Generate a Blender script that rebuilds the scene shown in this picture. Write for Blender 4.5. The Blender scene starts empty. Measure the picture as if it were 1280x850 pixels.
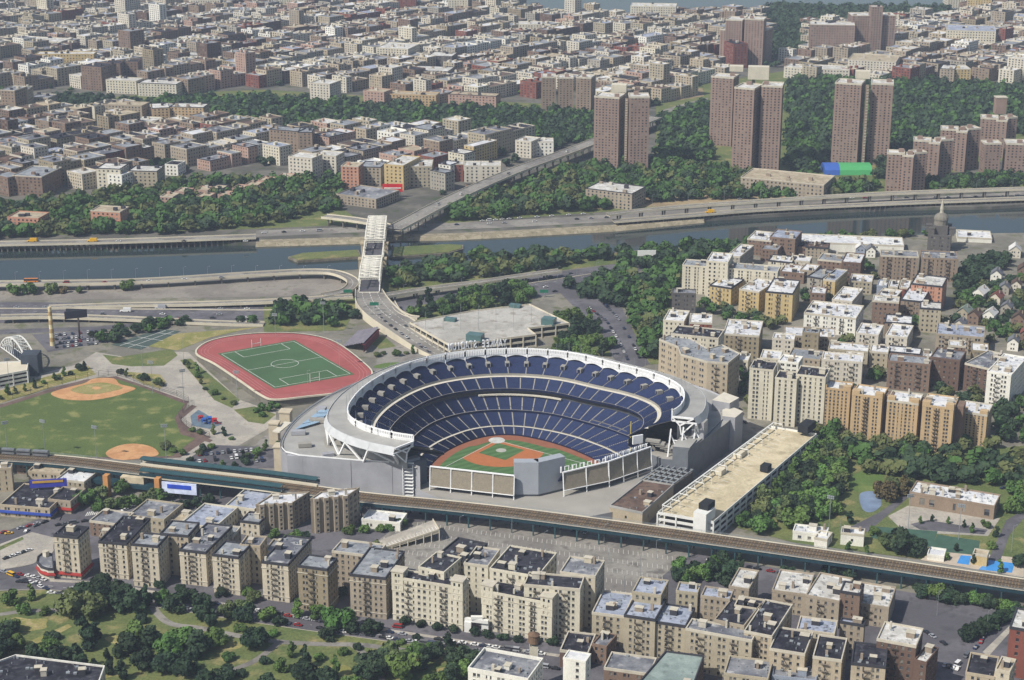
import bpy, math, random
from mathutils import Vector
rad = math.radians
R = random.Random(11)
scene = bpy.context.scene
COL = scene.collection

# ---------------------------------------------------------------- camera
FPX = 2212.0; PITCH = rad(18.5); CH = 428.0
cam_d = bpy.data.cameras.new('camera'); cam = bpy.data.objects.new('camera', cam_d)
COL.objects.link(cam); scene.camera = cam
cam.location = (0, 0, CH); cam.rotation_euler = (rad(90) - PITCH, 0, 0)
cam_d.sensor_width = 36; cam_d.lens = FPX / 1280 * 36
cam_d.clip_start = 5; cam_d.clip_end = 20000

# ---------------------------------------------------------------- world, sun, exposure
SUN_AZ = math.atan2(-0.80, -0.60); SUN_EL = rad(47)
w = bpy.data.worlds.new('World'); scene.world = w; w.use_nodes = True
nt = w.node_tree; bg = nt.nodes['Background']
sky = nt.nodes.new('ShaderNodeTexSky'); sky.sky_type = 'NISHITA'; sky.sun_disc = False
sky.sun_elevation = SUN_EL; sky.sun_rotation = SUN_AZ; sky.air_density = 1.3; sky.dust_density = 2.0
nt.links.new(sky.outputs[0], bg.inputs[0]); bg.inputs[1].default_value = 0.095
sl = bpy.data.lights.new('sun', 'SUN'); so = bpy.data.objects.new('sun', sl); COL.objects.link(so)
sl.energy = 5.0; sl.angle = rad(0.5); sl.color = (1.0, 0.95, 0.87)
ts = Vector((math.sin(SUN_AZ) * math.cos(SUN_EL), math.cos(SUN_AZ) * math.cos(SUN_EL), math.sin(SUN_EL)))
so.rotation_euler = ts.to_track_quat('Z', 'Y').to_euler(); so.location = (0, 0, 900)
scene.view_settings.view_transform = 'Standard'; scene.view_settings.look = 'None'
scene.view_settings.exposure = 0.0; scene.view_settings.gamma = 1.0
scene.render.engine = 'CYCLES'
scene.cycles.max_bounces = 4; scene.cycles.diffuse_bounces = 2; scene.cycles.glossy_bounces = 2
scene.cycles.transmission_bounces = 2; scene.cycles.volume_bounces = 0
scene.cycles.use_denoising = True; scene.cycles.use_adaptive_sampling = True

# ---------------------------------------------------------------- helpers
def G(u, v, z=0.0):                      # where the sight line of a photo point meets the level z
    x = (u - 640) / FPX; y = -(v - 425) / FPX
    dy = math.cos(PITCH) + y * math.sin(PITCH); dz = -math.sin(PITCH) + y * math.cos(PITCH)
    t = (z - CH) / dz
    return Vector((x * t, dy * t, z))
def PJ(p):
    dz = p[2] - CH
    yc = p[1] * math.cos(PITCH) - dz * math.sin(PITCH); zc = p[1] * math.sin(PITCH) + dz * math.cos(PITCH)
    return (640 + FPX * p[0] / yc, 425 - FPX * zc / yc)
def HGT(u, v, vb):                       # height of a wall whose top is seen at v and foot at vb
    b = G(u, vb, 0)
    return CH - b.y * math.tan(PITCH + math.atan((v - 425) / FPX))
def inside(x, y, poly):
    c = False; n = len(poly); j = n - 1
    for i in range(n):
        xi, yi = poly[i][0], poly[i][1]; xj, yj = poly[j][0], poly[j][1]
        if (yi > y) != (yj > y) and x < (xj - xi) * (y - yi) / (yj - yi) + xi: c = not c
        j = i
    return c
def area(poly):
    return sum(poly[i - 1][0] * poly[i][1] - poly[i][0] * poly[i - 1][1] for i in range(len(poly))) / 2
def ccw(poly): return list(poly) if area(poly) > 0 else list(poly)[::-1]
def hexc(s, k=1.0):
    c = [int(s[i:i + 2], 16) / 255 for i in (0, 2, 4)]
    return tuple(k * (x / 12.92 if x <= .04045 else ((x + .055) / 1.055) ** 2.4) for x in c)

MATS = {}
def mat(name, col, rough=.85, var=.18, scale=.25, fine=.12, fscale=4.0, stretch=1.0, spec=.25, metal=0.0, rnd=0.0, bump=0.0, coord='Object'):
    if name in MATS: return MATS[name]
    m = bpy.data.materials.new(name); m.use_nodes = True; t = m.node_tree; N = t.nodes; L = t.links
    b = N['Principled BSDF']; b.inputs['Roughness'].default_value = rough; b.inputs['Metallic'].default_value = metal
    b.inputs['Specular IOR Level'].default_value = spec
    c = hexc(col) if isinstance(col, str) else col
    tc = N.new('ShaderNodeTexCoord'); mp = N.new('ShaderNodeMapping'); mp.inputs['Scale'].default_value = (1, 1, stretch)
    L.new(tc.outputs[coord], mp.inputs[0])
    n1 = N.new('ShaderNodeTexNoise'); n1.inputs['Scale'].default_value = scale; n1.inputs['Detail'].default_value = 5
    n2 = N.new('ShaderNodeTexNoise'); n2.inputs['Scale'].default_value = fscale; n2.inputs['Detail'].default_value = 3
    L.new(mp.outputs[0], n1.inputs[0]); L.new(mp.outputs[0], n2.inputs[0])
    mr = N.new('ShaderNodeMapRange'); mr.inputs[1].default_value = .3; mr.inputs[2].default_value = .7
    mr.inputs[3].default_value = 1 - var; mr.inputs[4].default_value = 1 + var; L.new(n1.outputs[0], mr.inputs[0])
    mr2 = N.new('ShaderNodeMapRange'); mr2.inputs[1].default_value = .3; mr2.inputs[2].default_value = .7
    mr2.inputs[3].default_value = 1 - fine; mr2.inputs[4].default_value = 1 + fine; L.new(n2.outputs[0], mr2.inputs[0])
    mu = N.new('ShaderNodeMath'); mu.operation = 'MULTIPLY'; L.new(mr.outputs[0], mu.inputs[0]); L.new(mr2.outputs[0], mu.inputs[1])
    last = mu
    if rnd:
        oi = N.new('ShaderNodeObjectInfo'); mr3 = N.new('ShaderNodeMapRange')
        mr3.inputs[3].default_value = 1 - rnd; mr3.inputs[4].default_value = 1 + rnd; L.new(oi.outputs['Random'], mr3.inputs[0])
        m3 = N.new('ShaderNodeMath'); m3.operation = 'MULTIPLY'; L.new(mu.outputs[0], m3.inputs[0]); L.new(mr3.outputs[0], m3.inputs[1]); last = m3
    vm = N.new('ShaderNodeVectorMath'); vm.operation = 'SCALE'; vm.inputs[0].default_value = c
    L.new(last.outputs[0], vm.inputs['Scale']); L.new(vm.outputs[0], b.inputs['Base Color'])
    if bump:
        bp = N.new('ShaderNodeBump'); bp.inputs['Strength'].default_value = bump; L.new(n2.outputs[0], bp.inputs['Height']); L.new(bp.outputs[0], b.inputs['Normal'])
    MATS[name] = m
    return m
def mix_mat(name, c1, c2, scale, lo=.45, hi=.55, rough=.9, c3=None, s3=2.0, fine=.12, coord='Object', spec=.2, stretch=(1, 1, 1)):
    """two colours in patches, plus a fine grain"""
    m = mat(name, (1, 1, 1), rough=rough, var=.06, scale=scale * 4, fine=fine, fscale=max(scale * 20, .8), coord=coord, spec=spec)
    t = m.node_tree; N = t.nodes; L = t.links
    vm = [n for n in N if n.type == 'VECT_MATH'][0]; tc = [n for n in N if n.type == 'TEX_COORD'][0]
    mp = N.new('ShaderNodeMapping'); mp.inputs['Scale'].default_value = stretch; L.new(tc.outputs[coord], mp.inputs[0])
    n = N.new('ShaderNodeTexNoise'); n.inputs['Scale'].default_value = scale; n.inputs['Detail'].default_value = 6; n.inputs['Roughness'].default_value = .6
    L.new(mp.outputs[0], n.inputs[0])
    r = N.new('ShaderNodeMapRange'); r.inputs[1].default_value = lo; r.inputs[2].default_value = hi; L.new(n.outputs[0], r.inputs[0])
    mx = N.new('ShaderNodeMix'); mx.data_type = 'RGBA'; mx.inputs[6].default_value = (*hexc(c1), 1); mx.inputs[7].default_value = (*hexc(c2), 1)
    L.new(r.outputs[0], mx.inputs[0]); out = mx.outputs[2]
    if c3:
        n3 = N.new('ShaderNodeTexNoise'); n3.inputs['Scale'].default_value = scale * s3; n3.inputs['Detail'].default_value = 4; L.new(mp.outputs[0], n3.inputs[0])
        r3 = N.new('ShaderNodeMapRange'); r3.inputs[1].default_value = .55; r3.inputs[2].default_value = .68; L.new(n3.outputs[0], r3.inputs[0])
        m3 = N.new('ShaderNodeMix'); m3.data_type = 'RGBA'; m3.inputs[7].default_value = (*hexc(c3), 1)
        L.new(out, m3.inputs[6]); L.new(r3.outputs[0], m3.inputs[0]); out = m3.outputs[2]
    L.new(out, vm.inputs[0])
    return m

class MB:
    """collects faces; build() links them as one mesh object"""
    def __init__(s): s.v = []; s.f = []; s.m = []; s.smooth = False
    def face(s, pts, mi=0):
        n = len(s.v); s.v.extend([tuple(p) for p in pts]); s.f.append(tuple(range(n, n + len(pts)))); s.m.append(mi)
    def prism(s, poly, z0, z1, mi=0, top=True, bottom=True, mtop=None):
        poly = ccw(poly); n = len(poly); b = len(s.v)
        s.v.extend([(p[0], p[1], z0) for p in poly]); s.v.extend([(p[0], p[1], z1) for p in poly])
        for i in range(n):
            j = (i + 1) % n; s.f.append((b + i, b + j, b + n + j, b + n + i)); s.m.append(mi)
        if top: s.f.append(tuple(range(b + n, b + 2 * n))); s.m.append(mi if mtop is None else mtop)
        if bottom: s.f.append(tuple(range(b + n - 1, b - 1, -1))); s.m.append(mi)
    def box(s, c, size, rz=0.0, mi=0):
        cx, cy, cz = c; a, bb, h = size[0] / 2, size[1] / 2, size[2] / 2; co, si = math.cos(rz), math.sin(rz)
        P = [(cx + x * co - y * si, cy + x * si + y * co) for x, y in ((-a, -bb), (a, -bb), (a, bb), (-a, bb))]
        s.prism(P, cz - h, cz + h, mi)
    def beam(s, p, q, w_, h_=None, mi=0):
        p = Vector(p); q = Vector(q); d = q - p
        if d.length < 1e-6: return
        d.normalize(); up = Vector((0, 0, 1)) if abs(d.z) < .95 else Vector((1, 0, 0))
        a = d.cross(up).normalized() * (w_ / 2); b = a.cross(d).normalized() * ((h_ or w_) / 2)
        n = len(s.v)
        for o in (p, q):
            for x, y in ((-1, -1), (1, -1), (1, 1), (-1, 1)): s.v.append(tuple(o + a * x + b * y))
        for k in range(4):
            j = (k + 1) % 4; s.f.append((n + k, n + j, n + 4 + j, n + 4 + k)); s.m.append(mi)
        s.f.append((n + 3, n + 2, n + 1, n)); s.m.append(mi); s.f.append((n + 4, n + 5, n + 6, n + 7)); s.m.append(mi)
    def cyl(s, c, r0, r1, z0, z1, n=8, mi=0, cap=True):
        b = len(s.v)
        for k in range(n):
            a = 2 * math.pi * k / n; s.v.append((c[0] + r0 * math.cos(a), c[1] + r0 * math.sin(a), z0))
        for k in range(n):
            a = 2 * math.pi * k / n; s.v.append((c[0] + r1 * math.cos(a), c[1] + r1 * math.sin(a), z1))
        for k in range(n):
            j = (k + 1) % n; s.f.append((b + k, b + j, b + n + j, b + n + k)); s.m.append(mi)
        if cap: s.f.append(tuple(range(b + n, b + 2 * n))); s.m.append(mi)
    def strip(s, A, B, mi=0, closed=False):
        """quads between two equally long 3-D polylines"""
        n = len(A); b = len(s.v); s.v.extend([tuple(p) for p in A]); s.v.extend([tuple(p) for p in B])
        for i in range(n if closed else n - 1):
            j = (i + 1) % n; s.f.append((b + i, b + j, b + n + j, b + n + i)); s.m.append(mi)
    def build(s, name, mats, parent=None, stuff=False, loc=None, smooth=False):
        me = bpy.data.meshes.new(name)
        off = Vector(loc) if loc is not None else (parent.location if parent is not None and parent.parent is None else Vector((0, 0, 0)))
        if parent is not None and parent.parent is not None:
            p = parent; off = Vector((0, 0, 0))
            while p is not None: off = off + p.location; p = p.parent
        ox, oy, oz = off
        me.from_pydata([(x - ox, y - oy, z - oz) for x, y, z in s.v], [], s.f)
        if not isinstance(mats, (list, tuple)): mats = [mats]
        for m in mats: me.materials.append(m)
        if len(mats) > 1: me.polygons.foreach_set('material_index', s.m)
        if smooth: me.polygons.foreach_set('use_smooth', [True] * len(me.polygons))
        me.update()
        o = bpy.data.objects.new(name, me); COL.objects.link(o)
        if parent is not None: o.parent = parent
        elif loc is not None: o.location = loc
        if stuff: o['kind'] = 'stuff'
        return o
def empty(name, loc, rz=0.0):
    o = bpy.data.objects.new(name, None); COL.objects.link(o); o.location = loc; o.rotation_euler = (0, 0, rz); o.empty_display_size = 1
    return o
def tag(o, label, cat, group=None):
    o['label'] = label; o['category'] = cat
    if group: o['group'] = group
    return o
def struct(mb, name, m, **k):
    o = mb.build(name, m, **k); o['kind'] = 'structure'; return o
def copy_tree(o, parent=None):
    c = o.copy(); COL.objects.link(c); c.parent = parent
    for ch in KIDS.get(o.name, []): copy_tree(ch, c)
    return c
KIDS = {}
def proto(o, kids):
    KIDS[o.name] = kids
    return o

# things whose label is worked out at the end from what they stand next to: (object, look, photo point)
PENDING = []
LAND = []
def pend(o, look, cat, group, u, v):
    o['category'] = cat; o['group'] = group; PENDING.append((o, look, u, v))

# ---------------------------------------------------------------- materials
WALL = {}
def wallm(key, col, var=.10):
    WALL[key] = mat('wall ' + key, col, rough=.9, var=var, scale=.12, fine=.10, fscale=1.7, stretch=.45, spec=.15)
for k_, c_ in dict(cream='bbb29f', tan='9b907f', sand='a99d88', olive='8f846e', grey='9a958a', greytan='a39a86', white='d8d6cc', ivory='c4beac', yellow='b8a478', orange='b39b78',
                   brown='7a675a', dkbrown='665349', red='7d4d42', towerbrick='8c786d', salmon='b38670', bluegrey='8b93a0', pale='c2bcae', darkgrey='5d5a58', pink='a98e80', taupe='8a7a6a').items():
    wallm(k_, c_)
ROOF = dict(
    green=mix_mat('roof green grey', '7c8a86', '8b9893', .05, c3='6a7672', s3=3),
    dark=mix_mat('roof dark tar', '23222a', '34343c', .12, c3='4a4a50', s3=3),
    grey=mix_mat('roof grey', '7e8288', '92969a', .10, c3='6a6c70', s3=2.5),
    light=mix_mat('roof pale coating', 'b4b2ac', 'cbcac6', .09, c3='8c8a86', s3=3),
    white=mix_mat('roof white', 'c2c4c8', 'd4d4d2', .08, c3='a4a4a4', s3=3),
    blue=mix_mat('roof blue grey', '8c94a4', 'a0a6b4', .09, c3='5a5c66', s3=3),
    tan=mix_mat('roof tan gravel', 'a0947e', 'b0a48e', .10, c3='857a68', s3=3),
    brown=mix_mat('roof brown', '5a4a42', '6c5a50', .10, c3='47403c', s3=3),
    mid=mix_mat('roof weathered', '5e6068', '8a8c90', .06, lo=.4, hi=.6, c3='a8a8a8', s3=3))
glass = mat('window glass dark', (.030, .033, .040), rough=.25, var=.3, spec=.5)
glass2 = mat('window blind', (.19, .18, .16), rough=.6, var=.3)
glass3 = mat('window glass mid', (.07, .075, .085), rough=.3, var=.3, spec=.5)
GL = [glass, glass3, glass2]
coping = mat('stone coping', 'b9b2a2', var=.12)
coping_d = mat('tar coping', '3a3a40', var=.15)
metal_dk = mat('dark iron', '4a443f', rough=.6, var=.2)
metal_gy = mat('galvanised metal', '9aa0a4', rough=.5, metal=.3)
concrete = mat('concrete', 'a8a294', var=.14, scale=.08)
conc_pale = mat('pale concrete', 'c6beaa', var=.10, scale=.08)
conc_dk = mat('dark concrete', '6a675f', var=.2)
white_paint = mat('white paint', 'd9d9d4', rough=.5, var=.05)
brick_bulk = mat('bulkhead brick', '8c8072', var=.15)
stucco_bulk = mat('bulkhead render', 'b3aea2', var=.12)
black = mat('black rubber', '141414', rough=.7)
asphalt = mix_mat('asphalt', '57555a', '67656a', .03, c3='4b4a4e', s3=4, fine=.08)
asphalt_pale = mix_mat('worn asphalt', '77736e', '8b8780', .03, c3='66635f', s3=4, fine=.08)
paving = mix_mat('pavement slabs', '98938a', 'a8a297', .05, c3='928c82', s3=4)
line_white = mat('road marking', 'c9c9c4', var=.1)
grass = mix_mat('grass', '54623a', '6b7043', .03, lo=.35, hi=.65, c3='857d55', s3=2.2, fine=.25)
grass_lawn = mix_mat('mown lawn', '4e6434', '5d713c', .02, lo=.35, hi=.65, c3='6f7a45', s3=2, fine=.15)
grass_dry = mix_mat('dry grass', '8f8657', '7a7a45', .05, c3='a0936a', s3=3, fine=.2)
dirt = mix_mat('bare earth', '8a7a60', '9b8a6c', .05, c3='6f6a50', s3=3)
clay = mix_mat('infield clay', 'b3855c', 'be9268', .08, fine=.08)
teal = mat('teal painted steel', '2f4d52', rough=.55, var=.15)
teal_dk = mat('dark teal paint', '1d3a44', rough=.6, var=.2)
HAZE = 0.000075



clay_dk = mix_mat('dark perimeter path', '5d4c48', '6b5a52', .08)
# ---------------------------------------------------------------- buildings
def offset_poly(poly, d):                 # inward offset of a CCW polygon
    n = len(poly); out = []
    for i in range(n):
        a = Vector(poly[i - 1][:2]); b = Vector(poly[i][:2]); c = Vector(poly[(i + 1) % n][:2])
        e1 = (b - a).normalized(); e2 = (c - b).normalized()
        n1 = Vector((-e1.y, e1.x)); n2 = Vector((-e2.y, e2.x)); s = n1 + n2
        k = max(.35, s.dot(n1)); out.append(b + s * (d / k))
    return out
def glass_pick(): 
    r = R.random(); return 0 if r < .62 else (1 if r < .84 else 2)
def facade(W, Gm, p, q, z0, z1, floors, bay=3.0, ww=1.3, wh=1.7, level=0, mi=0, edge=1.0, skip=0):
    d = Vector((q[0] - p[0], q[1] - p[1])); L = d.length
    if L < .05: return
    d /= L; nx, ny = d.y, -d.x
    fh = (z1 - z0) / floors; n = int((L - 2 * edge) / bay)
    if n < 1 or floors < 1:
        W.face([(p[0], p[1], z0), (q[0], q[1], z0), (q[0], q[1], z1), (p[0], p[1], z1)], mi); return
    wh = min(wh, fh * .62); sill = (fh - wh) * .5; cw = (L - 2 * edge) / n; ww = min(ww, cw * .7)
    def P(s, z, dep=0.0): return (p[0] + d.x * s - nx * dep, p[1] + d.y * s - ny * dep, z)
    if level >= 2:
        W.face([P(0, z0), P(L, z0), P(L, z1), P(0, z1)], mi)
        for f in range(skip, floors):
            za = z0 + f * fh + sill; zb = za + wh
            for k in range(n):
                s0 = edge + k * cw + (cw - ww) / 2
                Gm.face([P(s0, za, -.07), P(s0 + ww, za, -.07), P(s0 + ww, zb, -.07), P(s0, zb, -.07)], glass_pick())
        return
    zprev = z0
    pat = R.choice(((1, 1, 1, 1), (1, .55, 1, 1), (1, 1, .6, 1.15), (1.15, 1.15, .6, .6), (1, 1, 1, .55))); sh = R.choice((0, 0, .16, .2)) * cw
    xs = [(edge + k * cw + (cw - ww * pat[k % 4]) / 2 + (sh if k % 2 == 0 else -sh), edge + k * cw + (cw + ww * pat[k % 4]) / 2 + (sh if k % 2 == 0 else -sh)) for k in range(n)]
    dep = .3
    for f in range(skip, floors):
        za = z0 + f * fh + sill; zb = za + wh
        W.face([P(0, zprev), P(L, zprev), P(L, za), P(0, za)], mi); zprev = zb
        s = 0.0
        for a, b in xs:
            W.face([P(s, za), P(a, za), P(a, zb), P(s, zb)], mi)
            W.face([P(a, za), P(a, za, dep), P(a, zb, dep), P(a, zb)], mi); W.face([P(b, za, dep), P(b, za), P(b, zb), P(b, zb, dep)], mi)
            W.face([P(a, za), P(b, za), P(b, za, dep), P(a, za, dep)], mi); W.face([P(a, zb, dep), P(b, zb, dep), P(b, zb), P(a, zb)], mi)
            g = glass_pick()
            if level == 0 and g == 0 and R.random() < .5:   # a lowered blind fills the upper part of the sash
                zm = za + wh * R.choice((.45, .55, .7))
                Gm.face([P(a, za, dep), P(b, za, dep), P(b, zm, dep), P(a, zm, dep)], 0); Gm.face([P(a, zm, dep), P(b, zm, dep), P(b, zb, dep), P(a, zb, dep)], R.choice((1, 2)))
            else: Gm.face([P(a, za, dep), P(b, za, dep), P(b, zb, dep), P(a, zb, dep)], g)
            if level == 0: Gm.face([P(a - .12, za - .02, -.12), P(b + .12, za - .02, -.12), P(b + .12, za - .02, .02), P(a - .12, za - .02, .02)], 2); Gm.face([P(a - .12, za - .2, -.12), P(b + .12, za - .2, -.12), P(b + .12, za - .02, -.12), P(a - .12, za - .02, -.12)], 2)
            if level == 0 and R.random() < .09: zc = za + .05; Gm.face([P(a + .1, zc, -.35), P(b - .3, zc, -.35), P(b - .3, zc + .5, -.35), P(a + .1, zc + .5, -.35)], 2); Gm.face([P(a + .1, zc + .5, -.35), P(b - .3, zc + .5, -.35), P(b - .3, zc + .5, dep), P(a + .1, zc + .5, dep)], 2)
            s = b
        W.face([P(s, za), P(L, za), P(L, zb), P(s, zb)], mi)
    W.face([P(0, zprev), P(L, zprev), P(L, z1), P(0, z1)], mi)

FE_CACHE = {}
def fire_escape(root, p, q, s, z0, floors, fh):
    d = Vector((q[0] - p[0], q[1] - p[1])); L = d.length; d /= L
    key = (floors, round(fh, 1))
    if key not in FE_CACHE:
        m = MB()
        for f in range(1, floors):
            z = f * fh + .5
            m.box((0, -.55, z), (3.4, .9, .08)); m.box((0, -1.05, z + 1.0), (3.6, .07, .09)); m.box((0, -1.05, z + .55), (3.6, .06, .06))
            for x in (-1.77, -.9, 0, .9, 1.77): m.box((x, -1.05, z + .5), (.07, .07, 1.0))
            for x in (-1.77, 1.77): m.box((x, -.52, z + 1.0), (.07, 1.0, .07))
            if f < floors - 1:
                sg = 1 if f % 2 else -1
                m.beam((-1.3 * sg, -.35, z), (1.3 * sg, -.35, z + fh), .1, .1); m.beam((-1.3 * sg, -.75, z), (1.3 * sg, -.75, z + fh), .1, .1)
        me_o = m.build('fire_escape', metal_dk, loc=(0, 0, 0)); FE_CACHE[key] = me_o.data; bpy.data.objects.remove(me_o)
    o = bpy.data.objects.new('fire_escape', FE_CACHE[key]); COL.objects.link(o); o.parent = root
    P = Vector((p[0] + d.x * s, p[1] + d.y * s, z0)) - root.location
    o.location = P; o.rotation_euler = (0, 0, math.atan2(d.y, d.x))

def chunk(root, name, m, c, size, rz, z, cap=None):
    b = MB(); b.box((c[0], c[1], z + size[2] / 2), size, rz)
    if cap: b.box((c[0], c[1], z + size[2] + .12), (size[0] + .5, size[1] + .5, .24), rz, 1)
    return b.build(name, [m, cap or m], root)
def water_tank(root, c, z, r=2.0):
    b = MB(); b.cyl(c, r, r * .96, z + 3, z + 6.5, 12); b.cyl(c, r * 1.1, .1, z + 6.5, z + 7.9, 12)
    for k in range(4):
        a = math.pi / 4 + k * math.pi / 2; b.beam((c[0] + r * .8 * math.cos(a), c[1] + r * .8 * math.sin(a), z), (c[0] + r * .8 * math.cos(a), c[1] + r * .8 * math.sin(a), z + 3), .25)
    b.build('water_tank', MATS.get('tank wood') or mat('tank wood', '6b5644', var=.2), root)
def rand_in(poly, marg, tries=30):
    ip = offset_poly(poly, marg); xs = [p[0] for p in ip]; ys = [p[1] for p in ip]
    for _ in range(tries):
        x = R.uniform(min(xs), max(xs)); y = R.uniform(min(ys), max(ys))
        if inside(x, y, ip) and inside(x, y, poly): return (x, y)
    return None
FOOT = []
def rect(h, a, b, c, vb=None):
    """front-left, front-right and back-right roof corners in the photo -> a square-cornered footprint"""
    A, B, C = G(*a, h), G(*b, h), G(*c, h)
    d = (B - A); d.z = 0; n = Vector((-d.y, d.x, 0)).normalized()
    dep = max(4.0, (C - B).dot(n))
    return [A.xy, B.xy, (B + n * dep).xy, (A + n * dep).xy]
def building(poly, h, wall='tan', roof='grey', floors=None, level=0, fe=0, junk=1.0, z0=0.0, name='apartment_block', look=None, label=None, cat='building', group=None,
             bay=3.0, ww=1.3, wh=1.75, parapet=.9, cop=None, tank=False, base=None, uv=None, skip=0, cornice=False, edge=None, shop=None, foot=True, skyl=True):
    poly = ccw([Vector(p[:2]) for p in poly]); cx = sum(p.x for p in poly) / len(poly); cy = sum(p.y for p in poly) / len(poly)
    root = empty(name, (cx, cy, z0))
    if foot: FOOT.append([(p.x, p.y) for p in poly])
    floors = floors or max(1, round((h - z0) / 3.5)); W = MB(); Wn = MB(); n = len(poly)
    fh = (h - z0) / floors
    ln = []
    for i in range(n):
        p, q = poly[i], poly[(i + 1) % n]; d = q - p; nx, ny = d.y, -d.x; mx, my = (p + q) / 2
        facing = -(nx * mx + ny * my) / (max(d.length, .01) * math.hypot(mx, my))
        ln.append((facing, d.length, i))
        lv = level if facing > -.25 else 3
        if lv == 3 and level < 2: W.face([(p.x, p.y, z0), (q.x, q.y, z0), (q.x, q.y, h), (p.x, p.y, h)])
        else: facade(W, Wn, p, q, z0, h, floors, bay, ww, wh, level, 0, edge=edge if edge is not None else (.8 if d.length < 14 else 1.2), skip=skip)
    if level >= 3:   # far background: walls and roof
        W.build('wall', WALL[wall], root)
    else:
        W.build('wall', WALL[wall], root)
    if Wn.f: Wn.build('window', GL, root, stuff=True)
    rf = MB(); rf.face([(p.x, p.y, h + .03) for p in poly]); RO = rf.build('roof', ROOF[roof], root)
    if parapet:
        ip = offset_poly(poly, .45); op = offset_poly(poly, -.12 if level < 2 else -.05); pm = MB(); hp = h + parapet
        if level < 2: pm.strip([(p.x, p.y, h - .55) for p in op], [(p.x, p.y, hp) for p in op], closed=True); pm.strip([(p.x, p.y, h - .55) for p in poly], [(p.x, p.y, h - .55) for p in op], closed=True)
        else: pm.strip([(p.x, p.y, h) for p in op], [(p.x, p.y, hp) for p in op], closed=True)
        pm.strip([(p.x, p.y, hp) for p in op], [(p.x, p.y, hp) for p in ip], closed=True)
        pm.strip([(p.x, p.y, hp) for p in ip], [(p.x, p.y, h + .03) for p in ip], closed=True)
        pm.build('parapet', cop or (coping if R.random() < .35 else WALL[wall] if R.random() < .7 else coping_d), root)
    if cornice and level < 2:
        op = offset_poly(poly, -.5); cm = MB(); zc = z0 + fh * (floors - 1) + .1
        for za, zb in ((zc, zc + .35), (z0 + fh, z0 + fh + .3)):
            o2 = offset_poly(poly, -.3)
            cm.strip([(p.x, p.y, za) for p in o2], [(p.x, p.y, zb) for p in o2], closed=True); cm.strip([(p.x, p.y, zb) for p in o2], [(p.x, p.y, zb) for p in poly], closed=True)
            cm.strip([(p.x, p.y, za) for p in poly], [(p.x, p.y, za) for p in o2], closed=True)
        cm.build('cornice', coping, root)
    if shop:
        o2 = offset_poly(poly, -.9); o3 = offset_poly(poly, -.1)
        for i in range(n):
            f_, L_, _ = ln[i]
            if f_ > .1:
                sm = MB(); p, q = o2[i], o2[(i + 1) % n]; p3, q3 = o3[i], o3[(i + 1) % n]
                sm.face([(p.x, p.y, z0 + 3.0), (q.x, q.y, z0 + 3.0), (q3.x, q3.y, z0 + 4.1), (p3.x, p3.y, z0 + 4.1)]); sm.face([(p.x, p.y, z0 + 2.5), (q.x, q.y, z0 + 2.5), (q.x, q.y, z0 + 3.0), (p.x, p.y, z0 + 3.0)])
                sm.build('awning', shop, root)
    A = abs(area(poly)); ang = math.atan2(poly[1].y - poly[0].y, poly[1].x - poly[0].x)
    if junk:
        nb = int(max(1, min(5, A / 260)) * junk + .5)
        for k in range(nb):
            c = rand_in(poly, 2.6)
            if c:
                sz = (R.uniform(2.4, 4.4), R.uniform(2.2, 3.6), R.uniform(2.0, 3.2))
                chunk(RO, 'roof_bulkhead', R.choice((brick_bulk, stucco_bulk, coping_d, coping_d, WALL[wall])), c, sz, ang, h + .03, None if level > 1 else coping)
        if level < 2:
            for k in range(int(max(1, min(4, A / 250)) * junk)):
                c = rand_in(poly, 1.2)
                if c: chunk(RO, 'chimney', R.choice((brick_bulk, stucco_bulk)), c, (R.uniform(.9, 1.5), R.uniform(.9, 1.4), R.uniform(2.2, 4)), ang, h + .03)
            sk = MB()
            for k in range(int(A / 45 * junk)):
                c = rand_in(poly, .9)
                if c:
                    if R.random() < .65: sk.cyl(c, .22, .22, h + .03, h + R.uniform(.7, 1.5), 6)
                    else: sk.box((c[0], c[1], h + .35), (R.uniform(1, 2), R.uniform(.8, 1.4), .7), ang)
            if sk.f: sk.build('roof_vent', metal_gy, RO, stuff=True)
    if tank: 
        c = rand_in(poly, 3.2)
        if c: water_tank(RO, c, h + .03)
    if fe and level == 0:
        ln2 = sorted([x for x in ln if x[0] > .2 and x[1] > 9], key=lambda x: -x[0])
        for f_, L_, i in ln2[:2 if fe > 1 else 1]:
            p, q = poly[i], poly[(i + 1) % n]
            ks = 1 if L_ < 28 else (2 if L_ < 50 else 3)
            for k in range(ks): fire_escape(root, p, q, L_ * (k + .5 + .04 * (i % 3 - 1)) / ks, z0, floors, fh)
    if label: tag(root, label, cat, group)
    else:
        u, v = uv or PJ((cx, cy, h))
        pend(root, look or 'building', cat, group or 'buildings', u, v)
    return root
# ---------------------------------------------------------------- ground, river, roads
def px(pts, z=0.0): return [G(u, v, z) for u, v in pts]
def smooth(pts, k=6, closed=False):
    out = []; n = len(pts)
    for i in range(n if closed else n - 1):
        p1, p2 = pts[i], pts[(i + 1) % n]; p0 = pts[i - 1] if (i or closed) else p1; p3 = pts[(i + 2) % n] if (closed or i + 2 < n) else p2
        for j in range(k):
            t = j / k; out.append(0.5 * ((2 * p1) + (p2 - p0) * t + (2 * p0 - 5 * p1 + 4 * p2 - p3) * t * t + (3 * p1 - p0 - 3 * p2 + p3) * t ** 3))
    if not closed: out.append(pts[-1])
    return out
def side(pts, d):                         # polyline moved sideways by d (left positive)
    out = []
    for i, p in enumerate(pts):
        a = pts[max(0, i - 1)]; b = pts[min(len(pts) - 1, i + 1)]; t = (b - a); t.z = 0
        t = t.normalized() if t.length else Vector((1, 0, 0)); out.append(Vector((p.x - t.y * d, p.y + t.x * d, p.z)))
    return out
NP = [0]
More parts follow.
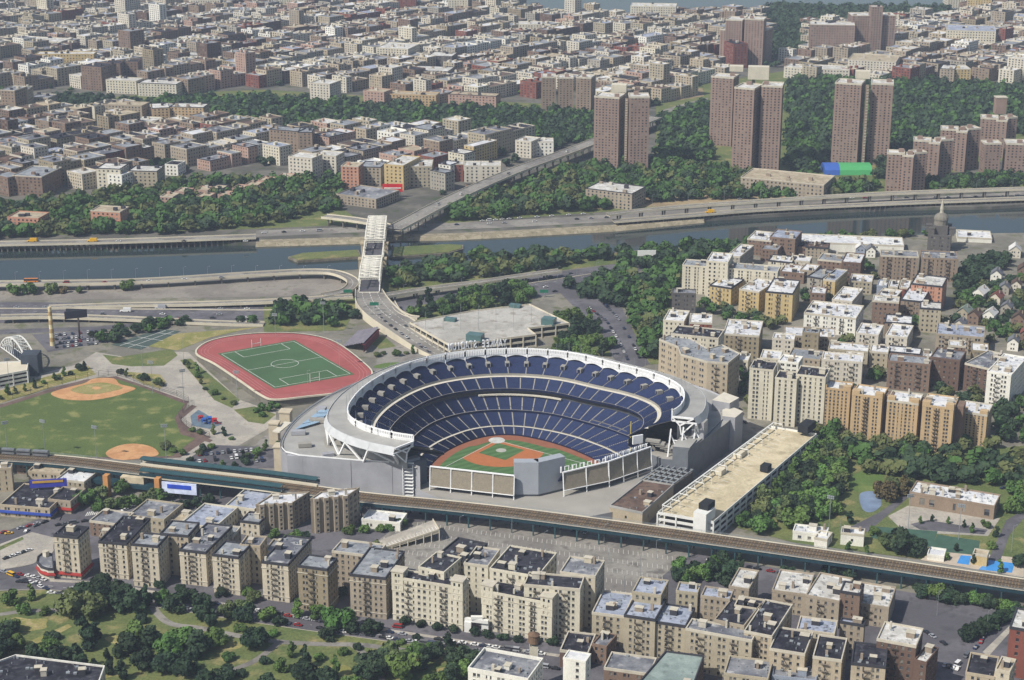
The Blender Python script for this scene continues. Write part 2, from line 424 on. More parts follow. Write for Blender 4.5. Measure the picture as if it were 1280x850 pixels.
def lift(z): NP[0] += 1; return z + NP[0] * .003
def patch(name, m, z, pts, curve=False):
    z = lift(z); P = px(pts, z)
    if curve: P = smooth(P, 5, True)
    b = MB(); b.face(P if area(P) > 0 else P[::-1]); return struct(b, name, m)
def ribbon(name, m, z, pts, wd, parent=None, k=6):
    z = lift(z) if parent is None else z
    C = smooth(px(pts, z), k); b = MB(); A = side(C, wd / 2); B_ = side(C, -wd / 2); b.strip(B_, A)
    if parent is None: return struct(b, name, m)
    return b.build(name, m, parent)
def kerb(z, pts):
    z = lift(z)
    C = smooth(px(pts, z), 4); b = MB()
    A = side(C, .15); B_ = side(C, -.15); up = lambda L: [p + Vector((0, 0, .14)) for p in L]
    b.strip(up(B_), up(A)); b.strip(B_, up(B_)); b.strip(up(A), A); return struct(b, 'kerb', concrete)
def dashes(z, pts, wd=.25, on=3.0, off=6.0, m=line_white, name='lane_marking'):
    z = lift(z); C = smooth(px(pts, z), 8); b = MB(); acc = 0.0
    for i in range(len(C) - 1):
        p, q = C[i], C[i + 1]; L = (q - p).length; d = (q - p).normalized(); nn = Vector((-d.y, d.x, 0)) * wd / 2; s = (-acc) % (on + off)
        while s < L:
            e = min(L, s + on); a, c = p + d * s, p + d * e; b.face([a - nn, c - nn, c + nn, a + nn]); s += on + off
        acc += L
    if b.f: return struct(b, name, m)

WATER_Z = -3.0
far_bank = [(-900, 312), (-200, 306), (0, 303), (320, 303), (455, 299), (497, 296), (560, 295), (640, 291), (767, 284), (880, 273), (960, 268), (1100, 260), (1240, 258), (1330, 252), (1700, 240), (2600, 220)]
near_bank = [(-900, 356), (0, 350), (160, 348), (320, 341), (445, 337), (490, 331), (585, 326), (640, 322), (747, 316), (855, 309), (945, 303), (1005, 300), (1100, 295), (1197, 292), (1280, 291), (1700, 280), (2600, 262)]
ground_far = mix_mat('city ground', '56554f', '6a6760', .02, c3='454f38', s3=3)
b = MB(); F_ = px(far_bank); top = [Vector(p + (0,)) for p in ((-6000, 4200), (0, 4200), (10, 2960), (90, 2930), (300, 2950), (500, 3010), (760, 2900), (830, 2960), (880, 4200), (6000, 4200))][::-1]
b.face(F_ + top); b.strip([Vector((p.x, p.y - .3, WATER_Z - 3)) for p in F_], F_); struct(b, 'ground', ground_far)
ground_near = mix_mat('bronx ground', '6f6c63', '7f7b70', .03, c3='5d6146', s3=3)
b = MB(); N_ = px(near_bank); b.face([Vector((-6000, -400, 0)), Vector((6000, -400, 0))] + N_[::-1]); b.strip(N_, [Vector((p.x, p.y + .3, WATER_Z - 3)) for p in N_]); struct(b, 'ground', ground_near)
wm = mat('river water', (.022, .034, .034), rough=.06, var=.12, scale=.01, fine=.0, spec=.4)
t_ = wm.node_tree; n_ = t_.nodes.new('ShaderNodeTexNoise'); n_.inputs['Scale'].default_value = .35; n_.inputs['Detail'].default_value = 6
bp_ = t_.nodes.new('ShaderNodeBump'); bp_.inputs['Strength'].default_value = .06; bp_.inputs['Distance'].default_value = .25
tc_ = [n for n in t_.nodes if n.type == 'TEX_COORD'][0]; t_.links.new(tc_.outputs['Object'], n_.inputs[0]); t_.links.new(n_.outputs[0], bp_.inputs['Height']); t_.links.new(bp_.outputs[0], t_.nodes['Principled BSDF'].inputs['Normal'])
b = MB(); b.face([(-9000, -600, WATER_Z), (9000, -600, WATER_Z), (9000, 14000, WATER_Z), (-9000, 14000, WATER_Z)]); struct(b, 'river_water', wm)
# far shore of the wide river beyond the city
b = MB(); b.prism([(-8000, 4700), (8000, 4700), (8000, 9000), (-8000, 9000)], WATER_Z, 60); struct(b, 'hills', mat('far shore woods', '46523e', var=.3, scale=.01))

# low islands at the swing pier
rock = mix_mat('rubble bank', '7d776a', '686254', .15, c3='56523f', s3=3, fine=.25)
for pts in ([(360, 321), (378, 316), (448, 312), (452, 321), (372, 326)], [(488, 320), (490, 309), (560, 305), (579, 306), (579, 311), (562, 316), (492, 321)]):
    P = px(pts, -1.0); b = MB(); b.prism(P, WATER_Z - 1, -1.6, top=False, bottom=False); struct(b, 'island', rock)
    b = MB(); b.prism(P, -1.6, -1.0, bottom=False); I = offset_poly(ccw(P), 1.6); o = struct(b, 'island', rock)
    b = MB(); b.prism([(p.x, p.y) for p in I], -1.0, -.5, bottom=False); struct(b, 'island_grass', grass)
# bank strips of stone
for pts, y2 in ((far_bank[3:10], 2.2), ):
    P = px(pts); b = MB(); b.strip([Vector((p.x, p.y - 5, WATER_Z)) for p in P], [Vector((p.x, p.y, .05)) for p in P]); b.strip([Vector((p.x, p.y, .05)) for p in P], [Vector((p.x, p.y + 9, .06)) for p in P]); struct(b, 'river_bank', mix_mat('stone bank', '9a907c', '857c68', .15, c3='6d6a55', s3=3))
P = px(near_bank[1:]); b = MB(); b.strip([Vector((p.x, p.y + 3, WATER_Z)) for p in P], [Vector((p.x, p.y, .05)) for p in P]); struct(b, 'river_bank', rock)

Z1, Z2, Z3, Z4 = .03, .06, .09, .12
ROADS2 = 1
# ---- Manhattan side
patch('road', asphalt_pale, Z1, [(320, 296), (455, 290), (500, 289), (640, 284), (767, 277), (767, 268), (640, 275), (500, 281), (455, 283), (320, 288)])
patch('road', asphalt_pale, Z1, [(767, 277), (960, 263), (1280, 247), (1280, 240), (960, 255), (767, 268)])
patch('park_grass', grass, Z1, [(0, 296), (320, 286), (455, 280), (430, 262), (330, 262), (180, 262), (0, 262)])
patch('park_grass', grass, Z1, [(545, 275), (600, 245), (745, 200), (900, 210), (1110, 225), (1280, 215), (1280, 235), (960, 250), (767, 264), (560, 279)])
patch('park_grass', dirt, Z2, [(730, 262), (745, 245), (830, 247), (900, 240), (1000, 240), (1000, 246), (860, 256)])
patch('park_grass', grass, Z1, [(-100, 140), (180, 118), (330, 112), (460, 120), (740, 132), (745, 178), (620, 182), (430, 168), (330, 168), (180, 142), (-100, 170)])
patch('park_grass', grass, Z1, [(820, 215), (820, 120), (880, 105), (985, 88), (1125, 98), (1300, 105), (1300, 190), (1110, 235), (985, 225)])
patch('road', asphalt_pale, Z2, [(817, 150), (830, 137), (860, 128), (885, 122), (885, 128), (850, 138), (826, 158)])
patch('earth_yard', dirt, Z2, [(812, 120), (835, 113), (878, 110), (880, 120), (845, 126), (818, 130)])
# ---- Bronx side
patch('gravel_lot', mix_mat('bare lot', '7b756f', '8a847b', .03, c3='6e6a60', s3=4), Z1, [(0, 358), (160, 356), (320, 347), (400, 344), (436, 352), (430, 364), (380, 370), (0, 376)])
patch('road', asphalt, Z2, [(-30, 377), (330, 381), (440, 378), (520, 371), (600, 358), (660, 345), (775, 329), (850, 321), (850, 330), (800, 338), (780, 352), (700, 366), (640, 376), (560, 384), (440, 395), (330, 400), (-30, 404)])
for pts in ([(0, 382), (200, 383), (330, 385), (440, 383)], [(0, 389), (200, 390), (330, 391), (440, 388)], [(600, 363), (660, 352), (775, 334)], [(600, 368), (660, 357), (775, 339)], [(620, 372), (680, 362), (780, 346)]): dashes(Z3, pts)
for pts in ([(0, 386), (200, 387), (330, 388), (440, 386)], [(590, 366), (660, 355), (778, 337)]):
    C = smooth(px(pts, Z2)); b = MB(); A = side(C, .3); B_ = side(C, -.3); up = lambda L: [p + Vector((0, 0, .8)) for p in L]
    b.strip(B_, up(B_)); b.strip(up(B_), up(A)); b.strip(up(A), A); struct(b, 'road_barrier', conc_pale)
patch('yard', ground_near, Z1, [(0, 404), (330, 400), (330, 412), (210, 418), (100, 440), (0, 450)])
patch('road', asphalt, Z2, [(700, 366), (770, 345), (775, 380), (790, 410), (812, 455), (780, 465), (765, 445), (745, 402), (722, 388)])
patch('road', asphalt_pale, Z1, [(480, 415), (520, 435), (560, 448), (700, 448), (780, 455), (850, 475), (920, 515), (960, 540), (1000, 545), (1000, 560), (930, 560), (900, 590), (820, 645), (740, 645), (560, 640), (380, 612), (340, 590), (300, 575), (330, 545), (380, 520), (430, 480), (470, 455)])
patch('plaza', paving, Z1, [(0, 480), (40, 470), (95, 456), (120, 440), (150, 445), (200, 455), (215, 440), (235, 440), (300, 500), (345, 515), (345, 530), (300, 556), (240, 580), (200, 575), (235, 545), (222, 525), (240, 508), (170, 478), (130, 470), (60, 485), (0, 500)])
patch('park_grass', grass_dry, Z2, [(0, 488), (60, 470), (110, 457), (120, 468), (60, 485), (0, 504)])
patch('park_grass', grass, Z2, [(128, 443), (150, 446), (215, 436), (222, 444), (205, 457), (165, 458), (140, 455)])
patch('park_grass', grass_dry, Z2, [(210, 418), (330, 408), (300, 413), (262, 422), (232, 434), (222, 438), (180, 432)])
patch('park_grass', grass, Z2, [(225, 450), (238, 448), (300, 500), (290, 510), (268, 500)])
patch('park_grass', grass, Z2, [(292, 512), (318, 508), (345, 518), (330, 530), (310, 527)])
patch('park_grass', grass_dry, Z2, [(150, 464), (200, 468), (208, 478), (200, 486), (180, 480)])
patch('ballfield', clay_dk, Z2, [(0, 506), (70, 484), (108, 474), (145, 470), (180, 482), (236, 502), (224, 523), (240, 538), (264, 546), (225, 572), (0, 576)])
patch('ballfield_grass', mix_mat('ballfield turf', '48592f', '5d6a3a', .018, lo=.3, hi=.7, c3='7b7c4c', s3=4, fine=.18), Z3, [(0, 510), (60, 491), (110, 477), (147, 474), (180, 485), (231, 505), (219, 521), (230, 537), (248, 545), (215, 570), (0, 573)])
patch('infield', clay, Z4, [(64, 491), (72, 497), (90, 500), (115, 500), (140, 496), (160, 490), (169, 485), (150, 480), (142, 473), (118, 473), (105, 479), (85, 484)], curve=True)
patch('infield_grass', grass_dry, Z4 + .03, [(88, 487), (124, 478), (153, 484), (140, 489), (112, 493)], curve=True)
patch('infield', clay, Z4 + .06, [(115, 485), (120, 483), (127, 485), (120, 487)], curve=True)
patch('infield', clay, Z4, [(132, 567), (145, 558), (165, 554.5), (185, 557), (196, 563), (194, 570), (150, 575)], curve=True)
patch('playground', mat('playground rubber', '5f6f7c', var=.2), Z3, [(238, 520), (248, 512), (278, 530), (262, 536), (240, 532)])
patch('path', clay_dk, Z3, [(218, 522), (240, 506), (246, 508), (226, 524), (236, 540), (266, 550), (262, 553), (226, 543)])
patch('parking_lot', asphalt, Z2, [(225, 580), (262, 556), (320, 558), (345, 562), (345, 585), (300, 585)])
patch('parking_lot', asphalt, Z2, [(40, 418), (125, 412), (130, 428), (60, 440)])
patch('tennis_courts', mat('green court', '46544f', var=.15), Z3, [(138, 431), (200, 411), (226, 414), (176, 437)])
for pts in ([(150, 432), (207, 413)], [(160, 434.5), (217, 414)], [(152, 428), (186, 434)], [(172, 421), (204, 426)], [(190, 415.5), (219, 418)]): ribbon('court_line', line_white, Z4, pts, .5)
patch('park_grass', grass_lawn, Z2, [(466, 459), (480, 454), (500, 453), (506, 457), (490, 461)], curve=True)
patch('park_grass', grass, Z2, [(455, 425), (480, 420), (495, 433), (475, 436)])
patch('park_grass', grass, Z1, [(445, 385), (445, 372), (330, 378), (330, 415), (430, 413)])
patch('park_grass', grass, Z1, [(500, 395), (520, 383), (590, 366), (660, 352), (665, 378), (540, 398), (515, 402)])
patch('park_grass', grass, Z1, [(480, 364), (480, 338), (560, 328), (747, 318), (900, 306), (940, 302), (880, 325), (845, 330), (775, 329), (640, 345), (560, 360)])
patch('park_grass', grass, Z1, [(720, 388), (745, 402), (765, 445), (700, 447), (690, 420)])
patch('park_grass', grass, Z1, [(775, 352), (850, 330), (850, 370), (845, 420), (825, 455), (812, 455), (790, 410)])
patch('road', asphalt, Z2, [(0, 412), (120, 408), (225, 399), (232, 402), (130, 412), (0, 418)])
# crossings at the left junction
for u0 in (62, 110):
    for k in range(7): ribbon('crosswalk_bar', line_white, Z3, [(u0 + k * 2.6, 640 - k * .4 + (8 if u0 < 100 else 0)), (u0 + k * 2.6 - 3, 645 - k * .4 + (8 if u0 < 100 else 0))], .6)
# right-hand park
patch('park_grass', grass, Z1, [(905, 655), (960, 590), (1022, 548), (1040, 540), (1250, 560), (1300, 555), (1300, 720), (1200, 705), (1000, 680)])
patch('lawn', grass_lawn, Z2, [(1055, 603), (1075, 590), (1105, 588), (1103, 605), (1115, 615), (1090, 618), (1065, 612)], curve=True)
patch('splash_pad', mat('blue grey rubber', '6f7f96', var=.25, scale=.1), Z3, [(1075, 617), (1095, 615), (1102, 630), (1090, 640), (1078, 636)], curve=True)
patch('path', asphalt, Z3, [(1060, 660), (1100, 640), (1135, 615), (1140, 618), (1108, 645), (1085, 665)])
patch('path', asphalt, Z3, [(1235, 700), (1258, 650), (1275, 640), (1282, 645), (1262, 668), (1250, 702)])
patch('plaza', paving, Z2, [(1110, 645), (1135, 632), (1250, 648), (1235, 670), (1130, 665)])
patch('path', asphalt, Z3, [(1138, 655), (1160, 650), (1235, 662), (1230, 668), (1150, 662)])
patch('tennis_courts', mat('court green', '3f5a4c', var=.15), Z3, [(1088, 672), (1095, 658), (1172, 664), (1165, 684)])
patch('tennis_courts', mat('court green', '3f5a4c', var=.15), Z3, [(1162, 688), (1172, 668), (1225, 676), (1222, 694)])
patch('pool_deck', mat('pool deck', 'b3a796', var=.1), Z2, [(1150, 700), (1170, 686), (1280, 698), (1280, 722), (1200, 708)])
pool_w = mat('pool water', (.05, .26, .62), rough=.15, var=.1, spec=.6)
patch('pool_water', pool_w, Z3, [(1196, 704), (1201, 694), (1214, 695), (1211, 706)])
patch('pool_water', pool_w, Z3, [(1223, 712), (1235, 700), (1268, 704), (1265, 716)])
# foreground streets
patch('road', asphalt, Z1, [(-60, 690), (70, 640), (150, 630), (230, 600), (300, 575), (380, 612), (450, 630), (640, 650), (860, 690), (1300, 770), (1300, 900), (-60, 900)])
patch('plaza', paving, Z2, [(0, 680), (40, 665), (68, 672), (66, 690), (40, 705), (0, 712)])
patch('park_grass', grass, Z2, [(-40, 700), (28, 671), (30, 674), (-40, 706)])
kerb(Z2, [(0, 712), (40, 705), (66, 690), (68, 672)])
PARK = [(-40, 740), (60, 737), (128, 748), (190, 758), (330, 780), (450, 797), (600, 817), (675, 831), (640, 862), (620, 900), (-60, 900)]
patch('park_grass', grass, Z2, PARK); kerb(Z2, PARK[:8])
patch('pavement', paving, Z2, [(62, 724), (130, 727), (190, 738), (330, 762), (450, 781), (600, 803), (700, 818), (698, 821), (598, 806), (450, 784), (330, 765), (190, 741), (130, 730), (62, 727)])
kerb(Z2 , [(62, 727), (130, 730), (190, 741), (330, 765), (450, 784), (600, 806), (698, 821)])
dashes(Z2, [(60, 732), (190, 749), (330, 772), (450, 790), (600, 811), (690, 826)])
patch('worn_path', grass_dry, Z2, [(0, 818), (40, 800), (85, 780), (90, 783), (50, 805), (20, 850), (0, 850)])
for c in ((30, 780, 30, 9), (150, 800, 22, 6), (280, 806, 20, 7), (110, 845, 26, 6), (420, 838, 26, 7), (560, 840, 18, 6)):
    patch('dry_lawn', grass_dry, Z2, [(c[0] + c[2] * math.cos(a) * R.uniform(.7, 1.2), c[1] + c[3] * math.sin(a) * R.uniform(.7, 1.2)) for a in [k * .7 for k in range(9)]], curve=True)
for pts, wd in (([(188, 752), (198, 768), (215, 780), (250, 785), (300, 795), (350, 802), (400, 805), (450, 806), (500, 812), (560, 818)], 5), ([(350, 802), (320, 825), (290, 838), (240, 862)], 4.5), ([(0, 768), (30, 764), (75, 762), (110, 758)], 4.5), ([(250, 838), (262, 850), (275, 870)], 4), ([(440, 806), (470, 830), (480, 860)], 4)): ribbon('path', asphalt_pale, Z3, pts, wd * .85)
patch('parking_lot', asphalt, Z2, [(1110, 750), (1150, 745), (1270, 760), (1210, 790), (1195, 830), (1175, 840), (1110, 800)])
patch('pavement', paving, Z2, [(1228, 815), (1262, 782), (1268, 784), (1236, 820)])
# big worn parking deck in front of the railway
LOT = [(440, 700), (500, 655), (545, 650), (640, 652), (760, 672), (868, 690), (838, 712), (790, 750), (740, 790), (560, 760)]
patch('parking_lot', asphalt_pale, Z2, LOT)
zl_ = lift(Z3); A_ = G(620, 660, zl_); B_ = G(860, 692, zl_); dd = (B_ - A_).normalized(); nn_ = Vector((dd.y, -dd.x, 0)); b = MB()
for r_ in range(9):
    for k in range(70):
        p = A_ + dd * (k * 2.8 - 60) + nn_ * (6 + r_ * 12.5); a = p + dd * .9 ; q = p + nn_ * 5
        uv_ = PJ(p)
        if inside(uv_[0], uv_[1], LOT): b.face([p, p + dd * .35, q + dd * 1.65, q + dd * 1.3][::-1])
struct(b, 'parking_stall_lines', mat('faded paint', 'b0ada6', var=.1))
# ---------------------------------------------------------------- viaducts, bridge, railway
def viaduct(name, z, pts, wd, label, group=None, col_every=14, deckm=None, zb=0.0, par=.9, colw=1.2, cols=True, parm=None, dash=True, thick=1.3, z1=None, shed=0):
    C = smooth(px(pts, z), 6)
    if z1 is not None:
        P2 = [G(u, v, z + (z1 - z) * i / (len(pts) - 1)) for i, (u, v) in enumerate(pts)]; C = smooth(P2, 6)
    root = empty(name, (C[0].x, C[0].y, 0)); dz = Vector((0, 0, 1))
    L_, R_ = side(C, wd / 2), side(C, -wd / 2); b = MB(); b.strip(R_, L_); b.build('road_deck', deckm or asphalt_pale, root)
    b = MB(); lo = lambda q: [p - dz * thick for p in q]; b.strip(lo(R_), R_); b.strip(L_, lo(L_)); b.strip(lo(L_), lo(R_)); b.build('girder', parm or conc_pale, root)
    for s in (1, -1):
        E = side(C, s * (wd / 2 - .02)); I = side(C, s * (wd / 2 - .4)); b = MB(); up = lambda q: [p + dz * par for p in q]
        if s > 0: b.strip(up(I), up(E)); b.strip(I, up(I)); b.strip(up(E), E)
        else: b.strip(up(E), up(I)); b.strip(E, up(E)); b.strip(up(I), I)
        b.build('parapet', parm or conc_pale, root)
    if dash:
        b = MB(); acc = 0
        for i in range(0, len(C) - 1):
            p, q = C[i], C[i + 1]; d = (q - p); Ls = d.length; d.normalize(); nn = Vector((-d.y, d.x, 0)) * .15; s = 0
            while s < Ls: a = p + d * s + dz * .04; e = p + d * min(Ls, s + 3) + dz * .04; b.face([a - nn, e - nn, e + nn, a + nn]); s += 9
        b.build('lane_marking', line_white, root, stuff=True)
    if cols:
        acc = 0; last = -col_every / 2
        for i in range(len(C) - 1):
            p, q = C[i], C[i + 1]; Ls = (q - p).length; d = (q - p).normalized(); nn = Vector((-d.y, d.x, 0))
            while last + col_every <= acc + Ls:
                last += col_every; c = p + d * (last - acc); b = MB()
                for s in ((-.32, .32) if wd > 7 else (0,)):
                    e = c + nn * wd * s; b.box((e.x, e.y, (zb + c.z - thick) / 2), (colw, colw, c.z - thick - zb), math.atan2(d.y, d.x))
                b.box((c.x, c.y, c.z - thick - .5), (colw * 1.1, wd * .92, .9), math.atan2(d.y, d.x)); b.build('column', parm or conc_dk, root)
            acc += Ls
    if label: tag(root, label, 'viaduct', group)
    return root
viaduct('highway_viaduct', 3.5, [(-60, 306), (0, 304.5), (160, 301), (320, 295.5)], 13, 'long pale riverside highway deck on dark piles at the far left bank', 'elevated roads', col_every=5.2, zb=WATER_Z - 1, colw=1.1, thick=.9)
viaduct('highway_viaduct', 3.5, [(767, 276.5), (880, 267.5), (960, 261.5), (1120, 254), (1280, 248), (1330, 246)], 9.5, 'lower riverside highway deck on short piles below the upper roadway', 'elevated roads', col_every=5.2, zb=WATER_Z - 1, colw=1.1, thick=.9)
viaduct('highway_viaduct', 9, [(760, 268), (800, 263), (860, 257.5), (960, 250.5), (1100, 242), (1280, 235.5), (1330, 234)], 8, 'upper highway viaduct on tall columns along the far riverbank', 'elevated roads', col_every=24)
viaduct('road_viaduct', 12, [(492, 286), (515, 274), (545, 258), (600, 232), (650, 211), (700, 193), (745, 176), (790, 158), (820, 146)], 17, 'long straight street viaduct climbing from the white bridge past the towers', 'elevated roads', col_every=16, colw=.9)
viaduct('road_viaduct', 8, [(488, 284), (470, 279), (440, 274), (405, 270)], 12, 'short curved ramp at the far end of the white bridge', 'elevated roads', col_every=16)
viaduct('road_viaduct', 6, [(-40, 354), (0, 354), (160, 351.5), (320, 342), (380, 339), (415, 340), (436, 347), (441, 355), (430, 364), (405, 369)], 10, 'cream concrete ramp looping along the near riverbank', 'elevated roads', col_every=22)
viaduct('road_viaduct', 6, [(441, 370), (380, 374), (320, 377), (240, 379.5), (150, 381), (60, 384)], 8, 'cream approach ramp left of the bridge end', 'elevated roads', col_every=20, z1=.9)
viaduct('road_viaduct', 6, [(478, 370), (520, 363), (560, 357.5), (600, 352.5), (650, 345), (700, 338)], 8, 'cream approach ramp right of the bridge end', 'elevated roads', col_every=20)
viaduct('road_viaduct', 5, [(0, 396), (60, 395), (130, 397), (200, 400), (260, 403), (330, 405)], 8, 'low grey road bridge beside the billboard', 'elevated roads', col_every=20, z1=1.0)
# widening approach of the bridge
zq = 7.0
Lq = [(444, 362), (445, 378), (458, 394), (485, 413), (520, 436), (545, 448)]; Rq = [(478, 362), (488, 376), (505, 392), (532, 410), (562, 430), (590, 446)]
zz = [7, 6.6, 6, 5, 3, .4]
root = empty('bridge_approach', G(460, 380, 0))
Lw = smooth([G(u, v, z) for (u, v), z in zip(Lq, zz)]); Rw = smooth([G(u, v, z) for (u, v), z in zip(Rq, zz)])
b = MB(); b.strip(Lw, Rw); b.build('road_deck', asphalt_pale, root)
b = MB(); dn = lambda q: [Vector((p.x, p.y, -.5)) for p in q]; up = lambda q: [p + Vector((0, 0, .9)) for p in q]
b.strip(dn(Lw), Lw); b.strip(Rw, dn(Rw)); b.build('retaining_wall', conc_pale, root)
for q, s in ((Lw, 1), (Rw, -1)): 
    b = MB(); I = [p + Vector((.5 * s, 0, 0)) for p in q]; b.strip(up(q), up(I)); b.strip(I, up(I)); b.strip(q, up(q)); b.build('parapet', conc_pale, root)
b = MB()
for t in (.25, .5, .75):
    for i in range(0, len(Lw) - 1):
        p = Lw[i].lerp(Rw[i], t); q = Lw[i + 1].lerp(Rw[i + 1], t); q = p.lerp(q, .6); b.beam(p + Vector((0, 0, .05)), q + Vector((0, 0, .05)), .3 if t != .5 else .5, .04)
b.build('lane_marking', line_white, root, stuff=True)
tag(root, 'wide grey road approach fanning from the white truss bridge', 'road ramp')
viaduct('road_viaduct', 5.5, [(490, 377), (497, 388), (510, 395), (523, 397)], 5, 'small side ramp curling off the bridge approach', None, cols=False, dash=False)

# ---- steel truss bridge
bz = 8.0; wh_steel = mat('white painted steel', 'e0dccf', rough=.6, var=.12, scale=.3)
nA, nB = G(445, 364, bz), G(478, 364, bz); fA, fB = G(455, 283, bz), G(490, 283, bz)
nc = (nA + nB) / 2; fc = (fA + fB) / 2; ax = (fc - nc); LB = ax.length; ax.normalize(); cr = Vector((ax.y, -ax.x, 0)); bw = 16.0
root = empty('truss_bridge', (nc.x, nc.y, 0)); tag(root, 'white steel truss swing bridge crossing the river', 'bridge')
ext = Vector((0, 0, 0))
b = MB(); Lq = nc - cr * bw / 2; Rq = nc + cr * bw / 2; L2 = fc - cr * bw / 2; R2 = fc + cr * bw / 2
b.face([Lq, Rq, R2, L2]); b.build('road_deck', mat('dark bridge deck', '55545a', var=.12), root)
b = MB()
for s in (-1, 1): b.beam(nc + cr * s * bw / 2 - Vector((0, 0, .9)), fc + cr * s * bw / 2 - Vector((0, 0, .9)), .5, 1.6)
for k in range(24): c = nc + ax * LB * k / 23; b.beam(c - cr * bw / 2 - Vector((0, 0, 1)), c + cr * bw / 2 - Vector((0, 0, 1)), .5, 1)
b.build('floor_beam', wh_steel, root, stuff=True)
def truss_span(t0, t1, hh, panels, topdense):
    P0 = nc + ax * LB * t0; P1 = nc + ax * LB * t1; ttl = (P1 - P0).length
    for s in (-1, 1):
        o = cr * s * (bw / 2 + .3); m = MB(); up_ = Vector((0, 0, 1)); pts = []
        for k in range(panels + 1):
            t = k / panels; h_ = hh(t) if callable(hh) else hh; pts.append((P0 + ax * ttl * t + o, P0 + ax * ttl * t + o + up_ * h_))
        for k in range(panels + 1):
            a, c = pts[k]; 
            if 0 < k < panels: m.beam(a, c, .55)
            if k < panels:
                a2, c2 = pts[k + 1]
                if 0 < k < panels - 1 or callable(hh): m.beam(c, c2, .8, .8)
                m.beam(a, a2, .7, .8)
                if k == 0 and not callable(hh): m.beam(a, c2, .9)
                elif k == panels - 1 and not callable(hh): m.beam(c, a2, .9)
                else:
                    (m.beam(a, c2, .45) if k < panels / 2 else m.beam(c, a2, .45)); m.beam(c, a2, .3) if k < panels / 2 else m.beam(a, c2, .3)
        m.build('side_truss', wh_steel, root)
    for k in range(0 if callable(hh) else 1, panels + (1 if callable(hh) else 0)):
        t = k / panels; h_ = hh(t) if callable(hh) else hh
        if topdense(t):
            c = P0 + ax * ttl * t + Vector((0, 0, h_)); m = MB(); m.beam(c - cr * bw / 2, c + cr * bw / 2, 1.3, .7); m.beam(c - cr * bw / 2 - Vector((0, 0, 1.6)), c + cr * bw / 2 - Vector((0, 0, 1.6)), .4)
            for q in range(8): x = -bw / 2 + bw * q / 8; m.beam(c + cr * x, c + cr * (x + bw / 16) - Vector((0, 0, 1.6)), .3); m.beam(c + cr * (x + bw / 16) - Vector((0, 0, 1.6)), c + cr * (x + bw / 8), .3)
            t2 = (k + 1) / panels
            if k < panels - (0 if callable(hh) else 1) and topdense(t2):
                c2 = P0 + ax * ttl * t2 + Vector((0, 0, hh(t2) if callable(hh) else hh)); m.beam(c - cr * bw / 2, c2 + cr * bw / 2, .6); m.beam(c + cr * bw / 2, c2 - cr * bw / 2, .6)
                m.beam((c + c2) / 2 - cr * bw / 2, (c + c2) / 2 + cr * bw / 2, .5); m.beam(c, c2, .35); m.beam(c - cr * bw / 4, c2 - cr * bw / 4, .3); m.beam(c + cr * bw / 4, c2 + cr * bw / 4, .3)
            m.build('top_bracing', wh_steel, root)
sw = lambda t: 9 + 5 * math.sin(math.pi * t)
truss_span(.0, .36, lambda t: 8.5 + 2.5 * math.sin(math.pi * min(1, t * 1.2)), 9, lambda t: t > .05)
truss_span(.36, .60, lambda t: 9 , 5, lambda t: t < .05 or t > .9)
truss_span(.60, .99, lambda t: 10.5 + 2 * math.sin(math.pi * t), 9, lambda t: True)
for t in (.36, .60):
    for s in (-1, 1):
        b = MB(); c = nc + ax * LB * t + cr * s * (bw / 2 + 2.2); b.box((c.x, c.y, 5.5), (3.2, 5.5, 17)); b.box((c.x, c.y, 14.6), (4, 6.4, 1.2)); b.build('pier_house', mat('bridge stone', 'a99c82', var=.15), root)
for t in (.02, .3, .48, .66, .97):
    b = MB(); c = nc + ax * LB * t; b.box((c.x, c.y, (WATER_Z - 1 + 6) / 2), (22 if t == .48 else 19, 5 if t != .48 else 16, 6 - WATER_Z), math.atan2(cr.y, cr.x)); b.build('pier', conc_dk, root)

# ---- elevated railway
RZ = 10.0
rail_c = [(-60, 566), (0, 570), (84, 576), (200, 590), (330, 605), (449, 621), (560, 632), (650, 642), (750, 655), (860, 670), (960, 684), (1080, 701), (1180, 716), (1280, 731), (1350, 741)]
RC = smooth(px(rail_c, RZ), 8); RW = 14.5
root = empty('elevated_railway', (G(450, 621, 0))); tag(root, 'long elevated railway with brown tracks on a dark steel viaduct', 'railway')
tie = mat('track sleepers', '94784e', var=.2, scale=.5); deckm = mat('track deck', '4a4034', var=.2)
b = MB(); b.strip(side(RC, -RW / 2), side(RC, RW / 2)); b.build('track_deck', deckm, root)
b = MB(); lo = lambda q, d: [p - Vector((0, 0, d)) for p in q]
for s in (1, -1):
    e = side(RC, s * RW / 2); e2 = side(RC, s * (RW / 2 - .4)); b.strip(lo(e, 2.2) if s < 0 else e, e if s < 0 else lo(e, 2.2))
b.strip(lo(side(RC, RW / 2), 2.2), lo(side(RC, -RW / 2), 2.2)); b.build('girder', teal_dk, root)
for s in (-1, 1):
    e = side(RC, s * (RW / 2 + .5)); b = MB(); b.strip(lo(e, .05), lo(side(RC, s * (RW / 2 - .9)), .05)) if s < 0 else b.strip(lo(side(RC, s * (RW / 2 - .9)), .05), lo(e, .05)); b.v = [(x, y, z + .15) for x, y, z in b.v]
    b.build('walkway', conc_pale, root)
    b = MB(); h0 = lo(e, -.6); h1 = lo(e, -1.2)
    for q in (h0, h1):
        for i in range(len(q) - 1): b.beam(q[i], q[i + 1], .12)
    for i in range(0, len(e)): b.beam(e[i], h1[i], .12)
    b.build('railing', metal_gy, root, stuff=True)
bt = MB(); br = MB()
rail_m = mat('steel rail', '8d8377', rough=.4, metal=.4)
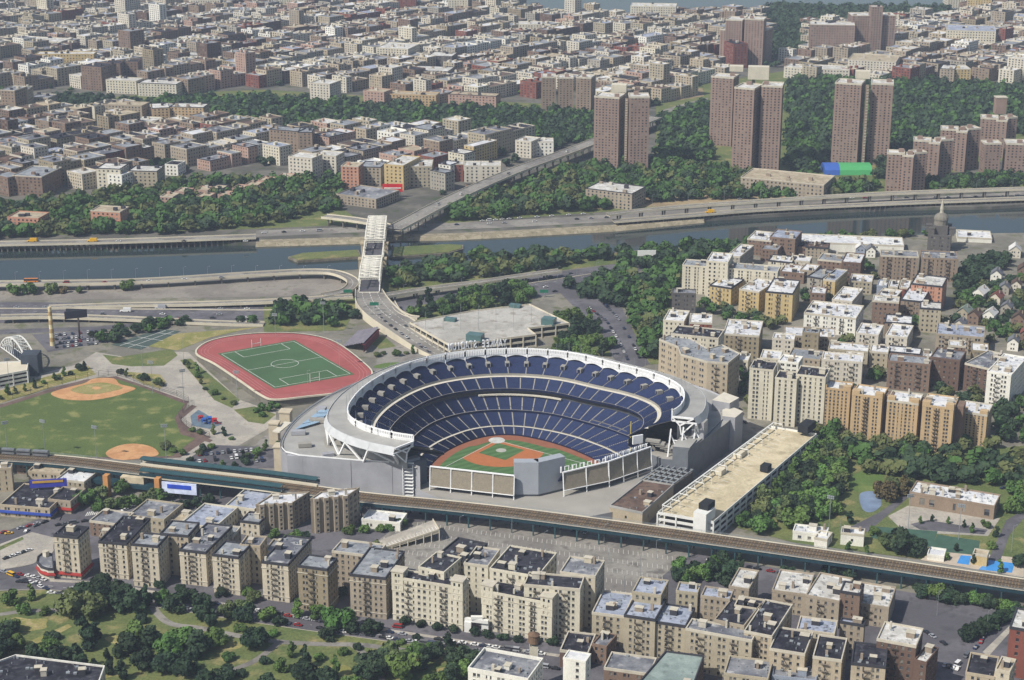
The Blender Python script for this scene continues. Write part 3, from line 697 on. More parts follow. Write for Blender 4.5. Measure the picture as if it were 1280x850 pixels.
for off in (-4.2, 0, 4.2):
    T = side(RC, off)
    for i in range(len(T) - 1):
        p, q = T[i], T[i + 1]; L = (q - p).length; d = (q - p) / L; n2 = Vector((-d.y, d.x, 0))
        for k in range(int(L / 1.6)):
            c = p + d * (k * 1.6); bt.v.extend([tuple(c - n2 * 1.5 + d * a + Vector((0, 0, .14))) for a in (0, .5)] + [tuple(c + n2 * 1.5 + d * a + Vector((0, 0, .14))) for a in (.5, 0)]); n0 = len(bt.v) - 4; bt.f.append((n0, n0 + 1, n0 + 2, n0 + 3)[::-1]); bt.m.append(0)
        for s in (-.75, .75): br.beam(p + n2 * s + Vector((0, 0, .28)), q + n2 * s + Vector((0, 0, .28)), .22, .22)
bt.build('sleeper', tie, root, stuff=True); br.build('rail', rail_m, root, stuff=True)
acc = 0; last = 0; idx = 0
for i in range(len(RC) - 1):
    p, q = RC[i], RC[i + 1]; Ls = (q - p).length; d = (q - p) / Ls; n2 = Vector((-d.y, d.x, 0))
    while last + 13 <= acc + Ls:
        last += 13; c = p + d * (last - acc); idx += 1; b = MB(); zt = RZ - 2.2
        for s in (-1, 1):
            e = c + n2 * s * (RW / 2 - .8); b.box((e.x, e.y, zt / 2), (.7, .7, zt), math.atan2(d.y, d.x), 0)
        a1 = c + n2 * (RW / 2 - .8); a2 = c - n2 * (RW / 2 - .8)
        b.beam((a1.x, a1.y, zt - .6), (a2.x, a2.y, zt - .6), .7, 1.2); b.beam((a1.x, a1.y, zt - 1), (c.x, c.y, zt - 3), .3); b.beam((a2.x, a2.y, zt - 1), (c.x, c.y, zt - 3), .3)
        b.beam((a2.x, a2.y, zt - 3.6), (a1.x, a1.y, zt - 3.6), .35)
        b.build('column_bent', teal, root)
    acc += Ls
# station: platforms, canopies, mezzanine
def along(s0, s1, off, z):       # piece of the railway line between photo columns
    return [Vector((p.x, p.y, z)) for p in side(RC, off) if s0 <= PJ(p)[0] <= s1]
root = empty('train_station', G(260, 600, 0)); tag(root, 'station with long teal platform roofs over the elevated tracks', 'station')
for off, s0, s1, nm in ((8.2, 165, 400, 1), (-8.2, 165, 356, 2)):
    q = along(s0, s1, off, RZ + 1.1); a, c = side(q, 2.2), side(q, -2.2); b = MB(); b.strip(c, a); b.strip(lo(c, 1.2), c); b.strip(a, lo(a, 1.2)); b.build('platform', conc_pale, root)
    q2 = [p + Vector((0, 0, 3.4)) for p in q]; a, c = side(q2, 2.6), side(q2, -2.6); m_ = [p + Vector((0, 0, .5)) for p in q2]; b = MB(); b.strip(c, m_); b.strip(m_, a); b.strip(a, lo(a, .5)); b.strip(lo(c, .5), c); b.build('canopy_roof', teal, root)
    b = MB()
    for i in range(0, len(q), 1): b.beam(q[i], q2[i], .25); 
    b.build('canopy_post', teal_dk, root, stuff=True)
    e = side(q, 2.4 if off > 0 else -2.4); b = MB(); b.strip(e, [p + Vector((0, 0, 1.9)) for p in e]); b.strip([p + Vector((0, 0, 1.9)) for p in side(q, 2.5 if off > 0 else -2.5)], side(q, 2.5 if off > 0 else -2.5)); b.build('windscreen', teal_dk, root)
q = along(84, 400, 0, RZ - .3)
b = MB(); q3 = along(100, 250, -9.5, 5.2); b.strip(side(q3, -3), side(q3, 3)); b.strip(lo(side(q3, -3), 2.5), side(q3, -3)); b.build('mezzanine', teal_dk, root)
b = MB(); c = G(192, 590, 5); b.box((c.x, c.y - 4, 4), (9, 8, 8), rad(-15)); b.build('stair_house', mat('cream tile', 'cfc6b2'), root)
for u, v in ((135, 600), (199, 604)):
    c = G(u, v + 20, 0); b = MB(); b.box((c.x, c.y, 7), (3.2, 4, 14), rad(-15)); b.build('pylon', mat('orange brick pylon', 'b98552', var=.1), root)
b = MB(); c = G(168, 600, 6); b.box((c.x, c.y, 5.5), (15, 7, 7), rad(-12)); b.build('entrance_hall', mat('station wall', 'bfb298'), root)
b = MB(); c = G(168, 597, 6); b.box((c.x - .2, c.y - 3.6, 7), (12, .3, 1.6), rad(-12)); b.build('window_band', glass, root)
# train waiting at the far left
tr = empty('subway_train', G(20, 570, RZ)); tag(tr, 'silver grey subway train on the elevated track at left edge', 'train')
q = along(-60, 66, 4.2, RZ + .4); silver = mat('stainless train', '8b8f93', rough=.4, metal=.5)
q = smooth(q, 3)
for k in range(0, len(q) - 6, 6):
    seg = q[k:k + 6]; a, c = side(seg, 1.5), side(seg, -1.5); b = MB(); u3 = lambda z_: Vector((0, 0, z_))
    b.strip(c, [p + u3(3.2) for p in c]); b.strip([p + u3(3.2) for p in a], a); b.strip([p + u3(3.2) for p in c], [p + u3(3.6) for p in seg]); b.strip([p + u3(3.6) for p in seg], [p + u3(3.2) for p in a])
    b.face([c[0], c[0] + u3(3.2), a[0] + u3(3.2), a[0]]); b.face([c[-1], a[-1], a[-1] + u3(3.2), c[-1] + u3(3.2)])
    b.build('train_car', silver, tr); b = MB(); cc = side(seg, -1.56); b.strip([p + u3(1.5) for p in cc], [p + u3(2.4) for p in cc]); b.build('window_band', glass, tr)
# ---------------------------------------------------------------- the stadium
SC = Vector((4, 1040, 0))
stad = empty('stadium', (SC.x, SC.y, 0)); tag(stad, 'huge open air baseball stadium with blue seats and white frieze roof', 'stadium')
st_grey = mat('stadium roof membrane', '9b9a96', var=.16, scale=.08, rough=.6)
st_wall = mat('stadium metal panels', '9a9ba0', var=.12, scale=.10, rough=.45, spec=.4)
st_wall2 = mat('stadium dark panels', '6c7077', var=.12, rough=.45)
st_conc = mat('stadium concrete', '928f88', var=.12, scale=.2)
st_white = mat('frieze white', 'eceded', rough=.5, var=.04)
seat_b = mat('blue seats', (.015, .025, .076), rough=.5, var=.12, scale=.4, fine=.2)
seat_r = mat('blue seat backs', (.031, .046, .118), rough=.5, var=.12, scale=.4, fine=.2)
navy = mat('navy fascia', (.010, .016, .05), rough=.4)
limestone = mat('limestone', 'b9ae98', var=.1)
class Ring:                                # radius as a function of the bearing from the field's middle
    def __init__(s, pts):
        a = []
        for p in pts:
            t = math.degrees(math.atan2(p[1] - SC.y, p[0] - SC.x)); t = t + 360 if t < -60 else t
            a.append((t, math.hypot(p[0] - SC.x, p[1] - SC.y)))
        s.a = sorted(a)
        for _ in range(2):                 # denser and softly rounded
            n = [];
            for i in range(len(s.a) - 1):
                (t0, r0), (t1, r1) = s.a[i], s.a[i + 1]; n += [(t0 * .75 + t1 * .25, r0 * .75 + r1 * .25), (t0 * .25 + t1 * .75, r0 * .25 + r1 * .75)]
            s.a = [s.a[0]] + n + [s.a[-1]]
    def r(s, t):
        A = s.a
        if t <= A[0][0]: return A[0][1]
        for i in range(len(A) - 1):
            if t <= A[i + 1][0]:
                k = (t - A[i][0]) / max(1e-6, A[i + 1][0] - A[i][0]); return A[i][1] * (1 - k) + A[i + 1][1] * k
        return A[-1][1]
    def p(s, t, z, d=0.0):
        r = s.r(t) + d; return Vector((SC.x + r * math.cos(rad(t)), SC.y + r * math.sin(rad(t)), z))
Fpix = [(520, 546), (482, 540), (450, 530), (437, 522), (434, 512), (445, 495), (475, 472), (520, 452), (570, 442), (640, 437), (715, 442), (765, 455), (815, 467), (850, 482), (856, 497), (847, 512), (832, 517)]
RF_ = Ring([G(u, v, 39) for u, v in Fpix])
def off_ring(fn): return Ring([RF_.p(t, 0, -fn(t)) for t in range(-12, 228, 6)])
RM1 = off_ring(lambda t: 24 + 7 * math.exp(-((t - 75) / 45) ** 2)); RT0 = off_ring(lambda t: 25 + 7 * math.exp(-((t - 75) / 45) ** 2))
RT1 = off_ring(lambda t: 15 + 5 * math.exp(-((t - 75) / 45) ** 2)); RU1 = Ring([RF_.p(t, 0, 4) for t in range(-12, 228, 6)])
RE = Ring([(-50, 1001), (-52.9, 1011), (-46.8, 1040), (-32.6, 1064), (-17.8, 1078), (-2.6, 1081.5), (15, 1074), (30, 1063), (44, 1048), (57, 1030), (66, 1012)])
RA = Ring([(-57, 996), (-60, 1012), (-56, 1040), (-39, 1069), (-23.6, 1083.6), (0, 1087), (26, 1076.4), (48, 1060), (62, 1045), (72, 1027), (77, 1010)])
RB = Ring([(-66, 990), (-69, 1010), (-66, 1040), (-61, 1057), (-50, 1080), (-31, 1096), (0, 1100.5), (20, 1096), (45.5, 1079), (68, 1060), (82, 1043), (88, 1025), (88, 1010)])
OW = Ring([(-58, 981), (-80, 985), (-110, 991), (-136, 996), (-143, 1008), (-142, 1040), (-128, 1085), (-95, 1135), (-50, 1165), (0, 1172), (60, 1160), (112, 1130), (140, 1100), (146, 1080), (141, 1058), (124, 1032), (109, 1007)])
RANGE_L = (-16, 212); RANGE_U = (-10, 223)
def ringstrip(name, m, R0, z0, d0, R1, z1, d1, rng, step=3, parent=stad, flip=False):
    ts_ = [rng[0] + (rng[1] - rng[0]) * i / int((rng[1] - rng[0]) / step) for i in range(int((rng[1] - rng[0]) / step) + 1)]
    b = MB(); b.strip([R0.p(t, z0, d0) for t in ts_], [R1.p(t, z1, d1) for t in ts_]); 
    if name is None: return b
    return b.build(name, m, parent)
def deck(R0, z0, d0, R1, z1, d1, rng, nsec, rows, gap=1.0, portals=False, under=None):
    ringstrip('stand_slab', st_conc, R0, z0 - .35, d0, R1, z1 - .35, d1, rng)
    wdt = (rng[1] - rng[0]) / nsec
    for s in range(nsec):
        ta, tb = rng[0] + s * wdt, rng[0] + (s + 1) * wdt; tm = (ta + tb) / 2; g = math.degrees(gap / 2 / R1.r(tm)); ta += g; tb -= g; T = [ta, tm, tb]
        b = MB(); prev = None
        for j in range(rows):
            k0, k1 = j / rows, (j + 1) / rows; z = z0 + (z1 - z0) * k0; zn = z0 + (z1 - z0) * k1
            def Q(t, k, zz):
                a = R0.p(t, zz, d0); c = R1.p(t, zz, d1); q = a.lerp(c, k); q.z = zz; return q
            A = [Q(t, k0, z) for t in T]; M_ = [Q(t, k0 + (k1 - k0) * .55, z) for t in T]; M2 = [Q(t, k0 + (k1 - k0) * .62, zn + .25) for t in T]; B2 = [Q(t, k1, zn) for t in T]
            b.strip(A, M_, 0); b.strip(M_, M2, 1); b.strip(M2, B2, 0)
        b.build('seat_section', [seat_b, seat_r], stad)
        if portals and s % portals == 0 and 2 < s < nsec - 2:
            t = rng[0] + s * wdt; c = R0.p(t, 0, d0).lerp(R1.p(t, 0, d1), .42); zc = z0 + (z1 - z0) * .42; rz = rad(t)
            b = MB(); b.box((c.x, c.y, zc + 1.2), (4.2, 3.0, 2.6), rz, 0); f = R0.p(t, 0, d0).lerp(R1.p(t, 0, d1), .42); ax_ = Vector((math.cos(rz), math.sin(rz), 0)); f = f - ax_ * 2.13; nn = Vector((-ax_.y, ax_.x, 0)) * 1.0
            b.face([f - nn + Vector((0, 0, zc)), f + nn + Vector((0, 0, zc)), f + nn + Vector((0, 0, zc + 2.1)), f - nn + Vector((0, 0, zc + 2.1))][::1], 1)
            b.build('portal', [st_conc, navy], stad)
deck(RE, 1.4, 0, RA, 4.4, -.8, RANGE_L, 27, 11)
ringstrip('aisle_walkway', mat('pale walkway', 'c9c3b4', var=.08), RA, 4.5, -.8, RA, 4.5, .9, RANGE_L)
deck(RA, 5.0, .9, RB, 10.2, 2.5, RANGE_L, 27, 14)
ringstrip('field_wall', navy, RE, 0, -.1, RE, 1.5, -.1, RANGE_L)
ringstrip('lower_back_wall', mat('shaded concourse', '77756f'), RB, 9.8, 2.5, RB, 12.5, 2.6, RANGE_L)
ringstrip('ribbon_board', navy, RB, 9.6, -.4, RB, 11.0, -.5, RANGE_L); ringstrip('ledge', st_conc, RB, 11.0, -.5, RB, 11.0, .1, RANGE_L)
deck(RB, 11.0, .1, RM1, 17.2, 1.2, RANGE_L, 33, 14)
ringstrip('suite_windows', glass3, RM1, 17.0, 1.2, RM1, 21.0, 1.2, RANGE_L); ringstrip('suite_ledge', st_conc, RM1, 19.1, .6, RM1, 19.1, 1.3, RANGE_L)
for (a0, a1) in RANGE_U, :
    ringstrip('ribbon_board', navy, RT0, 20.6, 0, RT0, 22.2, -.1, RANGE_U); ringstrip('deck_underside', st_conc, RT0, 20.6, 0, RM1, 20.9, 2, RANGE_U); ringstrip('ledge', st_conc, RT0, 22.25, -.1, RT0, 22.25, .3, RANGE_U)
deck(RT0, 22.2, .3, RT1, 26.6, -1.4, RANGE_U, 33, 9)
ringstrip('aisle_walkway', MATS['pale walkway'], RT1, 26.7, -1.4, RT1, 26.7, 1.2, RANGE_U); ringstrip('aisle_wall', st_conc, RT1, 26.7, 1.2, RT1, 28.3, 1.2, RANGE_U)
deck(RT1, 28.4, 1.3, RU1, 34.2, -.5, RANGE_U, 29, 17, portals=1)
ringstrip('stand_back_wall', st_wall, RU1, 20, 0, RU1, 35.2, 0, RANGE_U)
# broadcast terraces behind home plate, with press desks
b = MB()
for t0 in range(66, 112, 2): c = RM1.p(t0, 17.4, -1.2); b.box((c.x, c.y, 17.9), (1.3, 2.6, .9), rad(t0))
b.build('press_desk', MATS['pale walkway'], stad, stuff=True)
# roof
RO_ = Ring([RF_.p(t, 0, 13 if t > 30 else 14) for t in range(-12, 228, 6)])
ts_ = [RANGE_U[0] + i * (RANGE_U[1] - RANGE_U[0]) / 78 for i in range(79)]
for i in range(0, 78, 3):                  # each roof bay is a piece of its own with a joint
    T = ts_[i:i + 4]; g = .04; T = [T[0] + g] + T[1:3] + [T[3] - g]; b = MB()
    b.strip([RF_.p(t, 35.6, 0) for t in T], [RO_.p(t, 35.2, 0) for t in T]); b.strip([RO_.p(t, 34.8, 0) for t in T], [RF_.p(t, 35.1, 0) for t in T])
    b.build('roof_panel', st_grey, stad)
    b = MB(); b.strip([RO_.p(t, 35.8, .1) for t in T], [RO_.p(t, 31.2, 2.2) for t in T]); b.strip([RO_.p(t, 31.2, 2.0) for t in T], [RO_.p(t, 35.8, -.2) for t in T]); b.strip([RO_.p(t, 35.8, -.2) for t in T], [RO_.p(t, 35.8, .1) for t in T]); b.build('roof_fascia', mat('fascia panels', 'b9bcbe', var=.08, rough=.5), stad)
    t0, t1, tm = T[0], T[3], (T[0] + T[3]) / 2; b = MB()
    low = RO_.p(tm, 20.0, min(0, OW.r(tm) - 1.5 - RO_.r(tm))); b.beam(RO_.p(t0, 31.4, 1.6), low, 1.1); b.beam(RO_.p(t1, 31.4, 1.6), low, 1.1); b.beam(RO_.p(t0, 31.8, 1.4), RU1.p(t0, 32, 0), .6); b.build('roof_strut', st_white, stad)
# end brackets of the roof
for t in (RANGE_U[0], RANGE_U[1]):
    b = MB(); a = RF_.p(t, 35.6, 0); c = RO_.p(t, 35.0, 0)
    b.beam(a, c, .8, 1.2); b.beam(RF_.p(t, 33, 0), RO_.p(t, 32, 2), .7); b.beam(a, RF_.p(t, 30, 5), .7); b.beam(RF_.p(t, 30, 5), c, .7); b.beam(RF_.p(t, 24, 6), RF_.p(t, 30, 5), .8); b.beam(RF_.p(t, 24, 6), RO_.p(t, 32, 0), .7); b.build('roof_truss', st_white, stad)
# frieze: scalloped panels with arches
nfr = 29; wd_ = (RANGE_U[1] - RANGE_U[0]) / nfr
for k in range(nfr):
    t0 = RANGE_U[0] + k * wd_; b = MB(); n = 12
    T = [t0 + wd_ * i / n for i in range(n + 1)]; arch = [34.6 + 2.3 * math.sin(math.pi * i / n) for i in range(n + 1)]
    arch = [33.6 + 1.7 * math.sin(math.pi * i / n) for i in range(n + 1)]
    for zt, zb_ in ((40.2, 39.5), (37.6, 37.1)):
        b.strip([RF_.p(t, zb_, -.25) for t in T], [RF_.p(t, zt, -.25) for t in T]); b.strip([RF_.p(t, zt, -.25) for t in T], [RF_.p(t, zt, .35) for t in T]); b.strip([RF_.p(t, zt, .35) for t in T], [RF_.p(t, zb_, .35) for t in T])
    b.strip([RF_.p(t, z, -.15) for t, z in zip(T, arch)], [RF_.p(t, 37.1, -.15) for t in T]); b.strip([RF_.p(t, 37.1, .1) for t in T], [RF_.p(t, z, .1) for t, z in zip(T, arch)])
    for i in range(n + 1): b.beam(RF_.p(T[i], 36, 0), RF_.p(T[i], 39.6, 0), .8)
    b.beam(RF_.p(t0, 33.2, -.1), RF_.p(t0, 40.9, -.1), .6); b.build('frieze_panel', st_white, stad)
# lamp and flag masts on the roof edge
b = MB()
for t in range(0, 220, 5):
    c = RF_.p(t, 0, 1); b.cyl((c.x, c.y), .12, .08, 36, 45 + (t % 3), 5)
b.build('mast', metal_gy, stad, stuff=True)
# outer ring wall and terrace
RFL = Ring([Vector((SC.x + r_ * math.cos(rad(t)), SC.y + r_ * math.sin(rad(t)), 0)) for t in range(-18, 226, 4) for r_ in (min(RO_.r(t) + 2.5, OW.r(t) - 1.0),)]); ringstrip('terrace_roof', st_grey, RFL, 19.8, 0, OW, 20.2, 0, (-18, 225)); ringstrip('concourse_floor', st_conc, RU1, 19.8, 0, RFL, 19.8, 0, (-18, 223)); ringstrip('stand_back_wall', mat('shaded back wall', '9b9c9b', var=.1), RU1, 19.8, .2, RU1, 35.0, .2, RANGE_U); ringstrip('terrace_parapet', st_wall, OW, 20.2, -.4, OW, 21.2, 0, (-18, 223))
nW = 26; RG = (-20, 226.5)
for k in range(nW):
    T = [RG[0] + (RG[1] - RG[0]) * (k + j / 3) / nW + (.05 if j == 0 else -.05 if j == 3 else 0) for j in range(4)]
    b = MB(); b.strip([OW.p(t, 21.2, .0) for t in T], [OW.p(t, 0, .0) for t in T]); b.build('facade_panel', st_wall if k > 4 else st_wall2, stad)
# long flat grey wall facing the railway
def quadwall(name, m, a, c, z0, z1, th=1.0):
    a = Vector(a); c = Vector(c); d = (c - a).normalized(); n = Vector((-d.y, d.x)); b = MB(); b.prism([a, c, c + n * th, a + n * th], z0, z1); return b.build(name, m, stad)
g0 = G(358.8, 571, 20).xy; g1 = G(515, 583, 20).xy; d_ = (g1 - g0)
for k in range(8):
    a = g0 + d_ * (k / 8) + d_.normalized() * .08; c = g0 + d_ * ((k + 1) / 8); quadwall('facade_panel', st_wall, a, c, 0, 20.9, 2)
b = MB(); n_w = Vector((-d_.y, d_.x)).normalized(); P = [g0 + n_w * 2, g1 + n_w * 2, Vector((-51, 992)), Vector((-62, 1000)), Vector((-110, 1010)), Vector((-139, 1004))]; b.prism(P, 19.6, 20.6); b.build('terrace_roof', st_grey, stad)
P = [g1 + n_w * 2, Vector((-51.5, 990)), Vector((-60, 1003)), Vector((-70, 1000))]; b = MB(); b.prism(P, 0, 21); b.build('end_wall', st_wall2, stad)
b = MB()                                    # louvred stair tower at the wall's end
for k in range(9):
    z = 1.5 + k * 2.2; b.box((g1.x - 2.6, g1.y - .75, z), (6.5, 1.2, .35), math.atan2(d_.y, d_.x))
for x in (-5.6, .5): b.box((g1.x + x, g1.y - .75, 10.3), (.5, 1.4, 21), 0)
b.build('louvre', st_white, stad)
# pylons in pale stone at the left corner
for u, v, h, s in ((351, 592, 17, 7), (343, 556, 14, 6), (357, 536, 11, 7)):
    c = G(u, v, 0); b = MB(); b.box((c.x, c.y + s / 2, h / 2), (s, s, h), rad(-8)); b.box((c.x, c.y + s / 2, h + .4), (s + 1, s + 1, .8), rad(-8)); b.build('stone_pylon', limestone, stad)
c0, c1 = G(345, 540, 12), G(360, 528, 12); b = MB(); b.beam(c0, c1, 5, .8); b.build('canopy', MATS['pale walkway'], stad)
gl_c = mat('pale blue glass roof', '8fa9bf', rough=.3, var=.08, spec=.5)
Pk = px([(368, 537), (378, 522), (404, 509), (414, 512), (398, 528)], 21.6)
for k in range(4):
    t0, t1 = k / 4, (k + 1) / 4; a = Pk[0].lerp(Pk[2], t0); a2 = Pk[0].lerp(Pk[2], t1 - .03); c = Pk[4].lerp(Pk[3], t0); c2 = Pk[4].lerp(Pk[3], t1 - .03)
    b = MB(); b.face([c, c2, a2, a]); b.prism([a, a2, a2 + Vector((0, -1, 0)), a + Vector((0, -1, 0))], 20.4, 21.5); b.build('glass_roof_panel', gl_c, stad)
# right-hand blocks
def blk(name, m, pts, z0, z1, mt=None):
    P = [G(u, v, z1) for u, v in pts]; b = MB(); b.prism([p.xy for p in P], z0, z1, 0, mtop=1); return b.build(name, [m, mt or st_grey], stad)
blk('stair_block', st_wall2, [(841, 558), (862, 560), (871, 549), (850, 546)], 0, 22)
b = MB(); a = G(841, 588, 0); c = G(861, 590, 0)
for k in range(7): b.beam((a.x, a.y - .4, 3 + k * 2.9), (c.x, c.y - .4, 3 + k * 2.9), .6, .5)
b.build('louvre', st_white, stad)
blk('lift_tower', st_wall, [(865, 527), (880, 529), (885, 524), (871, 522)], 18, 31)
blk('office_block', st_wall, [(903, 520), (919, 522), (929, 514), (914, 508), (903, 512)], 0, 23, MATS['pale walkway'])
blk('office_block', st_wall, [(890, 500), (912, 504), (924, 497), (905, 490)], 0, 27, MATS['pale walkway'])
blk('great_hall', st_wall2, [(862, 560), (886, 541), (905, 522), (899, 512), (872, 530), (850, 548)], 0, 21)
# field
fz = .5
def fpoly(pts, m, name, z): b = MB(); P = ccw([Vector(p[:2]) for p in pts]); b.face([(p.x, p.y, z) for p in P]); b.build(name, m, stad)
stripe = mat('striped turf', (.075, .155, .055), var=.08, scale=.2, fine=.06)
t_ = stripe.node_tree; wv = t_.nodes.new('ShaderNodeTexWave'); wv.inputs['Scale'].default_value = .055; wv.inputs['Distortion'].default_value = 0; wv.wave_profile = 'SIN'
tc_ = [n for n in t_.nodes if n.type == 'TEX_COORD'][0]; mpp = t_.nodes.new('ShaderNodeMapping'); mpp.inputs['Rotation'].default_value = (0, 0, rad(55)); t_.links.new(tc_.outputs['Object'], mpp.inputs[0]); t_.links.new(mpp.outputs[0], wv.inputs[0])
vm_ = [n for n in t_.nodes if n.type == 'VECT_MATH'][0]; cr_ = t_.nodes.new('ShaderNodeMix'); cr_.data_type = 'RGBA'; cr_.inputs[6].default_value = (.060, .125, .042, 1); cr_.inputs[7].default_value = (.085, .165, .058, 1)
t_.links.new(wv.outputs['Fac'], cr_.inputs[0]); t_.links.new(cr_.outputs[2], vm_.inputs[0])
track_clay = mat('warning track', '8a5a44', var=.08); clay2 = mat('infield dirt', 'a8683f', var=.08)
FB = [RE.p(t, 0, -.2).xy for t in range(-16, 213, 6)] + [Vector((-50, 992)), Vector((-30, 986)), Vector((20, 984)), Vector((45, 988)), Vector((66, 1005))]
fpoly(FB, track_clay, 'warning_track', fz)
gp = [RE.p(t, 0, -6.5 if t < 40 or t > 140 else -9).xy for t in range(-10, 209, 6)] + [Vector((-44, 996)), Vector((-28, 991)), Vector((20, 989)), Vector((42, 994)), Vector((58, 1008))]
fpoly(gp, stripe, 'outfield_grass', fz + .04)
home = Vector((-9.9, 1071.5)); cf = Vector((.165, -.986)).normalized(); rt = Vector((cf.y, -cf.x)) * -1
l1 = (cf + rt).normalized(); l2 = (cf - rt).normalized(); mound = home + cf * 17.5
arc = []
for k in range(-24, 25):
    a = rad(k * 4.6); d = Vector((cf.x * math.cos(a) - cf.y * math.sin(a), cf.x * math.sin(a) + cf.y * math.cos(a))); q = mound + d * 27.5; rel = q - home; ang = abs(math.degrees(math.atan2(rel.dot(rt), rel.dot(cf))))
    if ang < 48: arc.append(q)
fpoly([home + l1 * 0 - cf * 1] + arc, clay2, 'infield_dirt', fz + .08)
gd = home + cf * 4.5; fpoly([gd, gd + l1 * 21, gd + l1 * 21 + l2 * 21, gd + l2 * 21], stripe, 'infield_grass', fz + .12)
def disc(c, r, m, name, z, n=24): fpoly([c + Vector((math.cos(2 * math.pi * k / n), math.sin(2 * math.pi * k / n))) * r for k in range(n)], m, name, z)
disc(mound, 3.4, mat('mound cover', 'a3a49a'), 'pitchers_mound', fz + .16); disc(home, 5.4, mat('plate cover', 'b7b8b4'), 'home_plate_circle', fz + .16)
for l in (l1, l2):
    b = MB(); a = home + l * 3; c = home + l * 88; b.beam((a.x, a.y, fz + .17), (c.x, c.y, fz + .17), .35, .04); b.build('foul_line', line_white, stad)
b = MB(); c = G(788, 562, 8); b.cyl((c.x, c.y), .35, .3, 0, 27, 8); b.build('foul_pole', mat('yellow pole', 'c9b23a'), stad)
# concourse behind the outfield and the bleacher backs
b = MB(); P = [g1 + Vector((1, 0)), G(560, 628, 6).xy, G(640, 633, 6).xy, G(690, 640, 6).xy, G(735, 646, 6).xy, G(765, 640, 6).xy, G(800, 612, 6).xy, G(845, 600, 6).xy, G(862, 585, 6).xy, Vector((92, 1012)), Vector((66, 1004)), Vector((45, 987)), Vector((20, 983)), Vector((-30, 985)), Vector((-50, 991))]
b.prism(P, 0, 6, 0, mtop=1); b.build('podium', [st_wall, mat('podium roof', '97948d', var=.12, scale=.06)], stad)
mesh_p = mat('taupe mesh panels', '877f70', var=.10, scale=.5, fine=.25, fscale=2.5)
def back_panels(a, c, zt0, zt1, zb, n, lean=0.0):
    d = c - a; dn_ = d.normalized(); nrm = Vector((dn_.y, -dn_.x))
    for k in range(n):
        p, q = a + d * (k / n), a + d * ((k + 1) / n); z0t = zt0 + (zt1 - zt0) * k / n; z1t = zt0 + (zt1 - zt0) * (k + 1) / n; b = MB(); i = dn_ * .25
        P0, P1 = p + i, q - i
        b.strip([(P0.x, P0.y, zb), (P1.x, P1.y, zb)], [(P0.x - nrm.x * 2, P0.y - nrm.y * 2, z0t), (P1.x - nrm.x * 2, P1.y - nrm.y * 2, z1t)]); r_ = nrm * -.8
        b.strip([(P1.x + r_.x, P1.y + r_.y, zb), (P0.x + r_.x, P0.y + r_.y, zb)], [(P1.x - nrm.x * 2.8, P1.y - nrm.y * 2.8, z1t), (P0.x - nrm.x * 2.8, P0.y - nrm.y * 2.8, z0t)])
        b.strip([(P0.x - nrm.x * 2, P0.y - nrm.y * 2, z0t), (P1.x - nrm.x * 2, P1.y - nrm.y * 2, z1t)], [(P0.x - nrm.x * 2.8, P0.y - nrm.y * 2.8, z0t), (P1.x - nrm.x * 2.8, P1.y - nrm.y * 2.8, z1t)])
        b.build('bleacher_back_panel', mesh_p, stad)
    b = MB()
    for k in range(n + 1):
        p = a + d * (k / n) + nrm * .5; zt = zt0 + (zt1 - zt0) * k / n; b.beam((p.x, p.y, 0), (p.x - nrm.x * 2, p.y - nrm.y * 2, zt + .3), .6)
    p0, p1 = a - nrm * 1.6, c - nrm * 1.6; b.beam((p0.x, p0.y, zt0 + .4), (p1.x, p1.y, zt1 + .4), .9, .7); b.beam((a.x + nrm.x * .4, a.y + nrm.y * .4, zb), (c.x + nrm.x * .4, c.y + nrm.y * .4, zb), .4)
    b.build('panel_frame', st_white, stad)
pa, pb_ = G(537, 609, 8).xy, G(642, 621, 8).xy; back_panels(pa, pb_, 20.5, 20.5, 9, 4)
pc, pd = G(705, 613, 10).xy, G(762, 601, 10).xy; pe = G(815, 583, 10).xy
back_panels(pc, pd, 20.5, 21.5, 10, 2); back_panels(pd, pe, 21.5, 22, 10, 3)
# bleachers facing the plate
for a, c in ((pa, pb_), (pc, pd), (pd, pe)):
    d = (c - a).normalized(); nrm = Vector((-d.y, d.x)); b = MB()
    for k in range(10):
        z = 18 - k * 1.3; p, q = a + nrm * (3 + k * 1.1), c + nrm * (3 + k * 1.1); b.strip([(p.x, p.y, z), (q.x, q.y, z)], [(p.x + nrm.x * 1.1, p.y + nrm.y * 1.1, z), (q.x + nrm.x * 1.1, q.y + nrm.y * 1.1, z)], 0); p2, q2 = p + nrm * 1.1, q + nrm * 1.1; b.strip([(p2.x, p2.y, z), (q2.x, q2.y, z)], [(p2.x, p2.y, z - 1.3), (q2.x, q2.y, z - 1.3)], 1)
    b.build('bleacher_seats', [seat_b, seat_r], stad)
# big scoreboard seen from behind
sa, sb, sc_ = G(642, 621, 6).xy, G(673, 621, 6).xy, G(706, 613, 6).xy
for p, q in ((sa, sb), (sb, sc_)):
    d = (q - p).normalized(); nrm = Vector((-d.y, d.x)); p2, q2 = p + d * .05, q - d * .05; b = MB(); b.prism([p2, q2, q2 + nrm * 6, p2 + nrm * 6], 7.5, 28); b.build('scoreboard', mat('scoreboard back', '9ca1a8', rough=.5, var=.04), stad)
    b = MB(); b.prism([p2 + nrm, q2 + nrm, q2 + nrm * 5, p2 + nrm * 5], 4, 7.5); b.build('scoreboard_base', st_wall2, stad)
    b = MB(); s1_, s2_ = p2 + nrm * 6.1, q2 + nrm * 6.1; b.face([(s2_.x, s2_.y, 9), (s1_.x, s1_.y, 9), (s1_.x, s1_.y, 27), (s2_.x, s2_.y, 27)]); b.build('screen', mat('dark screen', '101216', rough=.3), stad)
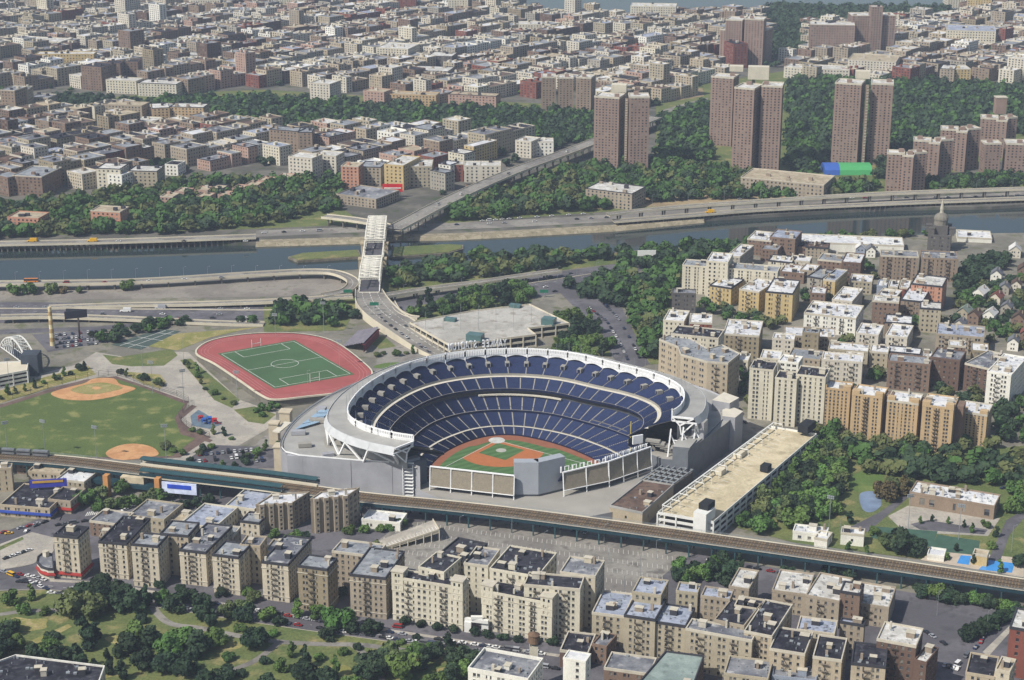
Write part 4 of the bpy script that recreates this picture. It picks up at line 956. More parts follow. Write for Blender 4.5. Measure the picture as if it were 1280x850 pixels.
sf = G(797, 553, 20); b = MB(); b.box((sf.x, sf.y, 22), (7, 1, 5.5), rad(25)); b.build('side_board', st_white, stad)
b = MB()
for (a, c, n, h0) in ((pd, pe, 22, 21.7), (pc, pd, 12, 20.9)):
    d = (c - a).normalized(); nrm = Vector((-d.y, d.x))
    for k in range(n):
        p = a + (c - a) * (k / n) + nrm * 4; b.beam((p.x, p.y, h0 - 1), (p.x, p.y, h0 + 2.6), .5 if k % 3 else .9)
        if k % 4: q = a + (c - a) * ((k + .8) / n) + nrm * 4; b.beam((p.x, p.y, h0 + 2.4), (q.x, q.y, h0 + (2.4 if k % 2 else -.2)), .4)
b.build('sign_frame', st_white, stad)
# roof sign, reading outwards
sign = 'YANKEE STADIUM'; sgm = mat('sign letters', 'dfe2e6', rough=.4)
x0, x1 = PJ(RF_.p(90, 40, 3))[0], 0
for i, ch in enumerate(sign):
    if ch == ' ': continue
    u = 631 - i * 5.25
    best = min([RF_.p(t / 10, 41, 2) for t in range(800, 1250)], key=lambda q: abs(PJ(q)[0] - u)); tt = math.degrees(math.atan2(best.y - SC.y, best.x - SC.x))
    cu = bpy.data.curves.new('letter', 'FONT'); cu.body = ch; cu.size = 7.4; cu.extrude = .5; cu.offset = .06; cu.align_x = 'CENTER'; cu.space_character = 1
    to = bpy.data.objects.new('tmp', cu); COL.objects.link(to); dg = bpy.context.evaluated_depsgraph_get(); me = bpy.data.meshes.new_from_object(to.evaluated_get(dg)); bpy.data.objects.remove(to)
    me.materials.clear(); me.materials.append(sgm); o = bpy.data.objects.new('letter', me); COL.objects.link(o); o.parent = stad
    dv = RF_.p(tt + 2, 0) - RF_.p(tt - 2, 0); ang = math.atan2(dv.y, dv.x); o.scale = (.55, 1, 1)
    o.location = best - stad.location; o.location.z = 41.0; o.rotation_euler = (rad(90), 0, ang)
b = MB()
for i in range(0, 15): 
    u = 633 - i * 5.25; q = min([RF_.p(t / 4, 41, 2.6) for t in range(300, 520)], key=lambda q: abs(PJ(q)[0] - u)); b.beam((q.x, q.y, 36), (q.x, q.y, 43), .2)
b.build('sign_post', metal_gy, stad)
b = MB(); P = [RF_.p(-10, 0, -6).xy, RF_.p(-10, 0, 14).xy, Vector((118, 1024)), Vector((109, 1006)), Vector((92, 1010)), Vector((84, 1020))]; b.prism(P, 0, 13, 0, mtop=1); b.build('end_terrace', [st_wall2, MATS['podium roof']], stad)
for k in range(6):
    z = 13 + k * 1.5; q = RF_.p(-10 - k * .4, 0, 4 - k * 2.5); b = MB(); b.box((q.x, q.y - 3, z + .75), (9, 6 - k * .6, 1.5), rad(-20)); b.build('terrace_step', st_conc, stad)
for k, (x, y, z0_) in enumerate(((96, 1013, 13), (104, 1016, 13), (112, 1021, 13))):
    b = MB(); b.beam((x, y, z0_), (x + 2, y + 4, 30), .8); b.beam((x + 8, y + 3, z0_), (x + 2, y + 4, 26), .7); b.build('support_strut', st_white, stad)
# plant and stair boxes on the outer terrace
for t in list(range(120, 222, 9)):
    q = OW.p(t, 0, -9 if t % 2 else -15); b = MB(); b.box((q.x, q.y, 21.6), (6 + t % 5, 4, 2.4 + t % 3), rad(t)); b.build('roof_unit', st_wall if t % 2 else st_conc, stad)
ringstrip('terrace_rail', st_white, OW, 21.2, -.6, OW, 22.2, -.6, (120, 223))
# ---------------------------------------------------------------- buildings near the camera, one by one from their roof corners
LAND = [(60, 700, 'the corner shops with red awnings'), (240, 620, 'the railway station'), (40, 640, 'the low dark-roofed shops'), (380, 640, 'the two bay-windowed blocks'), (505, 668, 'the tilted parking ramp'),
 (540, 755, 'the long cream apartment front'), (650, 770, 'the turreted apartment block'), (700, 830, 'the white rooftop tower'), (660, 690, 'the big parking lot'), (870, 820, 'the flat green-grey roof'), (1030, 720, 'the three pale-roofed blocks'),
 (1200, 775, 'the dark asphalt lot'), (1270, 790, 'the red brick corner block'), (1250, 705, 'the blue swimming pool'), (1035, 668, 'the small white sheds'), (1195, 625, 'the long low park building'), (1085, 625, 'the splash pad'), (1080, 600, 'the small park lawn'),
 (920, 590, 'the long white garage'), (1045, 510, 'the leftmost orange brick block'), (1130, 530, 'the middle orange brick block'), (1225, 540, 'the rightmost orange brick block'), (985, 490, 'the cream tower trio'), (870, 465, 'the angled tan block'), (940, 430, 'the grey-tan block with dark penthouse'),
 (1050, 395, 'the U-shaped white block'), (985, 375, 'the largest yellow brick block'), (890, 345, 'the long white slab block'), (1180, 290, 'the domed brick tower'), (1150, 335, 'the twin grey-brown blocks'), (1160, 370, 'the salmon block'), (1215, 425, 'the tan block among houses'), (1270, 475, 'the white corner block'), (1185, 470, 'the brown brick pair'),
 (1080, 302, 'the long white warehouse'), (1220, 390, 'the gabled houses'), (1230, 340, 'the hillside white house'), (812, 330, 'the white highway billboard'), (780, 400, 'the car-lined hillside street'), (615, 405, 'the flat garage roof'), (640, 450, 'the mirrored roof sign'), (480, 570, 'the stadium left wing'), (890, 560, 'the stadium right wing'),
 (465, 320, 'the white truss bridge'), (520, 410, 'the bridge approach road'), (355, 455, 'the red running track'), (445, 428, 'the track bleachers'), (110, 490, 'the near ball diamond'), (165, 560, 'the small lower diamond'), (160, 520, 'the ballfield outfield'), (180, 420, 'the tennis courts'), (62, 410, 'the tall cream chimney'), (25, 425, 'the white arched truss'), (100, 395, 'the dark billboard'), (280, 545, 'the pale plaza path'),
 (220, 355, 'the bare gravel lot'), (400, 320, 'the left river island'), (540, 310, 'the right river island'), (630, 165, 'the long street viaduct'), (490, 240, 'the red billboard'), (150, 225, 'the tall white facade'), (365, 175, 'the grey tower with roof cabin'), (150, 140, 'the cream slab block'), (222, 145, 'the pale orange complex'), (140, 95, 'the dark reddish slab'), (80, 77, 'the long yellow block'),
 (35, 145, 'the big taupe block'), (710, 120, 'the three-part grey slab'), (780, 165, 'the nearest twin brown tower'), (937, 160, 'the tallest brown tower cluster'), (1083, 150, 'the right twin brown tower'), (930, 50, 'the far left brown towers'), (1070, 45, 'the broad brown slab with roof house'), (1215, 45, 'the far cream block'), (1130, 215, 'the first stepped brown block'), (1180, 190, 'the third stepped brown block'), (1250, 160, 'the stepped block with tall tank'), (1255, 200, 'the block near right edge'),
 (1060, 215, 'the blue and green tennis bubble'), (780, 245, 'the low pale school'), (970, 235, 'the long low tan school'), (808, 54, 'the white office block'), (660, 35, 'the far cream block at top'), (100, 800, 'the open park lawn'), (260, 800, 'the curved park path'), (400, 830, 'the lower park lawn'), (150, 735, 'the park corner grove'), (60, 835, 'the dark roof at bottom left'), (40, 268, 'the low brick housing'), (135, 270, 'the salmon riverside block'), (300, 240, 'the brick housing rows'), (400, 240, 'the cream block by riverside trees')]
def BB(fl, fr, br, hv, wall, roof, look, h=None, cat='apartment block', group='apartment blocks near the stadium', **k):
    hh = h if h else HGT(fr[0] if len(hv) > 1 and hv[1] == 'r' else fl[0], fr[1] if len(hv) > 1 and hv[1] == 'r' else fl[1], hv[0])
    return building(rect(hh, fl, fr, br), hh, wall, roof, look=look, cat=cat, group=group, **k)
near = dict(level=0, fe=1, bay=2.7, ww=1.15, cornice=True, cop=coping_d)
g_ = 'cream apartment blocks along the park street'
BB((67, 670), (97, 673), (124, 661), (722,), 'cream', 'dark', 'narrow cream block with dark roof and ground floor shops', group=g_, name='apartment_block', shop=mat('red awning', '8e2f2a'), floors=7, **near)
BB((124, 672), (150, 672), (155, 664), (700,), 'tan', 'mid', 'low tan wing with grey roof', group=g_, h=16, level=0)
BB((123, 678), (158, 681), (213, 651), (722,), 'cream', 'dark', 'deep cream block with long dark roof', group=g_, floors=7, **near)
BB((164, 681), (197, 684), (222, 671), (733,), 'cream', 'grey', 'cream corner-lit block with grey roof', group=g_, floors=7, **near)
BB((200, 668), (235, 671), (255, 655), (705,), 'sand', 'grey', 'rear sand block with grey roof', group=g_, h=24, level=0)
BB((224, 688), (257, 692), (312, 661), (730,), 'cream', 'mid', 'cream block with dark-edged pale roof', group=g_, floors=7, **near)
BB((265, 694), (298, 698), (321, 682), (741,), 'cream', 'grey', 'cream block with long facade fire escapes', group=g_, floors=7, **near)
BB((300, 682), (325, 684), (332, 672), (720,), 'sand', 'mid', 'short sand rear wing', group=g_, h=22, level=0)
BB((327, 703), (360, 707), (415, 677), (750,), 'cream', 'mid', 'cream block with wide grey roof', group=g_, floors=7, **near)
BB((372, 708), (409, 713), (429, 700), (762,), 'olive', 'grey', 'olive brick block with flat grey roof', group=g_, floors=7, **near)
BB((415, 690), (470, 697), (490, 683), (740,), 'tan', 'grey', 'low tan rear block with grey roof', group=g_, h=20, level=0)
BB((437, 719), (482, 724), (531, 693), (770,), 'tan', 'grey', 'tan block with narrow front and tall chimneys', group=g_, floors=7, **near)
g_ = 'cream courtyard blocks by the parking lot'
# long cream front with corner turrets
def turret(root, p, s, z0, z1, m, ang):
    b = MB(); w_ = MB(); co, si = math.cos(ang), math.sin(ang); Q = [Vector((p[0] + x * co - y * si, p[1] + x * si + y * co)) for x, y in ((-s / 2, -s / 2), (s / 2, -s / 2), (s / 2, s / 2), (-s / 2, s / 2))]
    for i in range(4): facade(b, w_, Q[i], Q[(i + 1) % 4], z0, z1, 3, 2.0, .9, 1.7, 1, 0, edge=.6)
    b.prism(offset_poly(Q, -.35), z1, z1 + .6, 1); t_o = b.build('turret', [m, coping], root); w_.build('window', GL, t_o, stuff=True)
def fronts(fl, fr, br, vb, look, **k):
    hh = HGT(fl[0], fl[1], vb); P = rect(hh, fl, fr, br); r = building(P, hh, 'ivory', 'dark', look=look, cat='apartment block', group=g_, level=0, fe=1, bay=2.9, cornice=True, floors=7, **k)
    d = (P[1] - P[0]).normalized(); n = Vector((-d.y, d.x)); a = math.atan2(d.y, d.x)
    for c in (P[0] + d * 3 + n * 3, P[1] - d * 3 + n * 3): turret(r, c, 6.4, hh - 7, hh + 3.5, WALL['ivory'], a)
    return hh
fronts((490, 722), (578, 736), (597, 728), 775, 'long cream front with corner turrets and dark roof')
fronts((602, 739), (690, 756), (717, 741), 787, 'long ivory front with turrets beside the shared court')
BB((523, 710), (555, 717), (585, 700), (760,), 'ivory', 'dark', 'ivory middle wing with dark patched roof', group=g_, h=28, level=0)
BB((546, 695), (583, 703), (611, 681), (740,), 'sand', 'dark', 'sand wing with dark roof and stair cabins', group=g_, h=27, level=0)
BB((580, 705), (610, 709), (640, 690), (750,), 'ivory', 'mid', 'ivory wing with purple-grey roof', group=g_, h=27, level=0)
BB((612, 712), (672, 722), (705, 694), (775,), 'ivory', 'dark', 'large ivory wing with black roof', group=g_, h=28, level=0, fe=1)
BB((655, 732), (725, 738), (738, 723), (790,), 'ivory', 'dark', 'ivory cross wing with black roof and long side', group=g_, h=28, level=0, fe=1)
BB((700, 716), (744, 722), (768, 704), (760,), 'cream', 'mid', 'cream end wing with patched purple roof', group=g_, h=29, level=0, fe=1)
g_ = 'grey-tan apartment blocks at lower right'
nr = dict(level=0, fe=1, bay=3.2)
BB((740, 767), (780, 772), (802, 745), (806,), 'greytan', 'blue', 'grey-tan block with pale blue roof and patches', group=g_, **nr)
BB((780, 770), (819, 776), (840, 752), (818,), 'greytan', 'blue', 'grey-tan block with five tier fire escape', group=g_, **nr)
BB((818, 778), (857, 784), (886, 764), (822,), 'greytan', 'blue', 'grey-tan block with small dark roof patch', group=g_, **nr)
BB((857, 787), (940, 802), (951, 790), (838,), 'greytan', 'mid', 'broad grey-tan front with many small windows', group=g_, **nr)
BB((790, 741), (826, 746), (843, 728), (790,), 'greytan', 'blue', 'rear block with parapet-framed blue roof', group=g_, h=26, level=0)
BB((845, 740), (872, 743), (879, 732), (790,), 'greytan', 'blue', 'small rear block with square blue roof', group=g_, h=26, level=0)
BB((876, 746), (912, 751), (925, 740), (790,), 'tan', 'blue', 'tan block with blue roof beside black roofs', group=g_, h=25, level=0)
BB((893, 776), (930, 784), (958, 758), (810,), 'tan', 'dark', 'tan block with black roof and pale cabin', group=g_, h=24, level=0)
BB((918, 758), (950, 763), (962, 752), (800,), 'cream', 'dark', 'small cream block under a black roof', group=g_, h=24, level=0)
BB((930, 790), (965, 797), (1005, 760), (815,), 'sand', 'dark', 'sand block with long black roof', group=g_, h=24, level=0, fe=1)
BB((911, 734), (936, 738), (950, 715), (765,), 'tan', 'light', 'tan block with chalky pale roof', group=g_, h=20, level=0)
BB((965, 739), (1009, 745), (1029, 720), (765,), 'tan', 'light', 'tan block with broad white-grey roof', group=g_, **nr)
BB((1007, 745), (1049, 753), (1080, 727), (779,), 'tan', 'light', 'tan middle block with chalky roof and vents', group=g_, **nr)
BB((1066, 754), (1111, 761), (1131, 737), (786, 'r'), 'tan', 'light', 'tan block with dark brick side wall', group=g_, **nr)
BB((1050, 740), (1075, 744), (1090, 733), (775,), 'brown', 'light', 'small linking block with pale roof', group=g_, h=20, level=0)
BB((996, 788), (1043, 794), (1060, 779), (815,), 'cream', 'blue', 'low cream block with two black tank boxes', group=g_, h=20, level=0)
BB((1050, 778), (1080, 783), (1092, 780), (815,), 'tan', 'blue', 'tan annex with pale blue roof', group=g_, h=20, level=0)
BB((962, 812), (1006, 819), (1038, 795), (850,), 'sand', 'dark', 'sand block with black roof and light shaft', group=g_, h=22, **nr)
BB((1016, 822), (1052, 827), (1085, 803), (862,), 'sand', 'dark', 'middle black-roofed sand block', group=g_, h=22, **nr)
BB((1064, 830), (1107, 835), (1142, 812), (870,), 'sand', 'dark', 'cream front with black roof and pale cabin', group=g_, h=24, **nr)
BB((1096, 800), (1145, 809), (1175, 791), (850,), 'dkbrown', 'light', 'dark brown brick block with chalk white roof', group=g_, h=28, **nr)
BB((1143, 826), (1158, 830), (1175, 812), (860,), 'dkbrown', 'light', 'narrow dark brick wing with white roof', group=g_, h=22, level=0)
BB((905, 843), (960, 850), (985, 830), (900,), 'greytan', 'mid', 'grey roof at the bottom edge', group=g_, h=14, level=0)
BB((965, 846), (1020, 852), (1040, 838), (900,), 'bluegrey', 'mid', 'blue-grey low roof at the bottom edge', group=g_, h=12, level=0)
BB((1262, 785), (1300, 792), (1320, 770), (845,), 'red', 'light', 'red brick corner block with pale roof at right edge', level=0, bay=4, group='red brick buildings')
BB((1207, 842), (1243, 848), (1245, 822), (870,), 'sand', 'dark', 'low black roof with cream edge at lower right', h=14, level=0, junk=.5, group=g_)
BB((1244, 838), (1262, 842), (1266, 825), (870,), 'cream', 'tan', 'cream stepped block with white cabin', h=18, level=0, group=g_)
# flat roofs at the bottom
root = building([G(u, v, 14).xy for u, v in ((795, 858), (832, 815), (880, 821), (862, 870))], 14, 'dkbrown', 'green', level=0, junk=.2, look='long low building with smooth green-grey roof', cat='garage', group='low buildings', bay=4, cop=coping_d)
BB((755, 836), (812, 844), (835, 826), (860,), 'brown', 'mid', 'low brown brick shed with grey roof', h=8, level=0, group='low buildings', junk=.3)
BB((740, 806), (758, 810), (770, 795), (850,), 'brown', 'mid', 'small brown brick shop with skylights', h=10, level=0, group='low buildings')
BB((700, 814), (735, 818), (752, 795), (850,), 'dkbrown', 'dark', 'dark-roofed corner shop', h=9, level=0, group='low buildings')
BB((585, 838), (660, 852), (700, 830), (900,), 'white', 'mid', 'pale parapet roof with vents at bottom centre', h=20, level=0, group='low buildings', parapet=1.6)
BB((704, 823), (732, 828), (738, 818), (900,), 'white', 'white', 'white rooftop tower with round tank lid', h=30, level=0, bay=5, parapet=.5, junk=0, group='towers')
r = empty('brick_stack', G(667, 862, 0)); b = MB(); b.box((r.location.x, r.location.y, 12), (4, 4, 24), 0); b.build('shaft', WALL['ivory'], r); b = MB(); b.cyl(r.location, 2.8, 2.6, 25.5, 29.5, 14); b.cyl(r.location, 3.0, .3, 29.5, 31, 14); b.build('tank', mat('tank wood', '6b5644', var=.2), r)
b = MB(); [b.beam((r.location.x + x, r.location.y + y, 24), (r.location.x + x, r.location.y + y, 25.5), .4) for x in (-1.6, 1.6) for y in (-1.6, 1.6)]; b.build('tank_leg', metal_dk, r, stuff=True); tag(r, 'square cream chimney shaft carrying a brown water tank', 'chimney')
building([G(u, v, 16).xy for u, v in ((-30, 838), (20, 820), (131, 834), (118, 870), (-30, 880))], 16, 'cream', 'dark', level=0, cop=mat('white coping', 'd0cec6'), look='dark roof edged in white at bottom left corner', cat='building', group='low buildings')
# the two blocks with bay windows by the railway
g_ = 'tan bay-windowed blocks'
for fl, fr, br, vb, lk in (((320, 632), (367, 629), (387, 616), 664, 'left tan block with projecting bays'), ((388, 625), (436, 620), (449, 611), 667, 'right tan block with projecting bays')):
    hh = HGT(fl[0], fl[1], vb); P = [G(*fl, hh).xy, G(*fr, hh).xy, G(*br, hh).xy, (G(*br, hh) - G(*fr, hh) + G(*fl, hh)).xy]; d = (P[1] - P[0]); L = d.length; d.normalize(); n = Vector((d.y, -d.x)); pts = []
    k = 4
    for i in range(k):
        a = P[0] + d * (L * i / k); pts += [a, a + d * L / k * .3, a + d * L / k * .38 + n * 1.6, a + d * L / k * .85 + n * 1.6, a + d * L / k * .93]
    pts += [P[1], P[2], P[3]]
    building(pts, hh, 'tan', 'white', floors=6, level=0, bay=2.2, ww=1.25, edge=.15, look=lk, cat='apartment block', group=g_, name='apartment_block', tank=False, junk=1.2)
# low shops and station side
g_ = 'low shops and sheds beside the railway'
for fl, fr, br, vb, wl, rf, lk, kw in (
    ((-20, 588), (14, 586), (24, 580), 616, 'sand', 'white', 'plain cream block at the left edge', dict(bay=3.5)),
    ((0, 632), (62, 637), (88, 610), 645, 'sand', 'dark', 'low dark-roofed row of shops', dict(shop=mat('blue shop sign', '27408e'))),
    ((60, 625), (88, 628), (104, 612), 640, 'tan', 'dark', 'small dark-roofed shop with red awning', dict(shop=mat('red awning', '8e2f2a'))),
    ((35, 590), (75, 593), (82, 584), 604, 'sand', 'tan', 'tan long roof beside the tracks', {}),
    ((20, 580), (60, 583), (66, 572), 592, 'brown', 'blue', 'long shed with pale blue roof', {}),
    ((70, 600), (105, 604), (128, 590), 612, 'greytan', 'white', 'low white-roofed shed under the station', {}),
    ((112, 652), (150, 657), (165, 642), 670, 'brown', 'mid', 'brown shop with skylight roof', {}),
    ((135, 655), (155, 658), (162, 648), 667, 'red', 'brown', 'small red-brown shed', {}),
    ((160, 645), (205, 651), (222, 630), 662, 'greytan', 'mid', 'flat shop roof of worn grey', {}),
    ((203, 650), (228, 653), (236, 640), 662, 'brown', 'tan', 'small brick parapet building', {}),
    ((226, 655), (268, 661), (298, 636), 672, 'ivory', 'blue', 'wide low building with pale blue roof', {}),
    ((282, 633), (318, 638), (345, 615), 650, 'ivory', 'blue', 'long low market hall with blue-white roof', {}),
    ((300, 652), (324, 655), (332, 643), 668, 'cream', 'grey', 'small cream annex with windows', {}),
    ((452, 650), (500, 655), (508, 643), 660, 'white', 'white', 'low white building behind the ramp', {}),
    ((330, 690), (372, 694), (395, 680), 720, 'greytan', 'mid', 'weathered rear roof between blocks', {}),
    ((255, 670), (290, 673), (305, 660), 700, 'tan', 'grey', 'rear grey roof with cabins', {})):
    BB(fl, fr, br, (vb,), wl, rf, lk, group=g_, cat='shop' if 'shop' in lk else 'building', level=0, junk=.6, **kw)
building([G(u, v, 6).xy for u, v in ((46, 703), (47, 697), (52, 693), (60, 692), (66, 694), (67, 712), (60, 712), (51, 709))], 6, 'pale', 'mid', level=0, floors=1, bay=3, ww=2.2, wh=2.6, shop=mat('red awning', '8e2f2a'), label='low rounded white corner shops with red awnings', cat='shop', junk=.5)
# ---- hillside quarter right of the stadium
g_ = 'apartment blocks on the hill beyond the stadium'
m1 = dict(level=1, bay=3.1, group=g_)
P = [G(u, v, 30).xy for u, v in ((824, 425), (847, 434), (851, 444), (884, 453), (910, 455), (925, 443), (903, 432), (885, 437), (870, 428), (856, 420), (838, 419))]
building(P, 30, 'sand', 'grey', floors=7, level=0, fe=1, look='angled tan block stepping round the stadium corner', cat='apartment block', group=g_)
H_ = lambda fl, fr, br, vb, wl, rf, lk, **k: BB(fl, fr, br, (vb,), wl, rf, lk, **{**m1, **k})
H_((839, 418), (898, 424), (903, 413), 436, 'ivory', 'dark', 'cream block with long dark roof', h=32)
H_((829, 401), (855, 403), (866, 390), 425, 'ivory', 'white', 'ivory block behind the angled tan block', h=26)
H_((862, 404), (890, 405), (897, 394), 420, 'red', 'white', 'small block with maroon mansard storey', h=26)
H_((904, 418), (949, 421), (976, 404), 447, 'olive', 'white', 'grey-tan block with dark penthouse', fe=1, level=0)
H_((853, 332), (972, 341), (980, 334), 366, 'ivory', 'grey', 'long white slab block above the yellow blocks', level=0, floors=9, bay=3.6)
H_((883, 327), (910, 329), (918, 318), 345, 'ivory', 'white', 'raised central part of the slab block', h=30)
H_((908, 320), (925, 322), (945, 308), 340, 'grey', 'white', 'low block with sawtooth white roofs', h=16)
H_((840, 367), (870, 368), (880, 363), 388, 'darkgrey', 'mid', 'dark sooty block with broken parapet', h=18)
for i, (fl, fr, br, vb) in enumerate((((887, 357), (914, 361), (930, 350), 380), ((924, 362), (949, 366), (970, 352), 388), ((957, 365), (991, 368), (1006, 352), 399))):
    H_(fl, fr, br, vb, 'yellow', 'white', ('left yellow brick block with white roof', 'middle yellow brick block with white roof', 'largest yellow brick block with white roof')[i], level=0, fe=1)
H_((1009, 346), (1028, 349), (1037, 338), 373, 'grey', 'grey', 'narrow grey block with dark trims', level=0, fe=1)
H_((1029, 350), (1044, 352), (1062, 339), 377, 'yellow', 'blue', 'small yellow-fronted block with blue roof', level=0, fe=1)
H_((1005, 392), (1070, 399), (1097, 385), 414, 'white', 'white', 'U-shaped white block with black fire escapes', level=0, fe=1)
H_((980, 420), (1044, 423), (1052, 412), 437, 'tan', 'white', 'low tan block with dark fire escapes', level=0, fe=1)
H_((1070, 417), (1098, 420), (1108, 408), 438, 'pale', 'white', 'pale arched-window block, left one', level=0, fe=1)
H_((1107, 420), (1134, 423), (1150, 409), 438, 'pale', 'white', 'pale arched-window block, right one', level=0, fe=1)
H_((934, 299), (964, 302), (975, 292), 318, 'brown', 'white', 'brown block above the river, left one')
H_((962, 297), (994, 300), (1003, 290), 320, 'brown', 'blue', 'brown block above the river, right one')
H_((951, 312), (972, 314), (980, 305), 326, 'brown', 'grey', 'small brown block above the river')
H_((960, 326), (990, 329), (998, 322), 340, 'ivory', 'white', 'low ivory block with vents'); H_((987, 326), (1012, 328), (1020, 322), 340, 'ivory', 'white', 'low ivory block next to it')
H_((992, 309), (1008, 310), (1014, 304), 320, 'brown', 'dark', 'short brown house row'); H_((1007, 309), (1035, 311), (1042, 305), 321, 'tan', 'brown', 'short tan house row')
H_((1022, 325), (1052, 328), (1060, 320), 345, 'brown', 'grey', 'brown block with pale cabins'); H_((1052, 328), (1076, 330), (1090, 319), 353, 'dkbrown', 'white', 'dark brown block with white roof', level=0)
H_((1000, 338), (1018, 340), (1024, 332), 352, 'tan', 'white', 'small tan block with white roof'); H_((975, 340), (1005, 343), (1010, 333), 352, 'brown', 'white', 'low block with white roof strips')
b = H_((1000, 303), (1130, 308), (1138, 298), 313, 'white', 'white', 'long white warehouse by the river', bay=30, junk=.3, cat='warehouse')
H_((1197, 297), (1240, 299), (1244, 290), 302, 'white', 'white', 'long white shed right of the domed tower', bay=30, junk=.3, cat='warehouse')
H_((1101, 320), (1148, 322), (1153, 315), 349, 'taupe', 'mid', 'left twin grey-brown block with white windows', level=0, fe=1); H_((1152, 323), (1198, 325), (1206, 316), 351, 'taupe', 'mid', 'right twin grey-brown block with white windows', level=0, fe=1)
H_((1139, 355), (1178, 359), (1200, 349), 386, 'salmon', 'light', 'salmon block with white right wall', level=0)
H_((1094, 372), (1118, 375), (1130, 364), 389, 'taupe', 'white', 'grey block with white cabin, left one', level=0, fe=1); H_((1126, 375), (1153, 378), (1169, 364), 398, 'taupe', 'white', 'grey block with white cabin, right one', level=0, fe=1)
H_((1170, 418), (1230, 423), (1256, 411), 440, 'tan', 'blue', 'wide tan block among the houses', level=0, fe=1)
H_((1040, 375), (1065, 378), (1080, 362), 392, 'pale', 'white', 'pale rear block with cluttered roof'); H_((1096, 358), (1108, 359), (1115, 352), 372, 'bluegrey', 'white', 'first low terrace with white roof'); H_((1110, 359), (1122, 360), (1130, 352), 372, 'greytan', 'white', 'second low terrace with white roof'); H_((1124, 360), (1136, 361), (1144, 352), 372, 'red', 'white', 'third low terrace with white roof')
H_((1062, 352), (1090, 354), (1098, 345), 366, 'greytan', 'white', 'row house terrace with white roof')
# domed tower
tw = H_((1160, 294), (1189, 296), (1197, 289), 314, 'darkgrey', 'mid', 'square brick tower with grey dome and spire', cat='courthouse', level=0, junk=0)
hh = HGT(1160, 294, 314); c = tw.location; b = MB(); b.box((c.x, c.y, hh + 4), (13, 13, 8), rad(-15)); b.build('drum_base', WALL['darkgrey'], tw)
for x, y in ((-9, -6), (9, -6), (-9, 6), (9, 6)): b = MB(); b.box((c.x + x, c.y + y, hh + 3), (4.5, 4.5, 6), rad(-15)); b.box((c.x + x, c.y + y, hh + 6.4), (5.2, 5.2, .8), rad(-15)); b.build('corner_turret', WALL['darkgrey'], tw)
b = MB(); b.cyl(c, 6.2, 6.0, hh + 8, hh + 13, 12); 
for k in range(5): a0, a1 = k * math.pi / 10, (k + 1) * math.pi / 10; b.cyl(c, 6.4 * math.cos(a0) + .3, 6.4 * math.cos(a1) + .3, hh + 13 + 6 * math.sin(a0), hh + 13 + 6 * math.sin(a1), 12)
b.build('dome', mat('grey dome', '77736a'), tw); b = MB(); b.cyl(c, 1.8, 1.5, hh + 18.5, hh + 22, 8); b.cyl(c, 1.9, .1, hh + 22, hh + 32, 8); b.build('spire', mat('pale spire', 'b0ab9c'), tw)
# cream tower trio
for fl, fr, br, vb, lk in (((937, 461), (967, 464), (976, 454), 523, 'left cream tower of the trio'), ((969, 473), (996, 476), (1004, 467), 531, 'middle grey-cream tower of the trio'), ((995, 469), (1032, 473), (1041, 462), 531, 'right cream tower of the trio')):
    H_(fl, fr, br, vb, 'ivory', 'dark', lk, level=0, floors=12, bay=3.4, cat='apartment tower')
H_((973, 452), (998, 455), (1004, 447), 468, 'white', 'white', 'white penthouse block with slots behind the cream trio', h=36, bay=2)
for i, (fl, fr, br, vb) in enumerate((((1024, 485), (1063, 489), (1083, 481), 534), ((1065, 493), (1103, 498), (1125, 488), 547), ((1109, 501), (1148, 506), (1170, 496), 553), ((1153, 507), (1192, 512), (1216, 500), 563), ((1199, 515), (1234, 520), (1250, 508), 553))):
    nm = ('leftmost', 'second', 'middle', 'fourth', 'rightmost')[i]
    hh = HGT(fl[0], fl[1], vb); P = rect(hh, fl, fr, br); r = building(P, hh, 'orange', 'white', floors=12, level=0, bay=2.5, ww=1.1, fe=1 if i in (1, 3) else 0, label=nm + ' tall orange brick block with white roof above the park', cat='apartment block', group='orange brick blocks above the park')
    d = (P[1] - P[0]).normalized(); n = Vector((-d.y, d.x)); a = math.atan2(d.y, d.x)
    for c in (P[0] + d * 2.4 + n * 2.2, P[1] - d * 2.4 + n * 2.2): b = MB(); b.box((c.x, c.y, hh + 1.2), (5, 4.6, 3.4), a); b.build('corner_pier', WALL['orange'], r)
    if i < 4: 
        Q = [P[1] + n * 9, P[1] + n * 9 + d * 5, P[2] + d * 5 - n * 2, P[2] - n * 2]; b = MB(); b.prism(Q, 0, hh - .6); b.build('linking_wing', WALL['brown'], r)
H_((1027, 450), (1078, 454), (1088, 445), 481, 'pale', 'white', 'pale grey row with fire escapes behind the orange blocks', level=0, fe=1)
H_((1110, 452), (1163, 457), (1171, 448), 486, 'brown', 'grey', 'brown and white brick row behind the orange blocks', level=0, fe=1)
H_((1163, 447), (1200, 452), (1208, 440), 484, 'dkbrown', 'mid', 'left dark brown brick block'); H_((1206, 455), (1236, 462), (1262, 445), 488, 'dkbrown', 'mid', 'right dark brown brick block', level=0, fe=1)
H_((1234, 465), (1264, 470), (1292, 449), 506, 'white', 'white', 'white corner block with white roof', level=0, fe=1)
H_((912, 450), (935, 452), (945, 444), 470, 'ivory', 'white', 'low white-roofed garage behind the tan block', h=8)
H_((950, 448), (975, 450), (982, 440), 470, 'ivory', 'white', 'cream block with white chimneys'); H_((985, 447), (1025, 451), (1035, 440), 470, 'tan', 'grey', 'tan cluttered roof block'); H_((1035, 437), (1085, 441), (1095, 432), 456, 'greytan', 'white', 'long grey-tan terrace'); H_((1087, 440), (1110, 442), (1120, 434), 458, 'greytan', 'white', 'short grey-tan terrace')
